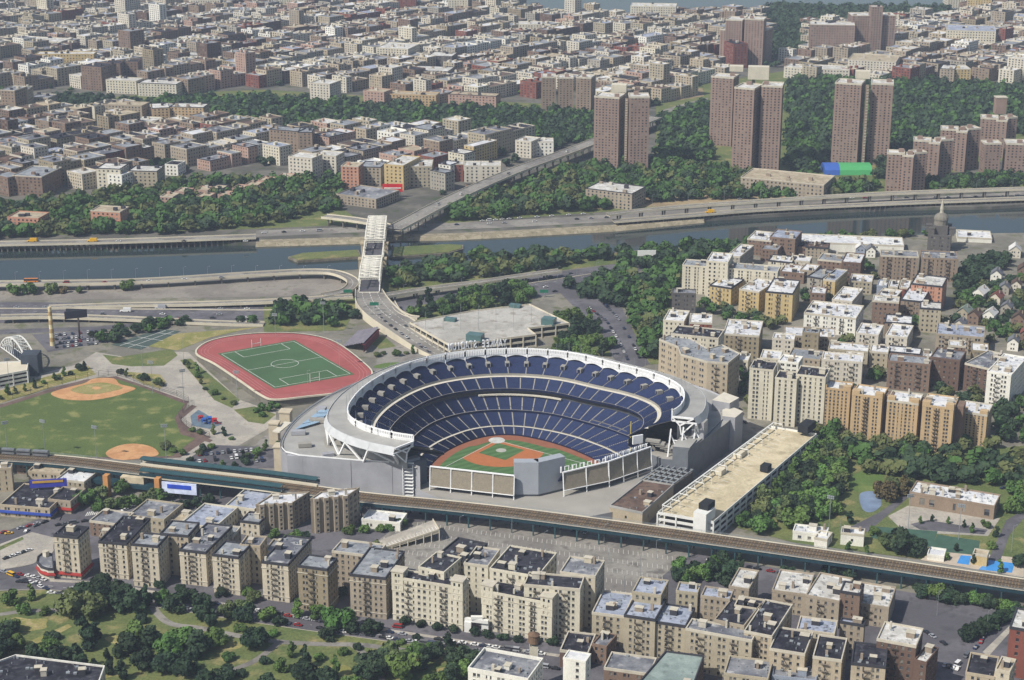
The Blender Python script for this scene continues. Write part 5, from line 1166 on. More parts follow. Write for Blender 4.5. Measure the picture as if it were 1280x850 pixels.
H_((1108, 440), (1150, 444), (1160, 437), 456, 'pale', 'white', 'pale terrace with long white roof'); H_((1150, 446), (1165, 447), (1172, 441), 458, 'pale', 'white', 'narrow white terrace')
# park building, sheds
r = BB((1137, 616), (1243, 634), (1258, 621), (632,), 'taupe', 'white', 'long low brick recreation building with white roof', cat='recreation centre', group='park buildings', level=0, bay=8, ww=2.6, wh=4, floors=1, junk=2)
BB((991, 665), (1033, 670), (1044, 662), (675,), 'white', 'white', 'left white shed with open bays', cat='shed', group='park buildings', level=0, bay=5, ww=2, floors=1)
BB((1018, 673), (1034, 676), (1046, 668), (683,), 'white', 'white', 'low white shed annex', cat='shed', group='park buildings', level=0, bay=9, junk=0, floors=1)
BB((1051, 667), (1080, 670), (1086, 663), (681,), 'white', 'white', 'right white shed beside the courts', cat='shed', group='park buildings', level=0, bay=9, floors=1)
BB((1159, 694), (1180, 697), (1184, 688), (700,), 'white', 'white', 'small white pool house', cat='shed', group='park buildings', level=0, bay=9, floors=1, junk=.4)
BB((1216, 693), (1234, 696), (1237, 690), (706,), 'yellow', 'tan', 'small yellow pool building', cat='shed', group='park buildings', level=0, bay=9, floors=1, junk=0)
# pitched-roof houses
def house(u, v, w_, d_, h, ang, wl, rfm, look, uv=None):
    c = G(u, v, 0); root = empty('gabled_house', c); a = rad(ang); co, si = math.cos(a), math.sin(a); T = lambda x, y, z: (c.x + x * co - y * si, c.y + x * si + y * co, z)
    W = MB(); Wn = MB(); P = [Vector(T(-w_ / 2, -d_ / 2, 0)[:2]), Vector(T(w_ / 2, -d_ / 2, 0)[:2]), Vector(T(w_ / 2, d_ / 2, 0)[:2]), Vector(T(-w_ / 2, d_ / 2, 0)[:2])]
    for i in range(4): facade(W, Wn, P[i], P[(i + 1) % 4], 0, h, 2, 2.6, 1.1, 1.5, 1, 0)
    rh = w_ * .42
    for y in (-d_ / 2, d_ / 2): f = [T(-w_ / 2, y, h), T(w_ / 2, y, h), T(0, y, h + rh)]; W.face(f if y < 0 else f[::-1])
    W.build('wall', WALL[wl], root); Wn.build('window', GL, root, stuff=True); b = MB()
    for s in (-1, 1): 
        q = [T(s * (w_ / 2 + .5), -d_ / 2 - .6, h - .35), T(s * (w_ / 2 + .5), d_ / 2 + .6, h - .35), T(0, d_ / 2 + .6, h + rh + .1), T(0, -d_ / 2 - .6, h + rh + .1)]; b.face(q if s > 0 else q[::-1]); b.face([(x, y, z - .25) for x, y, z in (q[::-1] if s > 0 else q)])
    b.build('roof', rfm, root); b = MB(); p = T(w_ * .2, d_ * .1, 0); b.box((p[0], p[1], h + rh * .8), (.9, .9, 3), a); b.build('chimney', brick_bulk, root)
    FOOT.append([(p.x, p.y) for p in P]); pend(root, look, 'house', 'gabled houses on the hill', *(uv or (u, v - 6)))
sh = [mat('shingle ' + n, c, var=.15) for n, c in (('grey', '6a6c72'), ('brown', '57473f'), ('red', '7a4a40'), ('white', 'c9c8c4'), ('green', '7d8a80'))]
for i, (u, v, w_, d_, h, ang, wl, rk) in enumerate(((1205, 398, 9, 13, 7, -30, 'greytan', 4), (1218, 404, 9, 12, 8, -30, 'brown', 1), (1237, 403, 9, 12, 8, -30, 'white', 3), (1273, 408, 10, 12, 8, -25, 'brown', 1), (1258, 392, 8, 11, 7, -25, 'grey', 0), (1266, 436, 8, 11, 7, -20, 'white', 0), (1245, 380, 9, 12, 7, -30, 'ivory', 2),
    (1225, 374, 10, 14, 7, -35, 'white', 3), (1245, 352, 9, 12, 8, -20, 'white', 0), (1255, 366, 8, 11, 6, -20, 'grey', 0), (1270, 362, 8, 11, 6, -20, 'pale', 1), (1088, 320, 8, 11, 7, -10, 'white', 0), (1075, 318, 8, 11, 7, -10, 'bluegrey', 3), (1020, 318, 9, 11, 7, -10, 'brown', 1),
    (1268, 320, 10, 14, 7, -15, 'pale', 3), (1278, 345, 9, 12, 7, -15, 'brown', 1), (1282, 425, 8, 11, 7, -20, 'brown', 2), (1200, 412, 8, 11, 6, -30, 'pale', 0))):
    house(u, v, w_, d_, h, ang, wl, sh[rk], '%s gabled house with %s roof' % ({'greytan': 'grey-green', 'pale': 'pale', 'bluegrey': 'blue-grey'}.get(wl, wl), ('grey', 'brown', 'reddish', 'white', 'green-grey')[rk]))

# ---------------------------------------------------------------- garages
def flat_deck(name, pts, z, label, cat, floors=2, m=None, rail=1.0, wallm_=None):
    P = ccw([G(u, v, z).xy for u, v in pts]); c = sum((p for p in P), Vector((0, 0))) / len(P); r = empty(name, (c.x, c.y, 0)); FOOT.append([(p.x, p.y) for p in P])
    b = MB(); b.face([(p.x, p.y, z) for p in P]); b.build('roof_deck', m or paving, r); fh = z / floors
    b = MB(); n = len(P)
    for f in range(floors + 1):
        zt = z + rail if f == floors else f * fh + 1.1; zb = (f * fh - .5) if f else 0
        b.strip([(p.x, p.y, zb) for p in P], [(p.x, p.y, zt) for p in P], closed=True); I = offset_poly(P, .35); b.strip([(p.x, p.y, zt) for p in P], [(p.x, p.y, zt) for p in I], closed=True); b.strip([(p.x, p.y, zt) for p in I], [(p.x, p.y, max(zb, z) if f == floors else zb) for p in I], closed=True)
    b.build('parapet_band', wallm_ or white_paint, r)
    for i in range(n):
        p, q = P[i], P[(i + 1) % n]; L = (q - p).length; k = max(1, int(L / 9))
        for j in range(k): s = p + (q - p) * (j / k); I = s; b = MB(); b.box((s.x, s.y, z / 2), (.8, .8, z + .2), math.atan2((q - p).y, (q - p).x)); b.build('column', wallm_ or white_paint, r)
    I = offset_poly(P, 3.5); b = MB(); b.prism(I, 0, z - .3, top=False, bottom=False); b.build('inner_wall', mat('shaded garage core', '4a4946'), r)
    tag(r, label, cat); return r, P
cream_deck = mix_mat('cream coated deck', 'b5a98c', 'c3b79a', .04, c3='a2977c', s3=3)
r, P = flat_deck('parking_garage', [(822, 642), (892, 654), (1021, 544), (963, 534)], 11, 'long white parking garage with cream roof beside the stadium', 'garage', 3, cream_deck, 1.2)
a0, a1 = G(826, 640, 11), G(965, 536, 11); dd = (a1 - a0); L = dd.length; dd.normalize(); nn = Vector((dd.y, -dd.x, 0))
b = MB(); zc = 15.5
for k in range(16):
    p = a0 + dd * L * k / 15 + nn * 1.0; q = p + nn * 6; b.beam((p.x, p.y, 11), (p.x, p.y, zc), .45); b.beam((p.x, p.y, zc), (q.x, q.y, zc), .4); b.beam((q.x, q.y, 11), (q.x, q.y, zc), .3)
b.beam(a0 + nn * 1 + Vector((0, 0, 4.5)), a1 + nn * 1 + Vector((0, 0, 4.5)), .8, .6); b.build('light_frame', white_paint, r)
for (u, v, s, h, m_) in ((1008, 542, (13, 7, 5), 16, mat('dark box', '26292c')), (957, 589, (6, 5, 4), 13.5, MATS['dark box']), (880, 655, (12, 8, 17), 8.5, white_paint), (883, 646, (9, 6, 4), 18.5, MATS['dark box']), (925, 570, (10, 5, 3.5), 12.6, conc_pale), (900, 592, (7, 5, 3.5), 12.6, conc_pale)):
    c = G(u, v, 11 if h != 8.5 else 8); b = MB(); b.box((c.x, c.y, h), s, math.atan2(dd.y, dd.x)); b.build('stair_tower' if s[2] > 6 else 'roof_cabin', m_, r)
b = MB()
for k in range(24): p = a0 + dd * L * (k + .5) / 24 + nn * 9; q = p + nn * 5 - dd * 1; b.beam((p.x, p.y, 11.03), (q.x, q.y, 11.03), .3, .04)
b.build('stall_lines', line_white, r, stuff=True)
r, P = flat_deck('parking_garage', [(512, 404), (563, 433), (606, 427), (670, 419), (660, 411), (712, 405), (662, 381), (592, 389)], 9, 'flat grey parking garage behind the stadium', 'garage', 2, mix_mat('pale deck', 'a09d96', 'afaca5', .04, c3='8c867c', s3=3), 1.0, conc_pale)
for u, v, s in ((594, 425, (12, 8, 5)), (686, 405, (10, 8, 5)), (563, 401, (9, 5, 2.5)), (644, 384, (9, 5, 2.5))):
    c = G(u, v, 9); b = MB(); b.box((c.x, c.y, 9 + s[2] / 2), s, rad(-20)); b.build('stair_tower', mat('green glass', '4f6a6a', rough=.3), r)
b = MB()
for u in range(530, 690, 22):
    for v in (392, 402, 412):
        c = G(u + v % 5, v, 9)
        if inside(c.x, c.y, P): b.cyl(c, .15, .1, 9, 17, 5)
b.build('lamp_post', metal_gy, r, stuff=True)
# low stadium annexes at the right
building([G(u, v, 9).xy for u, v in ((762, 633), (803, 642), (842, 607), (803, 601))], 9, 'sand', 'brown', level=0, bay=12, junk=.5, floors=1, cop=st_grey, label='low tan brick hall with brown roof between stadium and garage', cat='building')
r = empty('roof_trellis', G(820, 600, 7)); tag(r, 'flat dark plant deck crossed by grey beams beside the stadium', 'roof deck')
Pq = px([(800, 603), (838, 610), (866, 590), (830, 583)], 7); b = MB(); b.prism([p.xy for p in Pq], 0, 7); b.build('roof_deck', mat('dark deck', '57534d'), r)
b = MB()
for k in range(6): t = k / 5; b.beam(Pq[0].lerp(Pq[1], t) + Vector((0, 0, 1.5)), Pq[3].lerp(Pq[2], t) + Vector((0, 0, 1.5)), .7); b.beam(Pq[0].lerp(Pq[3], t) + Vector((0, 0, 1.5)), Pq[1].lerp(Pq[2], t) + Vector((0, 0, 1.5)), .7)
b.build('beam', metal_gy, r, stuff=True)
# tilted parking ramp
q0, q1, q2, q3 = G(470, 677, 1), G(480, 686, 1), G(549, 663, 7), G(541, 650, 7); r = empty('parking_ramp', q0.copy()); tag(r, 'tilted concrete parking ramp with dark stall marks', 'ramp')
b = MB(); b.face([q0, q1, q2, q3]); b.build('ramp_deck', paving, r); b = MB(); lo = lambda p, z: Vector((p.x, p.y, z)); b.face([lo(q1, 0), lo(q2, 5.4), q2, q1]); b.face([lo(q2, 5.4), lo(q3, 5.4), q3, q2])
for k in range(1, 8): p = q1.lerp(q2, k / 7); b.beam(lo(p, 0), p, .5); p = q0.lerp(q3, k / 7); b.beam(lo(p, 0), p, .5)
b.beam(q1 + Vector((0, 0, .5)), q2 + Vector((0, 0, .5)), .3, 1); b.beam(q2 + Vector((0, 0, .5)), q3 + Vector((0, 0, .5)), .3, 1); b.build('ramp_frame', conc_pale, r)
b = MB()
for k in range(18): p = q0.lerp(q3, (k + .5) / 18); q = q1.lerp(q2, (k + .5) / 18); b.beam(p.lerp(q, .55) + Vector((0, 0, .06)), q.lerp(p, .08) + Vector((0, 0, .06)), .5, .04)
b.build('stall_lines', line_white, r, stuff=True)

# ---- smaller neighbours that close the gaps of the hillside quarter
RH = random.Random(4); HQ = [(G(u, v).x, G(u, v).y) for u, v in ((1000, 345), (1090, 345), (1170, 392), (1165, 412), (1250, 445), (1235, 470), (1160, 470), (1040, 470), (960, 455), (930, 440), (1010, 425), (975, 405), (1010, 395))]
def clear(P, m=4):
    pts = P + [(P[i] + P[(i + 1) % 4]) / 2 for i in range(4)] + [(P[0] + P[2]) / 2]
    for f in FOOT:
        if abs(f[0][0] - P[0].x) > 110 or abs(f[0][1] - P[0].y) > 110: continue
        if any(inside(p.x + a, p.y + c, f) for p in pts for a, c in ((0, 0), (m, 0), (-m, 0), (0, m), (0, -m))) or any(inside(x, y, [(p.x, p.y) for p in P]) for x, y in f): return False
    return True
d = Vector((math.cos(rad(-14)), math.sin(rad(-14)))); n = Vector((-d.y, d.x)); nfill = 0
for k in range(1400):
    if nfill > 45: break
    c = Vector((RH.uniform(150, 420), RH.uniform(1080, 1450))); L, D_ = RH.choice((12, 16, 20, 26)), RH.uniform(12, 20)
    if not inside(c.x, c.y, HQ): continue
    P = [c - d * L / 2 - n * D_ / 2, c + d * L / 2 - n * D_ / 2, c + d * L / 2 + n * D_ / 2, c - d * L / 2 + n * D_ / 2]
    if clear(P): nfill += 1; building(P, RH.choice((11, 14, 17, 19)), RH.choice(('tan', 'greytan', 'pale', 'brown', 'olive', 'ivory', 'taupe')), RH.choice(('light', 'white', 'mid', 'grey', 'white')), level=1, look='small infill block with flat roof', cat='apartment block', group='small blocks on the hill')
# ---------------------------------------------------------------- the city across the river
g_ = 'landmark blocks across the river'
def FB_(fl, fr, br, hv, wl, rf, lk, **k): return BB(fl, fr, br, hv, wl, rf, lk, **{**dict(level=2, group=g_, bay=4.0, ww=1.7, wh=1.7), **k})
def slab_tower(L, label, pent=None, strip=None):
    """brick tower made of offset wings"""
    hs = []; root = None
    for (fl, fr, br, vb) in L:
        hh = HGT(fl[0], fl[1], vb); P = rect(hh, fl, fr, br); c = sum((p for p in P), Vector((0, 0))) / 4
        if root is None: root = empty('brick_tower', (c.x, c.y, 0))
        FOOT.append([(p.x, p.y) for p in P]); W = MB(); Wn = MB(); fl_ = round(hh / 2.9)
        for i in range(4): facade(W, Wn, P[i], P[(i + 1) % 4], 0, hh, fl_, 3.6, 1.6, 1.5, 2, 0)
        W.build('wing', WALL['towerbrick'], root); Wn.build('window', GL, root, stuff=True)
        b = MB(); b.face([(p.x, p.y, hh + .05) for p in P]); b.build('roof', ROOF['light'], root); b = MB(); op = offset_poly(P, -.2); ip = offset_poly(P, .5)
        b.strip([(p.x, p.y, hh - .8) for p in op], [(p.x, p.y, hh + 1.2) for p in op], closed=True); b.strip([(p.x, p.y, hh + 1.2) for p in op], [(p.x, p.y, hh + 1.2) for p in ip], closed=True); b.strip([(p.x, p.y, hh + 1.2) for p in ip], [(p.x, p.y, hh) for p in ip], closed=True); b.build('parapet', coping, root); hs.append((hh, P))
        rr = rand_in(P, 3); 
        if rr: chunk(root, 'roof_bulkhead', WALL['towerbrick'], rr, (5, 4, 3.5), 0, hh)
    if pent:
        for (u0, u1, v, h_) in pent: z = hs[0][0]; a, c = G(u0, v, z), G(u1, v, z); b = MB(); b.box(((a.x + c.x) / 2, a.y + 8, z + h_ / 2), ((c - a).length, 12, h_), rad(-8)); b.build('penthouse', WALL['ivory'], root)
    if strip:
        for (u, z0_, w_) in strip:
            P = hs[0][1]; z = hs[0][0] - 1; q = Vector((G(u, L[-1][0][1] + 4, z).x, P[1].y + 3)); b = MB(); b.box((q.x, q.y, z / 2), (w_, 6, z), 0)
            b.build('stair_core', WALL['taupe'], root); b = MB()
            for f in range(28): b.box((q.x, q.y - 3.1, f * z / 28 + 1.6), (w_ * .8, .3, 1.1), 0)
            b.build('balcony_band', coping, root, stuff=True)
    return tag(root, label, 'apartment tower', 'brown brick towers across the river')
slab_tower([((743, 121), (774, 123), (782, 118), 209), ((787, 122), (812, 122), (818, 117), 213)], 'nearest twin brown brick tower by the street viaduct', [(765, 784, 116, 8)], [(784, 0, 2.6)])
slab_tower([((889, 96), (917, 98), (924, 94), 181), ((918, 110), (943, 112), (950, 106), 217), ((952, 108), (978, 109), (985, 104), 217)], 'tallest brown brick tower cluster with cream roof house', [(936, 962, 100, 14), (913, 930, 90, 6)], [(952, 0, 2.6)])
slab_tower([((1044, 104), (1077, 106), (1084, 101), 206), ((1089, 105), (1117, 106), (1124, 101), 206)], 'right twin brown brick tower with cream roof house', [(1071, 1089, 99, 8)], [(1087, 0, 2.6)])
slab_tower([((900, 37), (912, 38), (918, 34), 75), ((907, 25), (928, 26), (934, 22), 80), ((931, 24), (955, 25), (960, 22), 82), ((943, 37), (958, 38), (962, 34), 80)], 'far left brown towers near the wide river')
FB_((917, 56), (935, 55), (939, 50), (86,), 'red', 'dark', 'thin red-brown slab before the far towers')
FB_((1013, 31), (1069, 32), (1076, 28), (73,), 'towerbrick', 'light', 'left half of the broad brown slab pair', bay=3.6); FB_((1065, 20), (1120, 20), (1126, 16), (70,), 'towerbrick', 'light', 'right half of the broad brown slab pair', bay=3.6)
FB_((1089, 9), (1104, 9), (1107, 7), (24,), 'towerbrick', 'light', 'roof house behind the broad brown slab', h=72, bay=3.6)
for i, (u, v, vb, w_) in enumerate(((1109, 192, 239, 54), (1142, 176, 226, 54), (1176, 162, 212, 54), (1226, 148, 195, 50))):
    nm = ('first', 'second', 'third', 'fourth')[i]
    r = slab_tower([((u, v), (u + 22, v + 1), (u + 26, v - 3), vb), ((u + 19, v + 3), (u + 33, v + 4), (u + 37, v), vb + 2), ((u + 34, v), (u + w_ - 4, v - 1), (u + w_, v - 5), vb)], nm + ' stepped brown brick block with white-edged roof from the river')
    if i == 3: z = HGT(u, v, vb); c = G(1251, 143, z); b = MB(); b.box((c.x, c.y + 6, z + 9), (12, 10, 18), 0); b.box((c.x, c.y + 6, z + 18.5), (13, 11, 1), 0, 1); b.build('tank_house', [WALL['towerbrick'], coping], r)
slab_tower([((1231, 180), (1252, 180), (1256, 176), 222), ((1258, 180), (1290, 181), (1296, 176), 222)], 'wide brown brick block at the right edge across the river')
for a in (((677, 97), (697, 98), (699, 93)), ((698, 98), (719, 99), (721, 94)), ((720, 98), (740, 99), (743, 94))): pass
root = slab_tower([((677, 97), (695, 97), (699, 93), 144), ((698, 98), (717, 98), (721, 94), 144), ((720, 97), (739, 98), (743, 94), 145)], 'three-part grey-brown slab above the wooded park')
for ch in root.children:
    if ch.name.startswith('wing'): ch.data.materials[0] = WALL['taupe']
for a in (
    ((101, 83), (126, 85), (134, 79), (112,), 'brown', 'dark', 'dark reddish slab, near part'), ((131, 80), (150, 80), (155, 76), (106,), 'brown', 'dark', 'dark reddish slab, middle part'), ((152, 78), (172, 78), (176, 74), (102,), 'brown', 'dark', 'dark reddish slab, far part'),
    ((44, 68), (117, 68), (123, 65), (88,), 'yellow', 'light', 'long pale yellow block'), ((16, 50), (75, 53), (80, 48), (66,), 'ivory', 'light', 'long ribbed cream block'),
    ((118, 134), (130, 131), (172, 126), (158,), 'ivory', 'tan', 'cream slab block with brown bands'), ((130, 131), (177, 133), (180, 128), (155,), 'tan', 'tan', 'tan banded slab front'),
    ((190, 136), (212, 135), (230, 128), (160,), 'orange', 'light', 'pale orange stepped block, left part'), ((212, 134), (254, 135), (258, 130), (158,), 'orange', 'light', 'pale orange stepped block, right part'), ((166, 152), (193, 153), (200, 147), (166,), 'ivory', 'light', 'low cream block with tall windows'),
    ((336, 162), (372, 165), (374, 160), (192,), 'taupe', 'grey', 'grey-brown tower with roof cabin, left half'), ((372, 166), (390, 166), (394, 160), (196,), 'taupe', 'grey', 'grey-brown tower with roof cabin, right half'),
    ((0, 113), (18, 114), (25, 108), (150,), 'taupe', 'mid', 'large taupe block at left edge'), ((19, 113), (34, 113), (40, 108), (146,), 'sand', 'mid', 'sand slab beside the taupe block'), ((36, 122), (60, 123), (64, 118), (140,), 'tan', 'mid', 'tan stepped block'),
    ((120, 211), (150, 212), (158, 205), (238,), 'ivory', 'light', 'cream block behind the white facade'), ((134, 218), (152, 220), (158, 214), (239,), 'white', 'white', 'tall white facade with small windows'), ((160, 214), (196, 215), (200, 208), (236,), 'greytan', 'light', 'grey-tan apartment block'),
    ((15, 220), (52, 222), (85, 210), (244,), 'brown', 'grey', 'brown block with cream gable'), ((206, 206), (222, 207), (232, 202), (219,), 'white', 'dark', 'white house with black roof'),
    ((480, 206), (504, 208), (545, 198), (236,), 'yellow', 'light', 'pale yellow block by the viaduct'), ((505, 209), (540, 209), (548, 200), (234,), 'greytan', 'light', 'side wing of the yellow block'), ((426, 208), (448, 209), (455, 204), (236,), 'salmon', 'tan', 'orange-brown brick block near the bridge'), ((449, 209), (476, 210), (484, 203), (232,), 'tan', 'grey', 'tan block near the bridge'),
    ((548, 205), (563, 207), (567, 202), (227,), 'white', 'white', 'bright white block end'), ((564, 206), (579, 206), (583, 202), (227,), 'red', 'light', 'red-fronted block'), ((580, 208), (600, 208), (606, 202), (228,), 'pale', 'light', 'pale block with bay windows'), ((600, 208), (626, 208), (630, 202), (228,), 'pale', 'light', 'second pale block with bay windows'),
    ((360, 196), (390, 199), (396, 193), (222,), 'pale', 'light', 'pale stepped block in trees'), ((392, 194), (420, 196), (426, 190), (217,), 'pale', 'light', 'white-fronted block in trees'), ((580, 182), (592, 184), (622, 176), (204,), 'yellow', 'white', 'mustard block with turret'), ((644, 176), (664, 178), (680, 173), (196,), 'pale', 'light', 'pale block row by the viaduct, left'), ((664, 178), (692, 178), (696, 173), (195,), 'white', 'light', 'pale block row by the viaduct, right'),
    ((793, 45), (808, 47), (824, 41), (66,), 'white', 'blue', 'white office block with blue side'), ((648, 31), (678, 31), (681, 27), (45,), 'ivory', 'light', 'cream block with rounded windows'), ((788, 8), (845, 9), (852, 5), (28,), 'ivory', 'light', 'long cream slab on the skyline'), ((664, 6), (674, 6), (676, 4), (22,), 'ivory', 'tan', 'small cream tower on the skyline'),
    ((1183, 38), (1245, 40), (1250, 33), (63,), 'ivory', 'blue', 'broad cream block with blue-green roof'), ((1249, 36), (1257, 37), (1259, 34), (61,), 'red', 'light', 'narrow red tower'), ((1209, -2), (1240, -1), (1246, -4), (16,), 'yellow', 'light', 'cream skyline block at upper right'), ((560, -2), (585, -2), (590, -5), (20,), 'ivory', 'light', 'twin ivory block on the skyline'), ((348, 0), (385, 0), (392, -4), (15,), 'ivory', 'light', 'ivory ribbed block on the skyline'),
    ((237, -2), (275, -2), (282, -6), (20,), 'ivory', 'light', 'pale block at top left of centre'), ((496, 0), (520, 0), (527, -4), (18,), 'red', 'light', 'red-brown block at the top'), ((1184, 0), (1205, 0), (1210, -3), (10,), 'ivory', 'light', 'small cream skyline block'),
    ((980, 84), (1005, 86), (1012, 82), (97,), 'pale', 'light', 'white window row, left'), ((1006, 86), (1062, 88), (1068, 83), (100,), 'pale', 'light', 'white window row, long part'), ((1060, 75), (1120, 78), (1126, 70), (96,), 'pale', 'tan', 'pale sunlit roof block'), ((1175, 86), (1193, 87), (1196, 82), (106,), 'tan', 'light', 'narrow tan block above the wood'), ((1192, 87), (1214, 87), (1218, 82), (106,), 'yellow', 'light', 'yellow ended block above the wood'),
    ((470, 60), (510, 62), (520, 55), (80,), 'ivory', 'light', 'ivory block with domed corner'), ((535, 70), (565, 71), (572, 66), (92,), 'darkgrey', 'light', 'dark glass-fronted block'), ((508, 88), (560, 90), (566, 84), (104,), 'tan', 'light', 'banded tan block'), ((473, 84), (490, 86), (496, 82), (108,), 'pale', 'light', 'rounded pale block'), ((387, 104), (412, 106), (425, 101), (130,), 'pale', 'light', 'white and brick block at the wood edge'), ((454, 114), (480, 116), (490, 112), (134,), 'pink', 'tan', 'long salmon row at the wood edge, left'), ((485, 118), (545, 120), (552, 116), (134,), 'orange', 'tan', 'long orange row at the wood edge'), ((560, 118), (620, 121), (625, 117), (138,), 'pink', 'tan', 'long salmon row at the wood edge, right'),
    ((132, 100), (170, 102), (178, 98), (116,), 'ivory', 'light', 'ivory row above the wood'), ((172, 104), (220, 106), (226, 101), (120,), 'pale', 'light', 'pale row above the wood'), ((224, 69), (254, 70), (256, 66), (80,), 'white', 'light', 'white arcaded block')):
    FB_(*a, junk=.7)
# low school, bubble, sheds
FB_((732, 236), (790, 243), (800, 233), (256,), 'tan', 'light', 'low pale school with banded floors', level=2, cat='school'); FB_((926, 222), (1030, 232), (1060, 222), (240,), 'tan', 'tan', 'long low tan school roof', cat='school')
r = empty('tennis_bubble', G(1060, 218, 0)); tag(r, 'blue and green inflated sports bubble among trees', 'sports hall'); 
FOOT.append([(G(1028, 226).x, G(1028, 226).y), (G(1094, 226).x, G(1094, 226).y), (G(1094, 208).x, G(1094, 208).y), (G(1028, 208).x, G(1028, 208).y)])
for u0, u1, c in ((1031, 1050, (.04, .11, .40)), (1050, 1090, (.07, .34, .12))):
    b = MB(); a = G(u0, 219, 0); e = G(u1, 219, 0); n = 8; sec = lambda x: [Vector((x, a.y + 14 - 14 * math.cos(math.pi * i / n), 10 * max(0.0, math.sin(math.pi * i / n)) ** .7)) for i in range(n + 1)]
    b.strip(sec(a.x)[::-1], sec(e.x)[::-1]); b.face(sec(a.x)); b.face(sec(e.x)[::-1]); b.build('bubble_cover', mat('bubble %d' % u0, c, rough=.5, var=.05), r)
FB_((9, 272), (48, 274), (58, 266), (288,), 'salmon', 'tan', 'salmon brick housing block in trees, left'); FB_((113, 264), (150, 266), (156, 259), (284,), 'salmon', 'tan', 'salmon brick housing block in trees, right')
for i, (u, v) in enumerate(((200, 246), (218, 240), (243, 238), (262, 236), (245, 246), (272, 244), (290, 236), (305, 232), (322, 226), (345, 222))): FB_((u, v), (u + 16, v + 1), (u + 24, v - 4), (v + 9,), 'pink', 'tan', 'low brick housing row in the trees', junk=.5)
r = empty('billboard', G(492, 250, 0)); c = G(491, 247, 0); b = MB(); b.box((c.x, c.y, 10), (20, 1, 8), 0); b.build('panel', mat('red hoarding', 'c21f22'), r); b = MB(); [b.beam((c.x + x, c.y + .8, 0), (c.x + x, c.y + .8, 8), .5) for x in (-8, 0, 8)]; b.build('post', metal_dk, r, stuff=True)
b = MB(); b.box((c.x, c.y - .6, 10), (17, .12, 1.1), 0); b.build('white_stripe', white_paint, r); tag(r, 'big red billboard above the far bridge end', 'billboard')
FB_((420, 243), (470, 250), (480, 236), (254,), 'tan', 'mid', 'low cluttered roof by the red billboard', level=2)
FB_((590, 235), (640, 228), (650, 222), (240,), 'brown', 'dark', 'low dark shed beside the viaduct')

# street lattice filled with apartment houses; the 290 nearest are objects, the rest one mass
EXC = [[(150, 165), (180, 122), (330, 108), (460, 116), (560, 128), (745, 118), (745, 178), (620, 180), (560, 172), (430, 165), (330, 168), (260, 155), (200, 142)], [(-100, 315), (-100, 246), (60, 245), (100, 236), (160, 232), (200, 215), (420, 205), (470, 238), (520, 262), (560, 250), (480, 320)],
       [(-50, 118), (60, 112), (190, 125), (190, 142), (60, 142), (-50, 125)], [(480, 300), (540, 258), (640, 212), (745, 170), (830, 128), (890, 108), (985, 84), (1005, 100), (1300, 108), (1400, 420), (700, 330)], [(520, 262), (545, 250), (740, 163), (820, 133), (835, 150), (740, 195), (560, 280)],
       [(950, 8), (1080, 8), (1185, 14), (1180, 24), (1100, 34), (1010, 34), (1010, 62), (1000, 78), (960, 72)], [(645, -30), (645, 24), (900, 22), (1205, 24), (1205, -30)], [(900, 70), (960, 70), (960, 90), (900, 95)], [(0, 72), (40, 72), (40, 90), (0, 90)], [(405, 238), (480, 232), (545, 225), (560, 262), (480, 278), (415, 268)]]
EXW = [[(G(u, v).x, G(u, v).y) for u, v in e] for e in EXC]
hero_c = [(sum(p[0] for p in f) / len(f), sum(p[1] for p in f) / len(f)) for f in FOOT if f[0][1] > 1600]
S_ = Vector((math.cos(rad(50)), math.sin(rad(50)))); T_ = Vector((S_.y, -S_.x)); O_ = Vector((-470, 1700)); lots = []
NIND = 85
WK = ['tan', 'sand', 'pale', 'greytan', 'brown', 'taupe', 'ivory', 'taupe', 'cream', 'dkbrown', 'pink', 'white', 'olive', 'greytan', 'grey', 'pale', 'tan', 'brown', 'red']; RK = ['light', 'grey', 'mid', 'grey', 'dark', 'blue', 'mid', 'tan', 'mid', 'brown', 'dark', 'white', 'grey', 'brown']
RL = random.Random(5); YT = []
for bi in range(-22, 36):
    for si in range(-8, 12):
        s0 = si * 205 + RL.uniform(-6, 6)
        for row in (0, 1):
            s = s0; rh = RL.choice((14, 16, 17, 18, 19, 20)); rw = RL.choice(WK)
            while s < s0 + 178:
                L = RL.choice((11, 14, 18, 22, 26, 32)) if bi > 4 or si > 2 else RL.choice((14, 18, 22, 28)); d = RL.uniform(20, 28)
                if RL.random() < .4: rw = RL.choice(WK)
                if RL.random() < .3: rh = RL.choice((12, 14, 16, 18, 20, 22))
                base = O_ + T_ * (bi * 72 + (0 if row == 0 else 58 - d)) + S_ * s
                P = [base, base + S_ * L, base + S_ * L - T_ * -d, base - T_ * -d]; P = ccw([Vector((p.x, p.y)) for p in P]); s += L + RL.choice((.3, .3, .3, .3, 2.5, 8)); c = sum((p for p in P), Vector((0, 0))) / 4
                for qq in (29, 65):
                    if row == 0 and RL.random() < (.55 if qq == 29 else .4): e = O_ + T_ * (bi * 72 + qq) + S_ * (s + RL.uniform(-6, 6)); YT.append((e.x, e.y))
                if c.y < 1600 or c.y > 3300: continue
                u, v = PJ((c.x, c.y, 0))
                if not (-40 < u < 1320 and v < 300): continue
                if any(inside(c.x, c.y, e) for e in EXW) or RL.random() < .04: continue
                if any(abs(c.x - h[0]) + abs(c.y - h[1]) < 32 for h in hero_c): continue
                lots.append((c.y, P, u, v, L, d, rh + RL.choice((0, 0, 0, 1, -1, 3)), rw))
lots.sort(key=lambda t: t[0])
cname = {'greytan': 'grey-tan', 'dkbrown': 'dark brown', 'bluegrey': 'blue-grey', 'pink': 'pinkish'}; rname = {'brown': 'brown', 'light': 'pale', 'white': 'white', 'mid': 'mottled', 'grey': 'grey', 'dark': 'black', 'blue': 'bluish', 'tan': 'tan'}
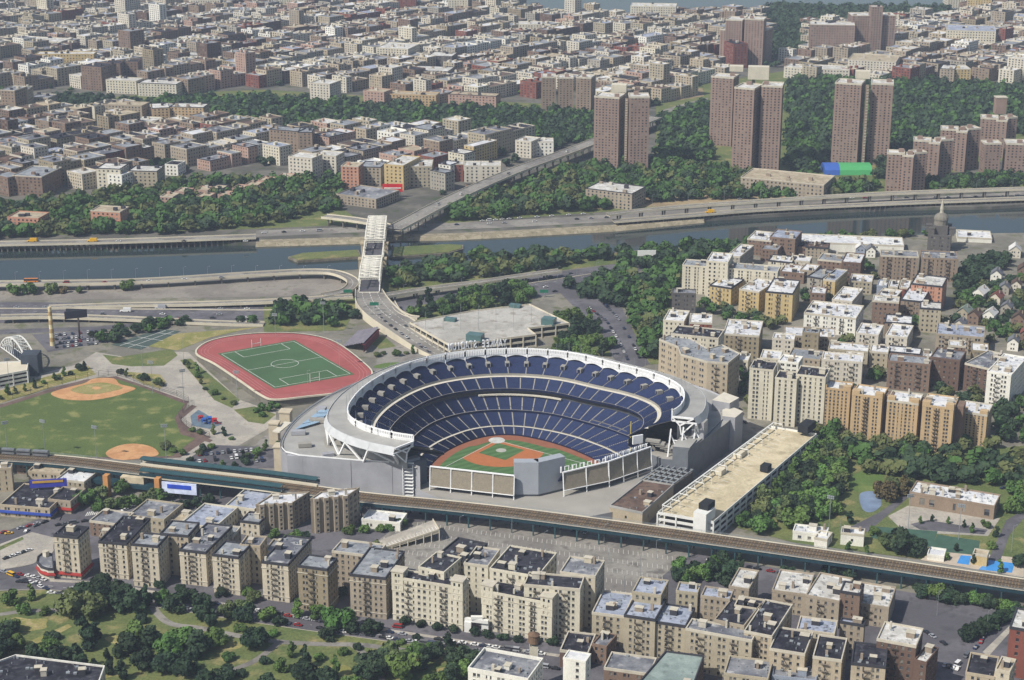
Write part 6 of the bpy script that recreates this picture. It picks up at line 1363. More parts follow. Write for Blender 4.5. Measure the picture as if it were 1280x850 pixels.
for _, P, u, v, L, d, h, wl in lots[:NIND]:
    rf = RL.choice(RK); sz = 'wide' if L > 29 else 'narrow' if L < 19 else 'mid-sized'
    building(P, h, wl, rf, level=2, bay=3.6, ww=1.5, wh=1.6, junk=.8, look='%s %s block with %s roof' % (sz, cname.get(wl, wl), rname[rf]), cat='apartment block', group='apartment houses across the river', name='apartment_block', foot=False)
keys = list(WALL); FM = MB(); fm_mats = [WALL[k] for k in keys] + GL + [ROOF[k] for k in rname] + [coping]
gi = len(keys); ri = gi + 3; ci = ri + len(rname); rkeys = list(rname)
class Gsub:
    def face(s, pts, mi=0): FM.face(pts, gi + mi)
GS = Gsub()
for _, P, u, v, L, d, h, wl in lots[NIND:]:
    rf = RL.choice(RK); h = h if RL.random() < .985 else RL.uniform(30, 44)
    wi = keys.index(wl)
    for i in range(4):
        p, q = P[i], P[(i + 1) % 4]; dd_ = q - p
        if -(dd_.y * (p.x + q.x) - dd_.x * (p.y + q.y)) > 0: facade(FM, GS, p, q, 0, h, max(3, round(h / 3.3)), 4.2, 2.0, 1.8, 2, wi)
        else: FM.face([(p.x, p.y, 0), (q.x, q.y, 0), (q.x, q.y, h), (p.x, p.y, h)], wi)
    cq = ci if RL.random() < .3 else wi; ip = offset_poly(P, .5); FM.face([(p.x, p.y, h) for p in ip], ri + rkeys.index(rf)); FM.strip([(p.x, p.y, h) for p in P], [(p.x, p.y, h + .9) for p in P], wi, True); FM.strip([(p.x, p.y, h + .9) for p in P], [(p.x, p.y, h + .9) for p in ip], cq, True); FM.strip([(p.x, p.y, h + .9) for p in ip], [(p.x, p.y, h) for p in ip], cq, True)
    c = sum((p for p in P), Vector((0, 0))) / 4
    for k in range(RL.choice((1, 2, 3))): FM.box((c.x + RL.uniform(-.3, .3) * L, c.y + RL.uniform(-.25, .25) * d, h + 1.5), (RL.uniform(2.5, 5), RL.uniform(2.5, 4), 3), rad(50), RL.choice((wi, ci, ci)))
o = FM.build('distant_city_blocks', fm_mats, stuff=True)
print('LOTS', len(lots), 'faces', len(FM.f))
# ---------------------------------------------------------------- trees
def leafmat(name, a, c, hv=.0):
    m = mix_mat(name, a, c, .5, lo=.35, hi=.65, rough=.7, fine=.22, spec=.12)
    t = m.node_tree; vm = [n for n in t.nodes if n.type == 'VECT_MATH'][0]; oi = t.nodes.new('ShaderNodeObjectInfo'); hs = t.nodes.new('ShaderNodeHueSaturation')
    mr = t.nodes.new('ShaderNodeMapRange'); mr.inputs[3].default_value = .475; mr.inputs[4].default_value = .515; mr2 = t.nodes.new('ShaderNodeMapRange'); mr2.inputs[3].default_value = .7; mr2.inputs[4].default_value = 1.35
    src = vm.inputs[0].links[0].from_socket; t.links.new(oi.outputs['Random'], mr.inputs[0]); t.links.new(mr.outputs[0], hs.inputs['Hue'])
    ml = t.nodes.new('ShaderNodeMath'); ml.operation = 'MULTIPLY'; ml.inputs[1].default_value = 7.31; fr = t.nodes.new('ShaderNodeMath'); fr.operation = 'FRACT'; t.links.new(oi.outputs['Random'], ml.inputs[0]); t.links.new(ml.outputs[0], fr.inputs[0]); t.links.new(fr.outputs[0], mr2.inputs[0]); t.links.new(mr2.outputs[0], hs.inputs['Value'])
    t.links.new(src, hs.inputs['Color']); t.links.new(hs.outputs[0], vm.inputs[0]); return m
LEAF = {'dark green': leafmat('foliage dark', '26352a', '35482e'), 'green': leafmat('foliage mid', '425a2d', '56703a'), 'olive green': leafmat('foliage olive', '4e5c38', '606a42'), 'bright green': leafmat('foliage bright', '46632f', '58763a'), 'brownish': leafmat('foliage brownish', '5a5038', '6b5f42')}
bark = mat('bark', '4a3f33', var=.2)
RT = random.Random(3)
def crown_mesh(kind, nq):
    b = MB(); lobes = []
    if kind == 'broad':
        for k in range(11): a = RT.uniform(0, 6.28); r = RT.uniform(.1, .62); lobes.append((r * math.cos(a), r * math.sin(a), RT.uniform(.45, .95) - r * .25, RT.uniform(.26, .42)))
    elif kind == 'tall':
        for k in range(10): a = RT.uniform(0, 6.28); z = .35 + k * .14; r = RT.uniform(.05, .3); lobes.append((r * math.cos(a), r * math.sin(a), z, RT.uniform(.22, .36) * (1.25 - z * .45)))
    else:
        for k in range(7): a = RT.uniform(0, 6.28); r = RT.uniform(.1, .5); lobes.append((r * math.cos(a), r * math.sin(a), RT.uniform(.3, .55), RT.uniform(.25, .38)))
    wts = [l[3] ** 2 for l in lobes]
    for i in range(nq):
        l = RT.choices(lobes, wts)[0]; d = Vector((RT.gauss(0, 1), RT.gauss(0, 1), RT.gauss(.15, 1))).normalized(); rr = l[3] * (RT.random() ** .22)
        c = Vector(l[:3]) + Vector((d.x * rr, d.y * rr, d.z * rr * .8)); n = (d + Vector((RT.gauss(0, .5), RT.gauss(0, .5), RT.gauss(.2, .5)))).normalized(); t = n.orthogonal().normalized(); q = n.cross(t); an = RT.uniform(0, 6.28); t, q = t * math.cos(an) + q * math.sin(an), q * math.cos(an) - t * math.sin(an)
        s = RT.uniform(.055, .10); b.face([c - t * s - q * s * .7, c + t * s - q * s * .8, c + t * s * .9 + q * s, c - t * s * .8 + q * s * .9])
    return b
CR = {}
for kind, n in (('broad', 5), ('tall', 3), ('bush', 2)):
    for k in range(n): CR.setdefault(kind, []).append(crown_mesh(kind, 1050 if kind == 'broad' else 800))
meshes = {}
def tree(x, y, dia, kind='broad', col='green', cat='tree', group='trees', look=None, ztop=0):
    k = RT.randrange(len(CR[kind])); key = (kind, k, col)
    if key not in meshes:
        cr_o = CR[kind][k].build('crown', LEAF[col], loc=(0, 0, 0)); tk = MB(); tk.cyl((0, 0), .045, .02, 0, .62, 6)
        for q in range(5): a = q * 1.26; tk.beam((0, 0, .3 + q * .04), (.28 * math.cos(a), .28 * math.sin(a), .62), .022)
        tk_o = tk.build('trunk', bark, loc=(0, 0, 0)); meshes[key] = (cr_o.data, tk_o.data); bpy.data.objects.remove(cr_o); bpy.data.objects.remove(tk_o)
    root = empty('tree' if kind != 'bush' else 'shrub', (x, y, ztop), RT.uniform(0, 6.28)); s = dia / 1.7; root.scale = (s, s, s * RT.uniform(.9, 1.15))
    for nm, me in zip(('crown', 'trunk'), meshes[key]): o = bpy.data.objects.new(nm, me); COL.objects.link(o); o.parent = root
    u, v = PJ((x, y, dia * .5)); pend(root, look or ('%s %s %s' % ('big' if dia > 13 else 'small' if dia < 7.5 else 'mid-sized', col, {'broad': 'broad tree', 'tall': 'tall tree', 'bush': 'shrub'}[kind])), 'tree' if kind != 'bush' else 'shrub', group, u, v)
    return root
far_t = []; FOOTG = {}
for f in FOOT:
    xs = [p[0] for p in f]; ys = [p[1] for p in f]
    for gx in range(int(min(xs) // 40), int(max(xs) // 40) + 1):
        for gy in range(int(min(ys) // 40), int(max(ys) // 40) + 1): FOOTG.setdefault((gx, gy), []).append(f)
for _, P, *r_ in lots: f = [(p.x, p.y) for p in P]; FOOTG.setdefault((int(f[0][0] // 40), int(f[0][1] // 40)), []).append(f)
def blocked(x, y, m=3):
    for f in FOOTG.get((int(x // 40), int(y // 40)), ()):
        for dx, dy in ((0, 0), (m, 0), (-m, 0), (0, m), (0, -m)):
            if inside(x + dx, y + dy, f): return True
    return False
PATHS = []
def scatter(pts, spacing, dia, mix, ind, kinds=('broad', 'broad', 'broad', 'tall'), group='trees', avoid=True, keep=1.0):
    W = [(G(u, v).x, G(u, v).y) for u, v in pts]; xs = [p[0] for p in W]; ys = [p[1] for p in W]; y = min(ys); row = 0
    while y < max(ys):
        x = min(xs) + (row % 2) * spacing * .5
        while x < max(xs):
            a, c = x + RT.uniform(-.38, .38) * spacing, y + RT.uniform(-.38, .38) * spacing
            if inside(a, c, W) and RT.random() < keep and not (avoid and blocked(a, c)):
                d = RT.uniform(*dia); col = RT.choice(mix)
                if ind: tree(a, c, d, RT.choice(kinds), col, group=group)
                else: far_t.append((a, c, d, col))
            x += spacing
        y += spacing * .87; row += 1
DK, MD, OL, BR, BN = 'dark green', 'green', 'olive green', 'bright green', 'brownish'
def row(pts, n, dia, mix, kinds=('broad',), group='street trees', jit=1.0):
    C = [G(u, v) for u, v in pts]; 
    for i in range(n):
        t = i / max(1, n - 1) * (len(C) - 1); k = min(int(t), len(C) - 2); p = C[k].lerp(C[k + 1], t - k); tree(p.x + RT.uniform(-jit, jit), p.y + RT.uniform(-jit, jit), RT.uniform(*dia), RT.choice(kinds), RT.choice(mix), group=group)
# foreground park, trees one by one (photo point of the foot, crown width in metres)
for u, v, d, k, c in ((110, 758, 17, 'broad', DK), (130, 752, 17, 'broad', DK), (150, 760, 16, 'broad', DK), (95, 770, 15, 'broad', OL), (165, 765, 13, 'broad', DK), (120, 772, 14, 'broad', OL), (183, 760, 11, 'tall', DK), (176, 778, 7, 'bush', DK), (12, 756, 9, 'broad', MD), (40, 750, 7, 'tall', MD), (58, 768, 6, 'broad', MD), (30, 768, 6, 'broad', MD), (108, 810, 14, 'tall', DK), (120, 800, 9, 'tall', DK),
    (216, 765, 11, 'broad', DK), (205, 755, 8, 'broad', MD), (250, 775, 13, 'tall', DK), (262, 785, 12, 'tall', DK), (255, 760, 9, 'broad', DK), (285, 770, 9, 'broad', OL), (232, 752, 9, 'broad', DK), (320, 800, 8, 'broad', DK), (300, 790, 7, 'bush', MD), (170, 800, 11, 'broad', MD), (160, 818, 13, 'broad', DK), (190, 806, 12, 'broad', DK), (208, 822, 13, 'broad', MD), (230, 808, 13, 'broad', MD), (250, 818, 14, 'broad', DK), (268, 808, 11, 'broad', MD), (205, 840, 13, 'broad', DK), (232, 846, 12, 'broad', DK), (180, 834, 11, 'broad', DK),
    (60, 815, 9, 'broad', MD), (76, 830, 11, 'broad', DK), (40, 826, 10, 'broad', DK), (100, 838, 10, 'tall', DK), (118, 846, 8, 'tall', DK), (136, 842, 9, 'tall', DK), (152, 850, 9, 'tall', DK), (20, 812, 9, 'broad', MD), (5, 800, 12, 'broad', DK), (0, 822, 12, 'broad', DK), (65, 800, 8, 'bush', DK), (322, 812, 12, 'broad', DK), (340, 795, 6, 'bush', BR), (305, 776, 10, 'broad', DK), (335, 775, 9, 'broad', MD), (372, 772, 9, 'tall', BR), (395, 778, 8, 'tall', MD), (422, 785, 14, 'broad', BR), (440, 792, 9, 'broad', DK), (408, 800, 8, 'broad', DK), (465, 792, 9, 'broad', DK),
    (365, 822, 7, 'tall', MD), (382, 835, 9, 'tall', DK), (378, 850, 12, 'broad', DK), (420, 846, 8, 'tall', MD), (410, 858, 11, 'broad', DK), (400, 826, 6, 'bush', MD), (350, 840, 7, 'broad', MD), (335, 858, 8, 'broad', DK), (470, 842, 15, 'broad', DK), (492, 838, 15, 'broad', OL), (505, 848, 14, 'broad', MD), (455, 850, 9, 'broad', DK), (530, 836, 10, 'tall', DK), (522, 820, 9, 'broad', MD), (545, 825, 10, 'broad', DK), (562, 828, 12, 'tall', DK), (580, 832, 12, 'broad', DK), (598, 836, 11, 'broad', DK), (614, 842, 10, 'broad', DK), (430, 818, 6, 'bush', MD), (446, 812, 5, 'bush', DK), (575, 846, 9, 'broad', MD), (560, 855, 12, 'broad', DK), (545, 862, 10, 'broad', MD), (600, 858, 9, 'broad', DK), (478, 820, 5, 'bush', MD), (330, 830, 6, 'bush', DK),
    (15, 790, 8, 'broad', MD), (285, 825, 7, 'bush', MD), (280, 850, 9, 'broad', DK), (300, 845, 6, 'bush', DK), (260, 862, 12, 'broad', DK), (440, 860, 8, 'broad', MD), (500, 805, 5, 'bush', MD), (520, 800, 5, 'bush', DK), (540, 812, 6, 'bush', MD), (300, 764, 7, 'broad', OL), (350, 782, 6, 'broad', DK)):
    q = G(u, v); tree(q.x, q.y, d * 1.3, k, c, group='park trees in the foreground')
row([(395, 768), (430, 775)], 2, (7, 9), [BR, DK]); row([(508, 782), (545, 787), (590, 795)], 5, (6, 7.5), [DK]); row([(608, 798), (645, 802), (690, 806)], 5, (6, 7.5), [DK]); row([(200, 735), (225, 738)], 2, (6, 8), [DK]); row([(275, 745), (318, 752)], 2, (7, 9), [DK, OL])
row([(125, 640), (150, 636), (185, 628), (212, 622)], 7, (10, 14), [OL, MD], group='trees along the station street'); row([(100, 632), (130, 622), (175, 612)], 5, (10, 13), [OL, MD], group='trees along the station street'); row([(215, 640), (262, 630)], 4, (8, 10), [MD, DK])
row([(310, 745), (340, 720), (425, 748)], 3, (8, 9), [DK, MD]); row([(345, 672), (385, 675), (365, 678)], 4, (7, 9), [MD, BR, DK]); row([(435, 668), (475, 664), (500, 660)], 5, (7, 9), [MD, BR]); row([(470, 690), (478, 696)], 2, (8, 10), [OL])
scatter([(835, 728), (850, 712), (905, 700), (935, 712), (915, 735), (860, 738)], 9, (9, 13), [DK, DK, MD], True, group='trees by the parking lot corner'); row([(985, 722), (1000, 735), (1060, 740)], 4, (8, 10), [DK, MD]); row([(1035, 715), (1062, 724)], 3, (9, 11), [DK]); row([(1150, 745), (1200, 756)], 6, (10, 12), [DK, MD], group='trees under the railway'); row([(1215, 755), (1270, 768)], 6, (9, 11), [DK, MD], group='trees under the railway'); row([(1210, 800), (1255, 775)], 6, (10, 12), [DK], group='trees beside the dark lot')
# right-hand park
scatter([(905, 655), (925, 630), (965, 600), (1010, 560), (1040, 558), (1060, 575), (1050, 600), (1045, 640), (1000, 662), (950, 672)], 10.5, (13, 18), [DK, DK, MD, MD, OL, BR], True, group='trees in the park beside the garage')
scatter([(1060, 560), (1130, 565), (1250, 582), (1300, 570), (1300, 600), (1255, 612), (1180, 606), (1110, 598), (1080, 590)], 10.5, (13, 18), [DK, DK, MD, OL], False)
scatter([(1255, 612), (1300, 600), (1300, 640), (1265, 650)], 12, (11, 15), [DK, MD], True, group='trees below the orange blocks'); scatter([(1110, 612), (1130, 605), (1140, 612), (1120, 628)], 10, (11, 15), [OL, BN], True, group='trees round the small lawn')
for u, v, d, k, c in ((1125, 690, 20, 'broad', DK), (1112, 688, 16, 'broad', OL), (1140, 692, 15, 'broad', DK), (1106, 625, 15, 'broad', BN), (1038, 590, 15, 'broad', BR), (1025, 600, 15, 'broad', BR), (1062, 655, 9, 'tall', DK), (1092, 668, 8, 'broad', MD), (1150, 655, 5, 'tall', MD), (1165, 652, 5, 'tall', DK), (1185, 655, 5, 'tall', MD), (1205, 660, 5, 'tall', DK), (1215, 666, 6, 'tall', MD), (1232, 660, 7, 'broad', MD), (1195, 690, 6, 'tall', DK), (1238, 686, 7, 'broad', MD), (1245, 672, 7, 'tall', DK), (1275, 708, 10, 'broad', DK), (1250, 716, 7, 'tall', MD), (1217, 706, 7, 'tall', DK), (1060, 690, 7, 'tall', MD), (1083, 694, 6, 'tall', MD), (1265, 735, 8, 'broad', DK), (1182, 700, 6, 'broad', MD)):
    q = G(u, v); tree(q.x, q.y, d, k, c, group='park trees on the right')
# hill side and river side wood
scatter([(775, 352), (850, 330), (850, 370), (840, 395), (830, 425), (818, 455), (800, 440), (788, 400)], 13, (14, 19), [DK, MD, OL, MD], False)
scatter([(700, 398), (740, 402), (762, 430), (765, 448), (740, 452), (690, 446)], 12, (11, 15), [DK, MD], True, group='trees beside the flat garage')
scatter([(505, 397), (520, 386), (590, 369), (655, 356), (668, 372), (655, 382), (540, 400)], 12, (12, 15), [DK, DK, MD], True, group='trees between highway and garage')
scatter([(330, 405), (345, 386), (400, 380), (440, 388), (445, 402), (420, 410), (350, 412)], 12, (12, 16), [DK, MD], False)
scatter([(740, 375), (700, 360), (740, 352), (775, 345), (790, 350), (780, 385)], 13, (14, 18), [DK, DK, MD], False)
scatter([(480, 362), (482, 340), (560, 332), (600, 322), (745, 318), (750, 325), (660, 342), (600, 350), (560, 356)], 12.5, (13, 18), [MD, OL, DK], False)
scatter([(745, 318), (870, 310), (945, 306), (945, 315), (890, 325), (850, 332), (780, 342), (760, 330)], 13, (13, 18), [DK, MD], False)
scatter([(1000, 301), (1130, 298), (1190, 297), (1190, 294), (1000, 298)], 9, (8, 11), [MD, OL], False)
scatter([(1195, 345), (1215, 328), (1255, 320), (1262, 335), (1240, 350), (1215, 362), (1195, 368)], 12, (13, 17), [DK], False, avoid=False)
for pts in ([(875, 382), (905, 385), (985, 402), (1000, 410), (960, 415), (900, 400)], [(1040, 430), (1065, 425), (1065, 437), (1045, 440)], [(1080, 402), (1180, 400), (1180, 415), (1100, 415)], [(1130, 480), (1180, 478), (1180, 495), (1140, 492)], [(1150, 480), (1235, 486), (1232, 510), (1190, 505)], [(1040, 488), (1095, 485), (1095, 497), (1050, 497)], [(1080, 462), (1110, 462), (1112, 482), (1085, 482)], [(1165, 400), (1280, 400), (1280, 440), (1240, 440), (1230, 415), (1170, 412)], [(1195, 370), (1280, 345), (1280, 400), (1200, 395)], [(912, 455), (935, 470), (938, 520), (915, 520), (900, 480)], [(1000, 365), (1010, 360), (1100, 360), (1095, 372), (1010, 390)], [(1060, 335), (1095, 332), (1095, 350), (1070, 352)]):
    scatter(pts, 12, (9, 13), [DK, MD, OL], False)
scatter([(1000, 530), (1025, 532), (1150, 560), (1240, 556), (1240, 566), (1130, 568), (1010, 550)], 12, (10, 14), [MD, OL], False)
for i, (u, v, d, c) in enumerate(((17, 369, 13, MD), (37, 368, 13, MD), (66, 367, 13, OL), (78, 366, 10, BN), (160, 362, 13, MD), (100, 366, 8, MD))): q = G(u, v); tree(q.x, q.y, d, 'broad', c, group='lone trees on the gravel lot')
# around the ball field and plaza
for pts, n in (([(0, 500), (60, 478), (105, 462)], 12), ([(150, 466), (205, 484)], 6), ([(235, 455), (250, 480), (290, 505)], 9), ([(205, 560), (235, 575), (262, 560)], 7), ([(225, 600), (270, 592), (318, 578)], 9), ([(300, 575), (345, 560)], 5), ([(365, 500), (395, 488), (410, 485)], 4), ([(470, 445), (520, 442)], 5), ([(240, 540), (290, 548)], 5), ([(115, 420), (165, 402), (205, 405)], 7)):
    row(pts, n, (5, 8), [DK, MD, OL], ('broad', 'bush', 'tall'), 'small trees round the plaza', 2.5)
scatter([(1236, 508), (1290, 505), (1300, 560), (1250, 560)], 11, (11, 15), [DK, MD], False); scatter([(118, 428), (150, 418), (200, 404), (230, 400), (225, 408), (170, 420), (135, 432)], 9, (8, 12), [DK, MD], False); scatter([(180, 402), (330, 400), (330, 404), (200, 408)], 10, (7, 11), [DK, MD], False, keep=.5); scatter([(1000, 468), (1022, 470), (1022, 484), (1000, 482)], 10, (9, 12), [DK], False); scatter([(300, 515), (345, 505), (350, 520), (320, 530)], 8, (5, 8), [MD], False, keep=.6)
# across the river: wooded parks as one mass
scatter([(-30, 300), (-30, 262), (100, 252), (180, 232), (300, 226), (425, 222), (425, 262), (330, 282), (250, 292), (0, 298)], 13, (13, 19), [MD, DK, OL, MD], False)
scatter([(545, 278), (600, 250), (745, 206), (880, 208), (930, 222), (1000, 224), (1110, 236), (1100, 243), (960, 252), (860, 250), (740, 264), (600, 276)], 13, (14, 20), [MD, OL, DK, MD], False)
scatter([(170, 142), (190, 128), (330, 125), (450, 132), (560, 138), (745, 142), (745, 180), (690, 188), (620, 184), (560, 176), (430, 168), (330, 168), (255, 158)], 13, (14, 20), [DK, DK, MD], False)
scatter([(50, 132), (75, 122), (185, 130), (185, 142), (100, 142)], 13, (14, 19), [DK], False); scatter([(0, 88), (35, 84), (40, 90), (0, 92)], 14, (14, 18), [DK], False)
scatter([(822, 215), (825, 150), (885, 130), (890, 200)], 14, (15, 20), [DK, MD], False); scatter([(985, 215), (985, 105), (1005, 102), (1300, 112), (1300, 178), (1225, 160), (1110, 205), (1110, 228)], 14, (15, 21), [DK, DK, MD], False); scatter([(1120, 238), (1150, 228), (1225, 222), (1300, 215), (1300, 234), (1160, 240)], 12, (12, 16), [MD, DK], False)
scatter([(955, 12), (1080, 12), (1185, 14), (1180, 24), (1100, 32), (1012, 32), (1012, 62), (1000, 75), (962, 70)], 15, (17, 22), [DK], False); scatter([(865, 62), (898, 55), (900, 70), (870, 75)], 15, (15, 19), [DK], False)
RM = random.Random(9)
for x, y in YT:
    if 1600 < y < 2950 and not any(inside(x, y, e) for e in EXW) and not blocked(x, y, 1) and -60 < PJ((x, y, 0))[0] < 1340: far_t.append((x, y, RM.uniform(8, 13), RM.choice((DK, DK, MD))))
for _ in range(420):                                   # yard and street trees among the far blocks
    u, v = RM.uniform(-20, 1300), RM.uniform(12, 245); q = G(u, v)
    if not any(inside(q.x, q.y, e) for e in EXW) and not blocked(q.x, q.y, 2):
        for k in range(RM.choice((1, 2, 4))): far_t.append((q.x + RM.uniform(-10, 10), q.y + RM.uniform(-10, 10), RM.uniform(9, 14), DK))
tmpl = {}
for k in range(6):
    cb = crown_mesh('broad', 150); L = []
    for f in cb.f:
        pts = [Vector(cb.v[i]) for i in f]; c = sum(pts, Vector()) / 4; L.append([(c + (p - c) * 2.1) for p in pts])
    tmpl[k] = L
FT = {c: MB() for c in LEAF}
for x, y, d, c in far_t:
    s = d / 1.6; L = tmpl[RT.randrange(6)]; b = FT[c]; sz = s * RT.uniform(.85, 1.1); fx = RT.choice((-1, 1)); keepn = 150 if y < 1700 else 95
    if y > 1900:
        for pts in L[:64]: c_ = sum(pts, Vector()) / 4; b.face([(x + (c_.x + (p.x - c_.x) * 1.15) * s * fx, y + (c_.y + (p.y - c_.y) * 1.15) * s, (c_.z + (p.z - c_.z) * 1.15) * sz) for p in pts])
        continue
    for pts in L[:keepn]: b.face([(x + p.x * s * fx, y + p.y * s, p.z * sz) for p in pts])
for c, b in FT.items():
    if b.f: b.build('distant_trees', LEAF[c], stuff=True)
print('TREES far', len(far_t), 'ind', sum(1 for p in PENDING if p[0]['category'] in ('tree', 'shrub')))

# ---------------------------------------------------------------- vehicles
CARC = {'white': 'd8d8d6', 'silver': '9a9da2', 'black': '1c1d20', 'dark blue': '1f2f4f', 'red': '8a1a1c', 'grey': '5b5e63', 'yellow': 'd8a81c'}
cm = {k: mat('car paint ' + k, v, rough=.3, var=.03, spec=.5) for k, v in CARC.items()}; VM = {}
RCAR = random.Random(21)
def car_parts(kind, colr):
    key = (kind, colr)
    if key in VM: return VM[key]
    L, W, H, hood, cab0, cab1 = {'car': (4.6, 1.8, 1.45, .85, .22, .78), 'van': (5.4, 2.0, 2.1, 1.1, .16, .98), 'bus': (12, 2.6, 3.1, 1.3, .02, .99), 'truck': (9, 2.4, 3.2, 1.2, .3, 1.0)}[kind]
    b = MB(); x0 = -L / 2
    def sec(x, w_, z0, z1): return [(x, -w_ / 2, z0), (x, w_ / 2, z0), (x, w_ / 2, z1), (x, -w_ / 2, z1)]
    S = [sec(x0, W * .88, .4, hood * .8), sec(x0 + L * .06, W, .3, hood), sec(x0 + L * .94, W, .3, hood), sec(x0 + L, W * .88, .4, hood * .85)]
    for a, c in zip(S, S[1:]):
        for i in range(4): j = (i + 1) % 4; b.face([a[i], a[j], c[j], c[i]][::-1])
    b.face(S[0]); b.face(S[-1][::-1]); ca, cb_ = x0 + L * cab0, x0 + L * cab1; tp = .82 if kind == 'car' else .95
    T0 = [(ca + (.55 if kind == 'car' else .1), -W / 2 * tp), (cb_ - (.7 if kind == 'car' else .15), -W / 2 * tp), (cb_ - (.7 if kind == 'car' else .15), W / 2 * tp), (ca + (.55 if kind == 'car' else .1), W / 2 * tp)]
    b.face([(x, y, H) for x, y in T0]); body = b.build('body', cm[colr], loc=(0, 0, 0)).data
    g = MB(); B0 = [(ca, -W / 2 * .97), (cb_, -W / 2 * .97), (cb_, W / 2 * .97), (ca, W / 2 * .97)]
    for i in range(4): j = (i + 1) % 4; g.face([(*B0[i], hood), (*B0[j], hood), (*T0[j], H), (*T0[i], H)])
    gl = g.build('windows', glass if kind != 'truck' else cm[colr], loc=(0, 0, 0)).data; out = [('body', body, (0, 0, 0)), ('windows', gl, (0, 0, 0))]
    wb = MB(); n = 8; r = .34 if kind in ('car', 'van') else .5
    for s in (0, 1):
        wb.v.extend([(r * math.cos(k * 6.283 / n), (s - .5) * .24, r + r * math.sin(k * 6.283 / n)) for k in range(n)])
    wb.f = [tuple(range(n)), tuple(range(2 * n - 1, n - 1, -1))] + [(k, (k + 1) % n, n + (k + 1) % n, n + k) for k in range(n)]; wb.m = [0] * len(wb.f)
    wm_ = wb.build('wheel', black, loc=(0, 0, 0)).data
    for sx in (-.3, .31):
        for sy in (-1, 1): out.append(('wheel', wm_, (L * sx, sy * (W / 2 - .1), 0)))
    for ob in [o for o in COL.objects if o.parent is None and o.data in (body, gl, wm_)]: bpy.data.objects.remove(ob)
    VM[key] = out; return out
ncar = 0
def car(p, ang, kind='car', colr=None, where='', z=0):
    global ncar
    colr = colr or RCAR.choices(['white', 'silver', 'black', 'dark blue', 'red', 'grey', 'yellow'], (6, 5, 5, 3, 2, 4, .25))[0]; nm = {'car': 'parked_car', 'van': 'van', 'bus': 'bus', 'truck': 'truck'}[kind]
    r = empty(nm, (p[0], p[1], z + (.3 if z < 1 else .08)), ang)
    for n_, me, lo_ in car_parts(kind, colr): o = bpy.data.objects.new(n_, me); COL.objects.link(o); o.parent = r; o.location = lo_
    u, v = PJ((p[0], p[1], z + 1)); ncar += 1; pend(r, '%s %s %s' % (colr, {'car': 'car', 'van': 'van', 'bus': 'bus', 'truck': 'box truck'}[kind], where), kind, 'vehicles ' + where, u, v); return r
def line_cars(pts, n, where, z=0, across=False, prob=.8, kinds=('car',) * 9 + ('van',), colr=None, jit=.4):
    C = px(pts, z)
    for i in range(n):
        if RCAR.random() > prob: continue
        t = (i + RCAR.uniform(-.2, .2) * jit + .5) / n * (len(C) - 1); k = min(int(t), len(C) - 2); p = C[k].lerp(C[k + 1], t - k); d = C[k + 1] - C[k]
        car(p, math.atan2(d.y, d.x) + (math.pi / 2 if across else 0), RCAR.choice(kinds), colr, where, z)
line_cars([(200, 743.5), (330, 766), (450, 786), (600, 808), (680, 819)], 40, 'parked along the apartment fronts', prob=.75)
line_cars([(195, 756), (330, 776.5), (450, 794), (520, 804), (600, 815)], 34, 'parked at the park kerb', prob=.8)
line_cars([(60, 742), (125, 746)], 7, 'parked below the corner shops', prob=1); line_cars([(20, 728), (60, 731)], 4, 'crossing the left junction')
line_cars([(0, 690), (40, 660), (70, 648)], 6, 'on the left avenue', prob=.7); line_cars([(70, 658), (110, 652)], 5, 'by the low shops', prob=.8)
c = G(11, 668); car(c, rad(20), 'car', 'yellow', 'on the left avenue'); c = G(452, 781); car(G(497, 785), rad(-15), 'van', 'red', 'parked along the apartment fronts')
for v0, n in ((565, 12), (572, 12), (578, 10)): line_cars([(232 + (v0 - 565) * 2, v0 + 6), (318 + (v0 - 565), v0 - 2)], n, 'in the lot behind the station', across=True, prob=.75)
for v0 in (419, 424, 429, 434): line_cars([(68, v0 + 1), (122, v0 - 4)], 11, 'in the lot by the tall chimney', across=True, prob=.8)
line_cars([(462, 366), (468, 385), (478, 400), (505, 420), (535, 438)], 16, 'on the bridge approach', z=5, prob=.8); line_cars([(468, 366), (476, 382), (488, 396), (518, 415)], 13, 'on the bridge approach', z=5, prob=.7); line_cars([(460, 350), (469, 300)], 8, 'on the white bridge deck', z=8, prob=.7)
line_cars([(0, 385), (330, 387)], 9, 'on the left highway', kinds=('car', 'car', 'truck')); line_cars([(0, 393), (330, 394)], 9, 'on the left highway', prob=.6); line_cars([(600, 362), (660, 351), (775, 333)], 9, 'on the riverside highway'); line_cars([(620, 370), (680, 360), (780, 345)], 7, 'on the riverside highway', prob=.7)
line_cars([(735, 385), (758, 402), (775, 430), (785, 452)], 15, 'parked on the hillside street', prob=.95); line_cars([(752, 378), (772, 398), (788, 425), (800, 450)], 15, 'parked on the hillside street', prob=.9)
line_cars([(500, 284), (640, 279), (767, 272)], 14, 'on the far riverside road', prob=.6); line_cars([(590, 278), (640, 274), (760, 266)], 12, 'parked at the far wood edge', prob=.8, colr='white'); line_cars([(530, 263), (650, 211), (740, 178)], 8, 'on the street viaduct', z=13, prob=.5)
for u, c_ in ((40, 'yellow'), (115, 'yellow'), (148, 'white'), (230, 'black'), (307, 'white')): car(G(u, 302, 3.5), rad(4), 'truck' if c_ == 'yellow' else 'car', c_, 'on the far left river deck', 3.5)
car(G(887, 266, 3.5), rad(8), 'truck', 'yellow', 'on the lower river deck', 3.5); cm['orange'] = mat('car paint orange', 'd0803a', rough=.4); CARC['orange'] = ''; car(G(39, 352.5, 6), rad(2), 'bus', 'orange', 'on the cream riverside ramp', 6); car(G(157, 390), rad(0), 'truck', 'white', 'on the left highway')
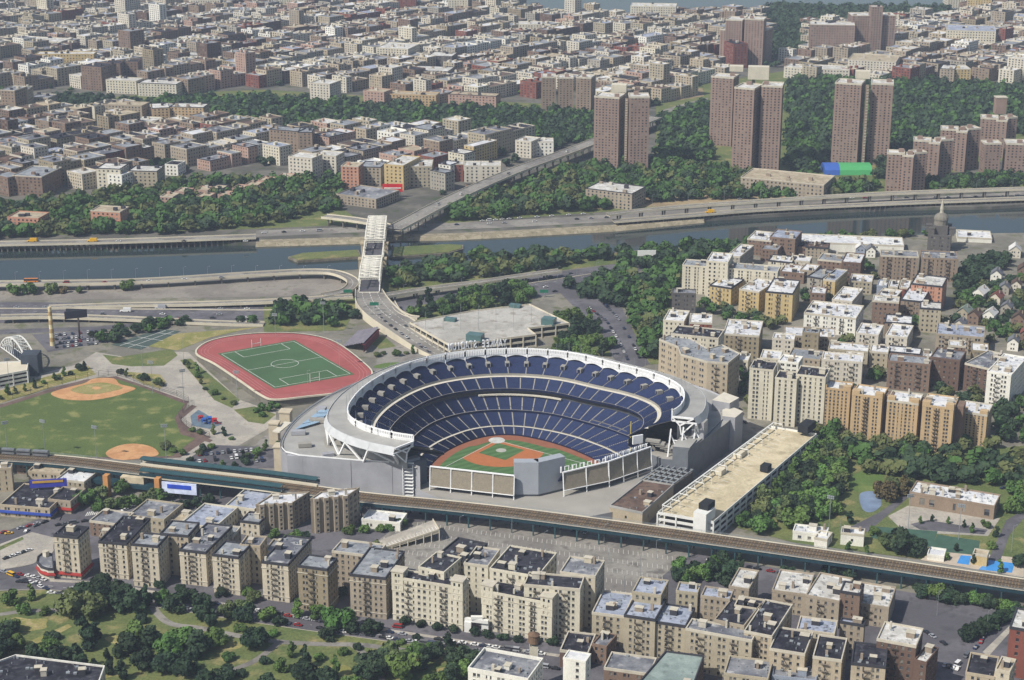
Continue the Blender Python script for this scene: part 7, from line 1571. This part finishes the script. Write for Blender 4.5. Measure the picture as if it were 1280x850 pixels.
line_cars([(905, 535), (935, 528)], 4, 'behind the cream trio', across=True); line_cars([(1190, 838), (1225, 806), (1232, 790)], 6, 'parked beside the red brick block', prob=.9); line_cars([(1178, 832), (1200, 838)], 4, 'parked beside the dark lot', across=True)
line_cars([(1150, 748), (1180, 752)], 3, 'at the top of the dark lot'); line_cars([(505, 640), (620, 648), (740, 668)], 16, 'under the railway beside the lot', across=True, prob=.6); line_cars([(175, 622), (290, 640), (300, 625)], 12, 'under the station street', prob=.7); line_cars([(900, 250), (1280, 246)], 22, 'under the upper far viaduct', prob=.7)
line_cars([(1175, 410), (1215, 385), (1232, 372)], 8, 'on the steep side street', prob=.8); line_cars([(1250, 612), (1285, 606)], 4, 'by the park trees')
for pts, n, wh in (([(75, 735), (100, 738), (130, 745)], 8, 'by the park corner'), ([(0, 715), (40, 722), (62, 728)], 8, 'crossing the left junction'), ([(5, 700), (40, 688)], 5, 'crossing the left junction'), ([(110, 655), (180, 630), (250, 612)], 14, 'under the station trees'), ([(1155, 790), (1190, 812)], 5, 'parked beside the dark lot'), ([(880, 700), (1000, 722), (1120, 744)], 16, 'under the railway on the right'), ([(0, 399), (330, 398)], 8, 'on the slip road'), ([(580, 380), (700, 364)], 8, 'on the slip road by the garage'),
    ([(130, 640), (200, 622), (290, 600)], 16, 'on the shaded station avenue'), ([(0, 668), (62, 652)], 6, 'on the left avenue'), ([(5, 716), (60, 738)], 9, 'waiting at the left junction'),
    ([(0, 355), (160, 353), (300, 346)], 6, 'on the riverside ramp'), ([(320, 292), (455, 287)], 6, 'on the far riverside road'), ([(700, 780), (745, 800)], 5, 'beside the turreted block'), ([(620, 826), (700, 838)], 6, 'parked at the park end')): line_cars(pts, n, wh, z=6 if 'ramp' in wh else 0, prob=.8)
print('CARS', ncar)
# ---------------------------------------------------------------- lamp posts, masts, signs, small structures
PM = {}
def mast(u, v, h, kind, look, group, z=0):
    q = G(u, v, z); r = empty(kind, (q.x, q.y, z)); key = (kind, h)
    if key not in PM:
        b = MB(); b.cyl((0, 0), .22 if h > 20 else .13, .12 if h > 20 else .08, 0, h, 6); me1 = b.build('pole', metal_gy, loc=(0, 0, 0)); b = MB()
        if h > 20: b.box((0, 0, h), (4.2, .5, .5)); b.box((0, 0, h - 1.2), (4.2, .5, .5)); [b.box((x, -.3, h - k * 1.2), (.8, .5, .8)) for x in (-1.6, -.55, .55, 1.6) for k in (0, 1)]
        else: b.beam((0, 0, h), (1.8, 0, h + .5), .1); b.box((2.0, 0, h + .5), (.9, .35, .18))
        me2 = b.build('lamp_head', metal_gy, loc=(0, 0, 0)); PM[key] = (me1.data, me2.data); bpy.data.objects.remove(me1); bpy.data.objects.remove(me2)
    for n_, me in zip(('pole', 'lamp_head'), PM[key]): o = bpy.data.objects.new(n_, me); COL.objects.link(o); o.parent = r
    r.rotation_euler = (0, 0, R.uniform(-.5, .5)); pend(r, look, 'light pole', group, u, v - h)
for u, v, h in ((10, 571, 24), (57, 569, 24), (121, 573, 22), (208, 575, 24), (230, 503, 24), (191, 492, 24), (178, 459, 16), (12, 485, 22), (297, 505, 24), (345, 430, 24), (405, 418, 26), (425, 468, 26), (230, 455, 20), (385, 490, 16)): mast(u, v, h, 'floodlight_mast', 'tall thin floodlight mast', 'floodlight masts round the sports fields')
for i in range(14): mast(20 + i * 30, 356 - i * .9 if i < 10 else 348, 11, 'street_lamp', 'thin street lamp on the riverside ramp', 'street lamps')
for i in range(12): mast(505 + i * 24, 372 - i * 2.8, 11, 'street_lamp', 'thin street lamp along the highway', 'street lamps')
for u, v in ((560, 700), (600, 690), (640, 710), (680, 690), (720, 715), (760, 705), (800, 720), (780, 745), (640, 670), (700, 672), (755, 680), (820, 700), (520, 690), (575, 670)): mast(u, v, 12, 'lot_lamp', 'slim lamp in the worn parking lot', 'parking lot lamps')
for u, v, h in ((1171, 770, 14), (1233, 790, 12), (1036, 664, 22), (1050, 668, 10), (1198, 675, 22), (1135, 662, 22), (1264, 690, 16), (1145, 350, 10)): mast(u, v, h, 'street_lamp' if h < 20 else 'floodlight_mast', 'pale lamp mast in the park on the right', 'park lamps on the right')
for i in range(12): mast(770 + i * 45, 263 - i * 2.1, 14, 'street_lamp', 'thin lamp beside the far highway', 'street lamps')
# track on its raised deck
r = empty('athletics_track', G(355, 455, 0)); tag(r, 'red running track round a green soccer pitch on a raised deck', 'running track'); tz = 6
tp = smooth(px([(246, 441), (262, 427), (300, 419), (345, 416.5), (385, 419), (420, 429), (456, 456), (464, 468), (455, 480), (425, 490), (385, 495), (345, 499), (328, 494), (300, 475), (270, 455)], tz), 5, True)
b = MB(); b.prism([p.xy for p in tp], 0, tz - .05, top=False, bottom=False); b.build('retaining_wall', conc_dk, r); b = MB(); b.face(ccw(tp) if area(tp) > 0 else tp[::-1]); b.build('track_surface', mat('red track', '98524f', var=.12, scale=.08), r)
op = offset_poly(ccw([p.xy for p in tp]), -1.2); b = MB(); b.strip([(p.x, p.y, tz - .6) for p in op], [(p.x, p.y, tz + .5) for p in op], closed=True); I_ = offset_poly(ccw([p.xy for p in tp]), -.1); b.strip([(p.x, p.y, tz + .5) for p in op], [(p.x, p.y, tz + .5) for p in I_], closed=True); b.build('rim_wall', conc_pale, r)
F4 = px([(272, 442), (368, 425), (443, 468), (343, 486)], tz); b = MB(); b.face([p + Vector((0, 0, .05)) for p in F4][::-1]); b.build('pitch', mat('artificial turf', '456040', var=.12, scale=.05), r)
b = MB(); Z_ = Vector((0, 0, .1)); q = lambda s, t: (F4[0].lerp(F4[1], s)).lerp(F4[3].lerp(F4[2], s), t) + Z_
def ln_(a, c): b.beam(q(*a), q(*c), .35, .04)
for a, c in (((.03, .03), (.97, .03)), ((.97, .03), (.97, .97)), ((.97, .97), (.03, .97)), ((.03, .97), (.03, .03)), ((.03, .5), (.97, .5)), ((.2, .03), (.2, .19)), ((.2, .19), (.8, .19)), ((.8, .19), (.8, .03)), ((.2, .97), (.2, .81)), ((.2, .81), (.8, .81)), ((.8, .81), (.8, .97))): ln_(a, c)
for k in range(20): a0, a1 = k * 6.283 / 20, (k + 1) * 6.283 / 20; ln_((.5 + .16 * math.cos(a0), .5 + .1 * math.sin(a0)), (.5 + .16 * math.cos(a1), .5 + .1 * math.sin(a1)))
b.build('pitch_marking', line_white, r, stuff=True)
LT = ccw([p.xy for p in tp])
for dI in (3.0, 5.5, 8):
    o2 = offset_poly(LT, dI); b = MB(); [b.beam((o2[i].x, o2[i].y, tz + .03), (o2[(i + 1) % len(o2)].x, o2[(i + 1) % len(o2)].y, tz + .03), .14, .03) for i in range(len(o2))]; b.build('lane_line', mat('faint lane line', 'c59a98'), r, stuff=True)
for s, t in ((.5, .0), (.5, 1.0)):
    g = empty('goal_frame', q(s, t)); b = MB(); p = q(s, t); dx = (F4[1] - F4[0]).normalized() * 3.6
    b.beam(p - dx, p - dx + Vector((0, 0, 6)), .3); b.beam(p + dx, p + dx + Vector((0, 0, 6)), .3); b.beam(p - dx + Vector((0, 0, 2.6)), p + dx + Vector((0, 0, 2.6)), .3); b.build('frame', white_paint, g); tag(g, ('far' if t < .5 else 'near') + ' white goal frame on the soccer pitch', 'goal')
# bleachers by the track
r = empty('bleachers', G(445, 425, 0)); tag(r, 'grey bleachers with a dark red back beside the track', 'bleachers'); a, c = G(428, 434, 1), G(448, 414, 1); d = (G(458, 430, 1) - a); d = c - a
e = G(440, 437, 1) - a; b = MB()
for k in range(9): z = 1 + k * .8; p0 = a + e * (k / 9) * 2.2; p1 = c + e * (k / 9) * 2.2; b.strip([p0 + Vector((0, 0, z)), p1 + Vector((0, 0, z))][::-1], [p0 + e / 4.2 + Vector((0, 0, z)), p1 + e / 4.2 + Vector((0, 0, z))][::-1]); b.strip([p0 + Vector((0, 0, z - .8)), p1 + Vector((0, 0, z - .8))], [p0 + Vector((0, 0, z)), p1 + Vector((0, 0, z))])
b.build('bench_rows', mat('bleacher metal', '7c7880'), r); b = MB(); p0, p1 = a + e * 2.2, c + e * 2.2; b.face([p0, p1, p1 + Vector((0, 0, 6)), p0 + Vector((0, 0, 6))]); b.beam(p0 + Vector((0, 0, 6)), p1 + Vector((0, 0, 6)), 2, .4); b.build('back_screen', mat('dark red screen', '6e3038'), r)
# arched truss, chimney, billboards, left garage
r = empty('arch_truss', G(28, 445, 0)); tag(r, 'white arched truss footbridge at the left edge', 'footbridge'); A0, A1 = G(6, 432, 4), G(42, 458, 4); nn = Vector((0, 0, 0)); dA = (A1 - A0); nA_ = Vector((-dA.y, dA.x, 0)).normalized() * 3.5
b = MB(); N = 12; TT = {}
for s in (-1, 1):
    T = [A0 + dA * k / N + nA_ * s + Vector((0, 0, 14 * math.sin(math.pi * k / N) ** .8)) for k in range(N + 1)]; B0 = [A0 + dA * k / N + nA_ * s for k in range(N + 1)]; TT[s] = T
    for k in range(N): b.beam(T[k], T[k + 1], .8); b.beam(B0[k], B0[k + 1], .6); b.beam(T[k], B0[k], .3); b.beam(T[k], B0[k + 1] if k < N / 2 else B0[k], .3)
for k in range(N + 1): b.beam(TT[-1][k], TT[1][k], .5); 
for k in range(N): b.beam(TT[-1][k], TT[1][k + 1], .3)
b.build('truss', white_paint, r); b = MB(); b.strip([A0 - nA_, A1 - nA_], [A0 + nA_, A1 + nA_]); b.box(((A1.x), A1.y - 4, 8), (12, 12, 16), 0); b.build('deck_and_lift', mat('dark lattice', '3f4650'), r)
r = empty('tall_chimney', G(66, 432, 0)); c = r.location; tag(r, 'tall cream chimney with darker bands near the parking lot', 'chimney'); b = MB(); n = 9
for k in range(n): b.cyl(c, 2.0 - k * .08, 1.92 - k * .08, k * 3.4, (k + 1) * 3.4, 12, k % 2)
b.build('shaft', [mat('cream band', 'cfc19a'), mat('tan band', 'a98f62')], r)
r = empty('billboard', G(100, 425, 0)); c = r.location; tag(r, 'dark double billboard on a single post beside the highway', 'billboard'); b = MB(); b.box((c.x, c.y, 9), (1.2, 1.2, 18)); b.build('post', metal_dk, r); b = MB(); b.box((c.x - 2, c.y, 20.5), (16, 1, 6), rad(20)); b.box((c.x - 2, c.y + 4, 20.5), (16, 1, 6), rad(-5)); b.build('panel', mat('dark panel', '2c2f3a'), r)
r = empty('billboard', G(808, 333, 0)); c = r.location; tag(r, 'white billboard at the right end of the highway', 'billboard'); b = MB(); b.box((c.x, c.y, 5), (1, 1, 10)); b.build('post', metal_dk, r); b = MB(); b.box((c.x, c.y, 12), (16, .8, 5), rad(5)); b.build('panel', white_paint, r)
r = empty('billboard', G(224, 620, 0)); c = r.location; tag(r, 'blue and white billboard hung below the station', 'billboard'); b = MB(); b.box((c.x + 2, c.y - 8, 8.5), (22, .8, 7), rad(-12)); b.build('panel', mat('white sign face', 'c9d2ea'), r); b = MB(); b.box((c.x + 2, c.y - 8.5, 9.5), (15, .3, 2.6), rad(-12)); b.build('blue_lettering_band', mat('blue sign', '2a49b8'), r); b = MB(); [b.beam((c.x + x, c.y - 7, 0), (c.x + x, c.y - 7, 6), .5) for x in (-6, 2, 10)]; b.build('post', metal_dk, r, stuff=True)
r = empty('billboard', G(62, 625, 0)); c = r.location; tag(r, 'long purple-blue rooftop sign over the low shops', 'billboard'); b = MB(); b.box((c.x, c.y, 11), (22, .8, 5), rad(8)); b.build('panel', mat('purple blue sign', '3a3fa0'), r); b = MB(); b.box((c.x, c.y - .6, 12.2), (18, .2, 1.4), rad(8)); b.build('sign_stripe', mat('gold stripe', 'b99544'), r)
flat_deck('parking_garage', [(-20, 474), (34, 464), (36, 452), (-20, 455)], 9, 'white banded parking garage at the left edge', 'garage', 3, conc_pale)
r = empty('play_equipment', G(258, 528, 0)); tag(r, 'red and blue climbing frames beside the ballfield corner', 'playground'); c = r.location
for k, (dx, dy, m_) in enumerate(((-4, 2, 'sign_r'), (2, 0, 'b'), (6, -3, 'sign_r'), (-1, -3, 'b'))):
    b = MB(); b.box((c.x + dx, c.y + dy, 2.4), (3, 3, .3)); b.beam((c.x + dx + 1.4, c.y + dy, 2.4), (c.x + dx + 4, c.y + dy - 1, .4), .8, .15); [b.beam((c.x + dx + a, c.y + dy + e, 0), (c.x + dx + a, c.y + dy + e, 3.6), .2) for a in (-1.3, 1.3) for e in (-1.3, 1.3)]; b.box((c.x + dx, c.y + dy, 3.8), (3.2, 3.2, .3)); b.build('climbing_frame', mat('play red', 'a8242c') if m_ != 'b' else mat('play blue', '2c5aa8'), r)
# road signs over the highways
for u, v, z in ((435, 372, 8), (468, 388, 7), (680, 372, 0)):
    r = empty('road_sign', G(u, v, z)); c = r.location; b = MB(); b.box((c.x, c.y, z + 5.5), (7, .3, 2.6)); b.build('panel', mat('green sign', '1f6b52'), r); b = MB(); b.box((c.x, c.y + .3, z + 3), (.3, .3, 6)); b.build('post', metal_gy, r); pend(r, 'green highway sign', 'road sign', 'road signs', u, v - 8)
# white trestles under the railway
for u in (457, 510):
    q0, q1 = G(u - 6, 638), G(u + 6, 641); r = empty('trestle', q0); b = MB(); u3 = Vector((0, 0, 6)); b.beam(q0, q0 + u3, .6); b.beam(q1, q1 + u3, .6); b.beam(q0 + u3, q1 + u3, .8); b.beam(q0, q1 + u3, .4); b.beam(q1, q0 + u3, .4); b.beam(q0 + u3 / 2, q1 + u3 / 2, .4); b.build('frame', white_paint, r); tag(r, ('left' if u < 500 else 'right') + ' white cross-braced trestle in front of the railway', 'trestle')
# fence round the ball field
b = MB(); FP = smooth(px([(0, 503), (60, 486), (110, 473), (147, 470), (180, 482), (236, 503), (224, 523), (240, 538), (262, 548)], 0), 3); r = empty('ballfield_fence', FP[0]); 
for i in range(len(FP)): b.beam(FP[i], FP[i] + Vector((0, 0, 4.5)), .2)
b.build('post', metal_dk, r, stuff=True); b = MB()
for i in range(len(FP) - 1):
    for z in (4.5, 3.2, 2, .9): b.beam(FP[i] + Vector((0, 0, z)), FP[i + 1] + Vector((0, 0, z)), .12)
b.build('rail', metal_dk, r); tag(r, 'dark wire fence curving round the grass ballfield', 'fence')
# white arched gateway between the two turreted blocks
c = G(596, 790, 0); r = empty('gateway', c); b = MB()
for x in (-4.4, 4.4): b.box((c.x + x, c.y, 3), (3.6, 2, 6), rad(-14))
b.box((c.x, c.y, 6.6), (12.4, 2, 1.8), rad(-14)); b.prism([(c.x - 3, c.y - 1), (c.x + 3, c.y - 1), (c.x + 3, c.y + 1), (c.x - 3, c.y + 1)], 7.5, 9); b.build('arch', white_paint, r); tag(r, 'white arched gateway between the two turreted blocks', 'gateway')
# ---------------------------------------------------------------- labels worked out from neighbours
ORD = ['leftmost', 'second from left', 'third from left', 'fourth from left', 'fifth from left', 'sixth from left', 'seventh from left', 'eighth from left']
def relation(u, v):
    best = None
    for (lu, lv, ph) in LAND:
        d = math.hypot(u - lu, (v - lv) * 1.6)
        if best is None or d < best[0]: best = (d, lu, lv, ph)
    d, lu, lv, ph = best; du, dv = u - lu, (v - lv) * 1.6
    if abs(du) > abs(dv): r = 'right of' if du > 0 else 'left of'
    else: r = 'in front of' if dv > 0 else 'beyond'
    return r + ' ' + ph
def finish_labels():
    buckets = {}
    for o, look, u, v in PENDING: buckets.setdefault((look, relation(u, v)), []).append((u, v, o))
    for (look, rel), L in buckets.items():
        if len(L) == 1: L[0][2]['label'] = look + ' ' + rel; continue
        L.sort(key=lambda t: t[1]); rows = max(1, math.ceil(len(L) / 8)); per = math.ceil(len(L) / rows)
        for r in range(rows):
            row = sorted(L[r * per:(r + 1) * per], key=lambda t: t[0])
            rn = '' if rows == 1 else ((('back row', 'front row') if rows == 2 else ('back row', 'middle row', 'front row') if rows == 3 else tuple(['back row'] + ['%s row from back' % x for x in ('second', 'third', 'fourth', 'fifth', 'sixth', 'seventh', 'eighth', 'ninth')][:rows - 2] + ['front row']))[r] + ', ')
            for i, (u, v, o) in enumerate(row): o['label'] = look + ' ' + rel + ', ' + rn + ORD[min(i, 7)]
finish_labels()
SHORT = [('the ', ''), (', back row,', ', back row'), (' from back', ''), ('mid-sized ', ''), ('second from left', 'second from left'), ('apartment ', ''), (' with ', ' with ')]
seen = {}
for o, look, u, v in PENDING: seen[o['label']] = seen.get(o['label'], 0) + 1
for o, look, u, v in PENDING:
    t = o['label']
    for a, c in SHORT[:6]:
        if len(t.split()) <= 16: break
        t = t.replace(a, c)
    if len(t.split()) > 16: w_ = t.split(); k = len(look.split()); cut = len(w_) - 16; w_ = w_[:max(3, k - cut)] + w_[k:]; t = ' '.join(w_[:16])
    o['label'] = t

# ---------------------------------------------------------------- the air
hz = bpy.data.materials.new('haze'); hz.use_nodes = True; t_ = hz.node_tree; t_.nodes.clear()
o_ = t_.nodes.new('ShaderNodeOutputMaterial'); pv = t_.nodes.new('ShaderNodeVolumePrincipled'); pv.inputs['Density'].default_value = HAZE; pv.inputs['Color'].default_value = (.66, .78, 1.0, 1); pv.inputs['Anisotropy'].default_value = .0
t_.links.new(pv.outputs[0], o_.inputs['Volume'])
b = MB(); b.prism([(-9500, -900), (9500, -900), (9500, 14500), (-9500, 14500)], -9, 440); o = b.build('haze', hz); o['kind'] = 'stuff'
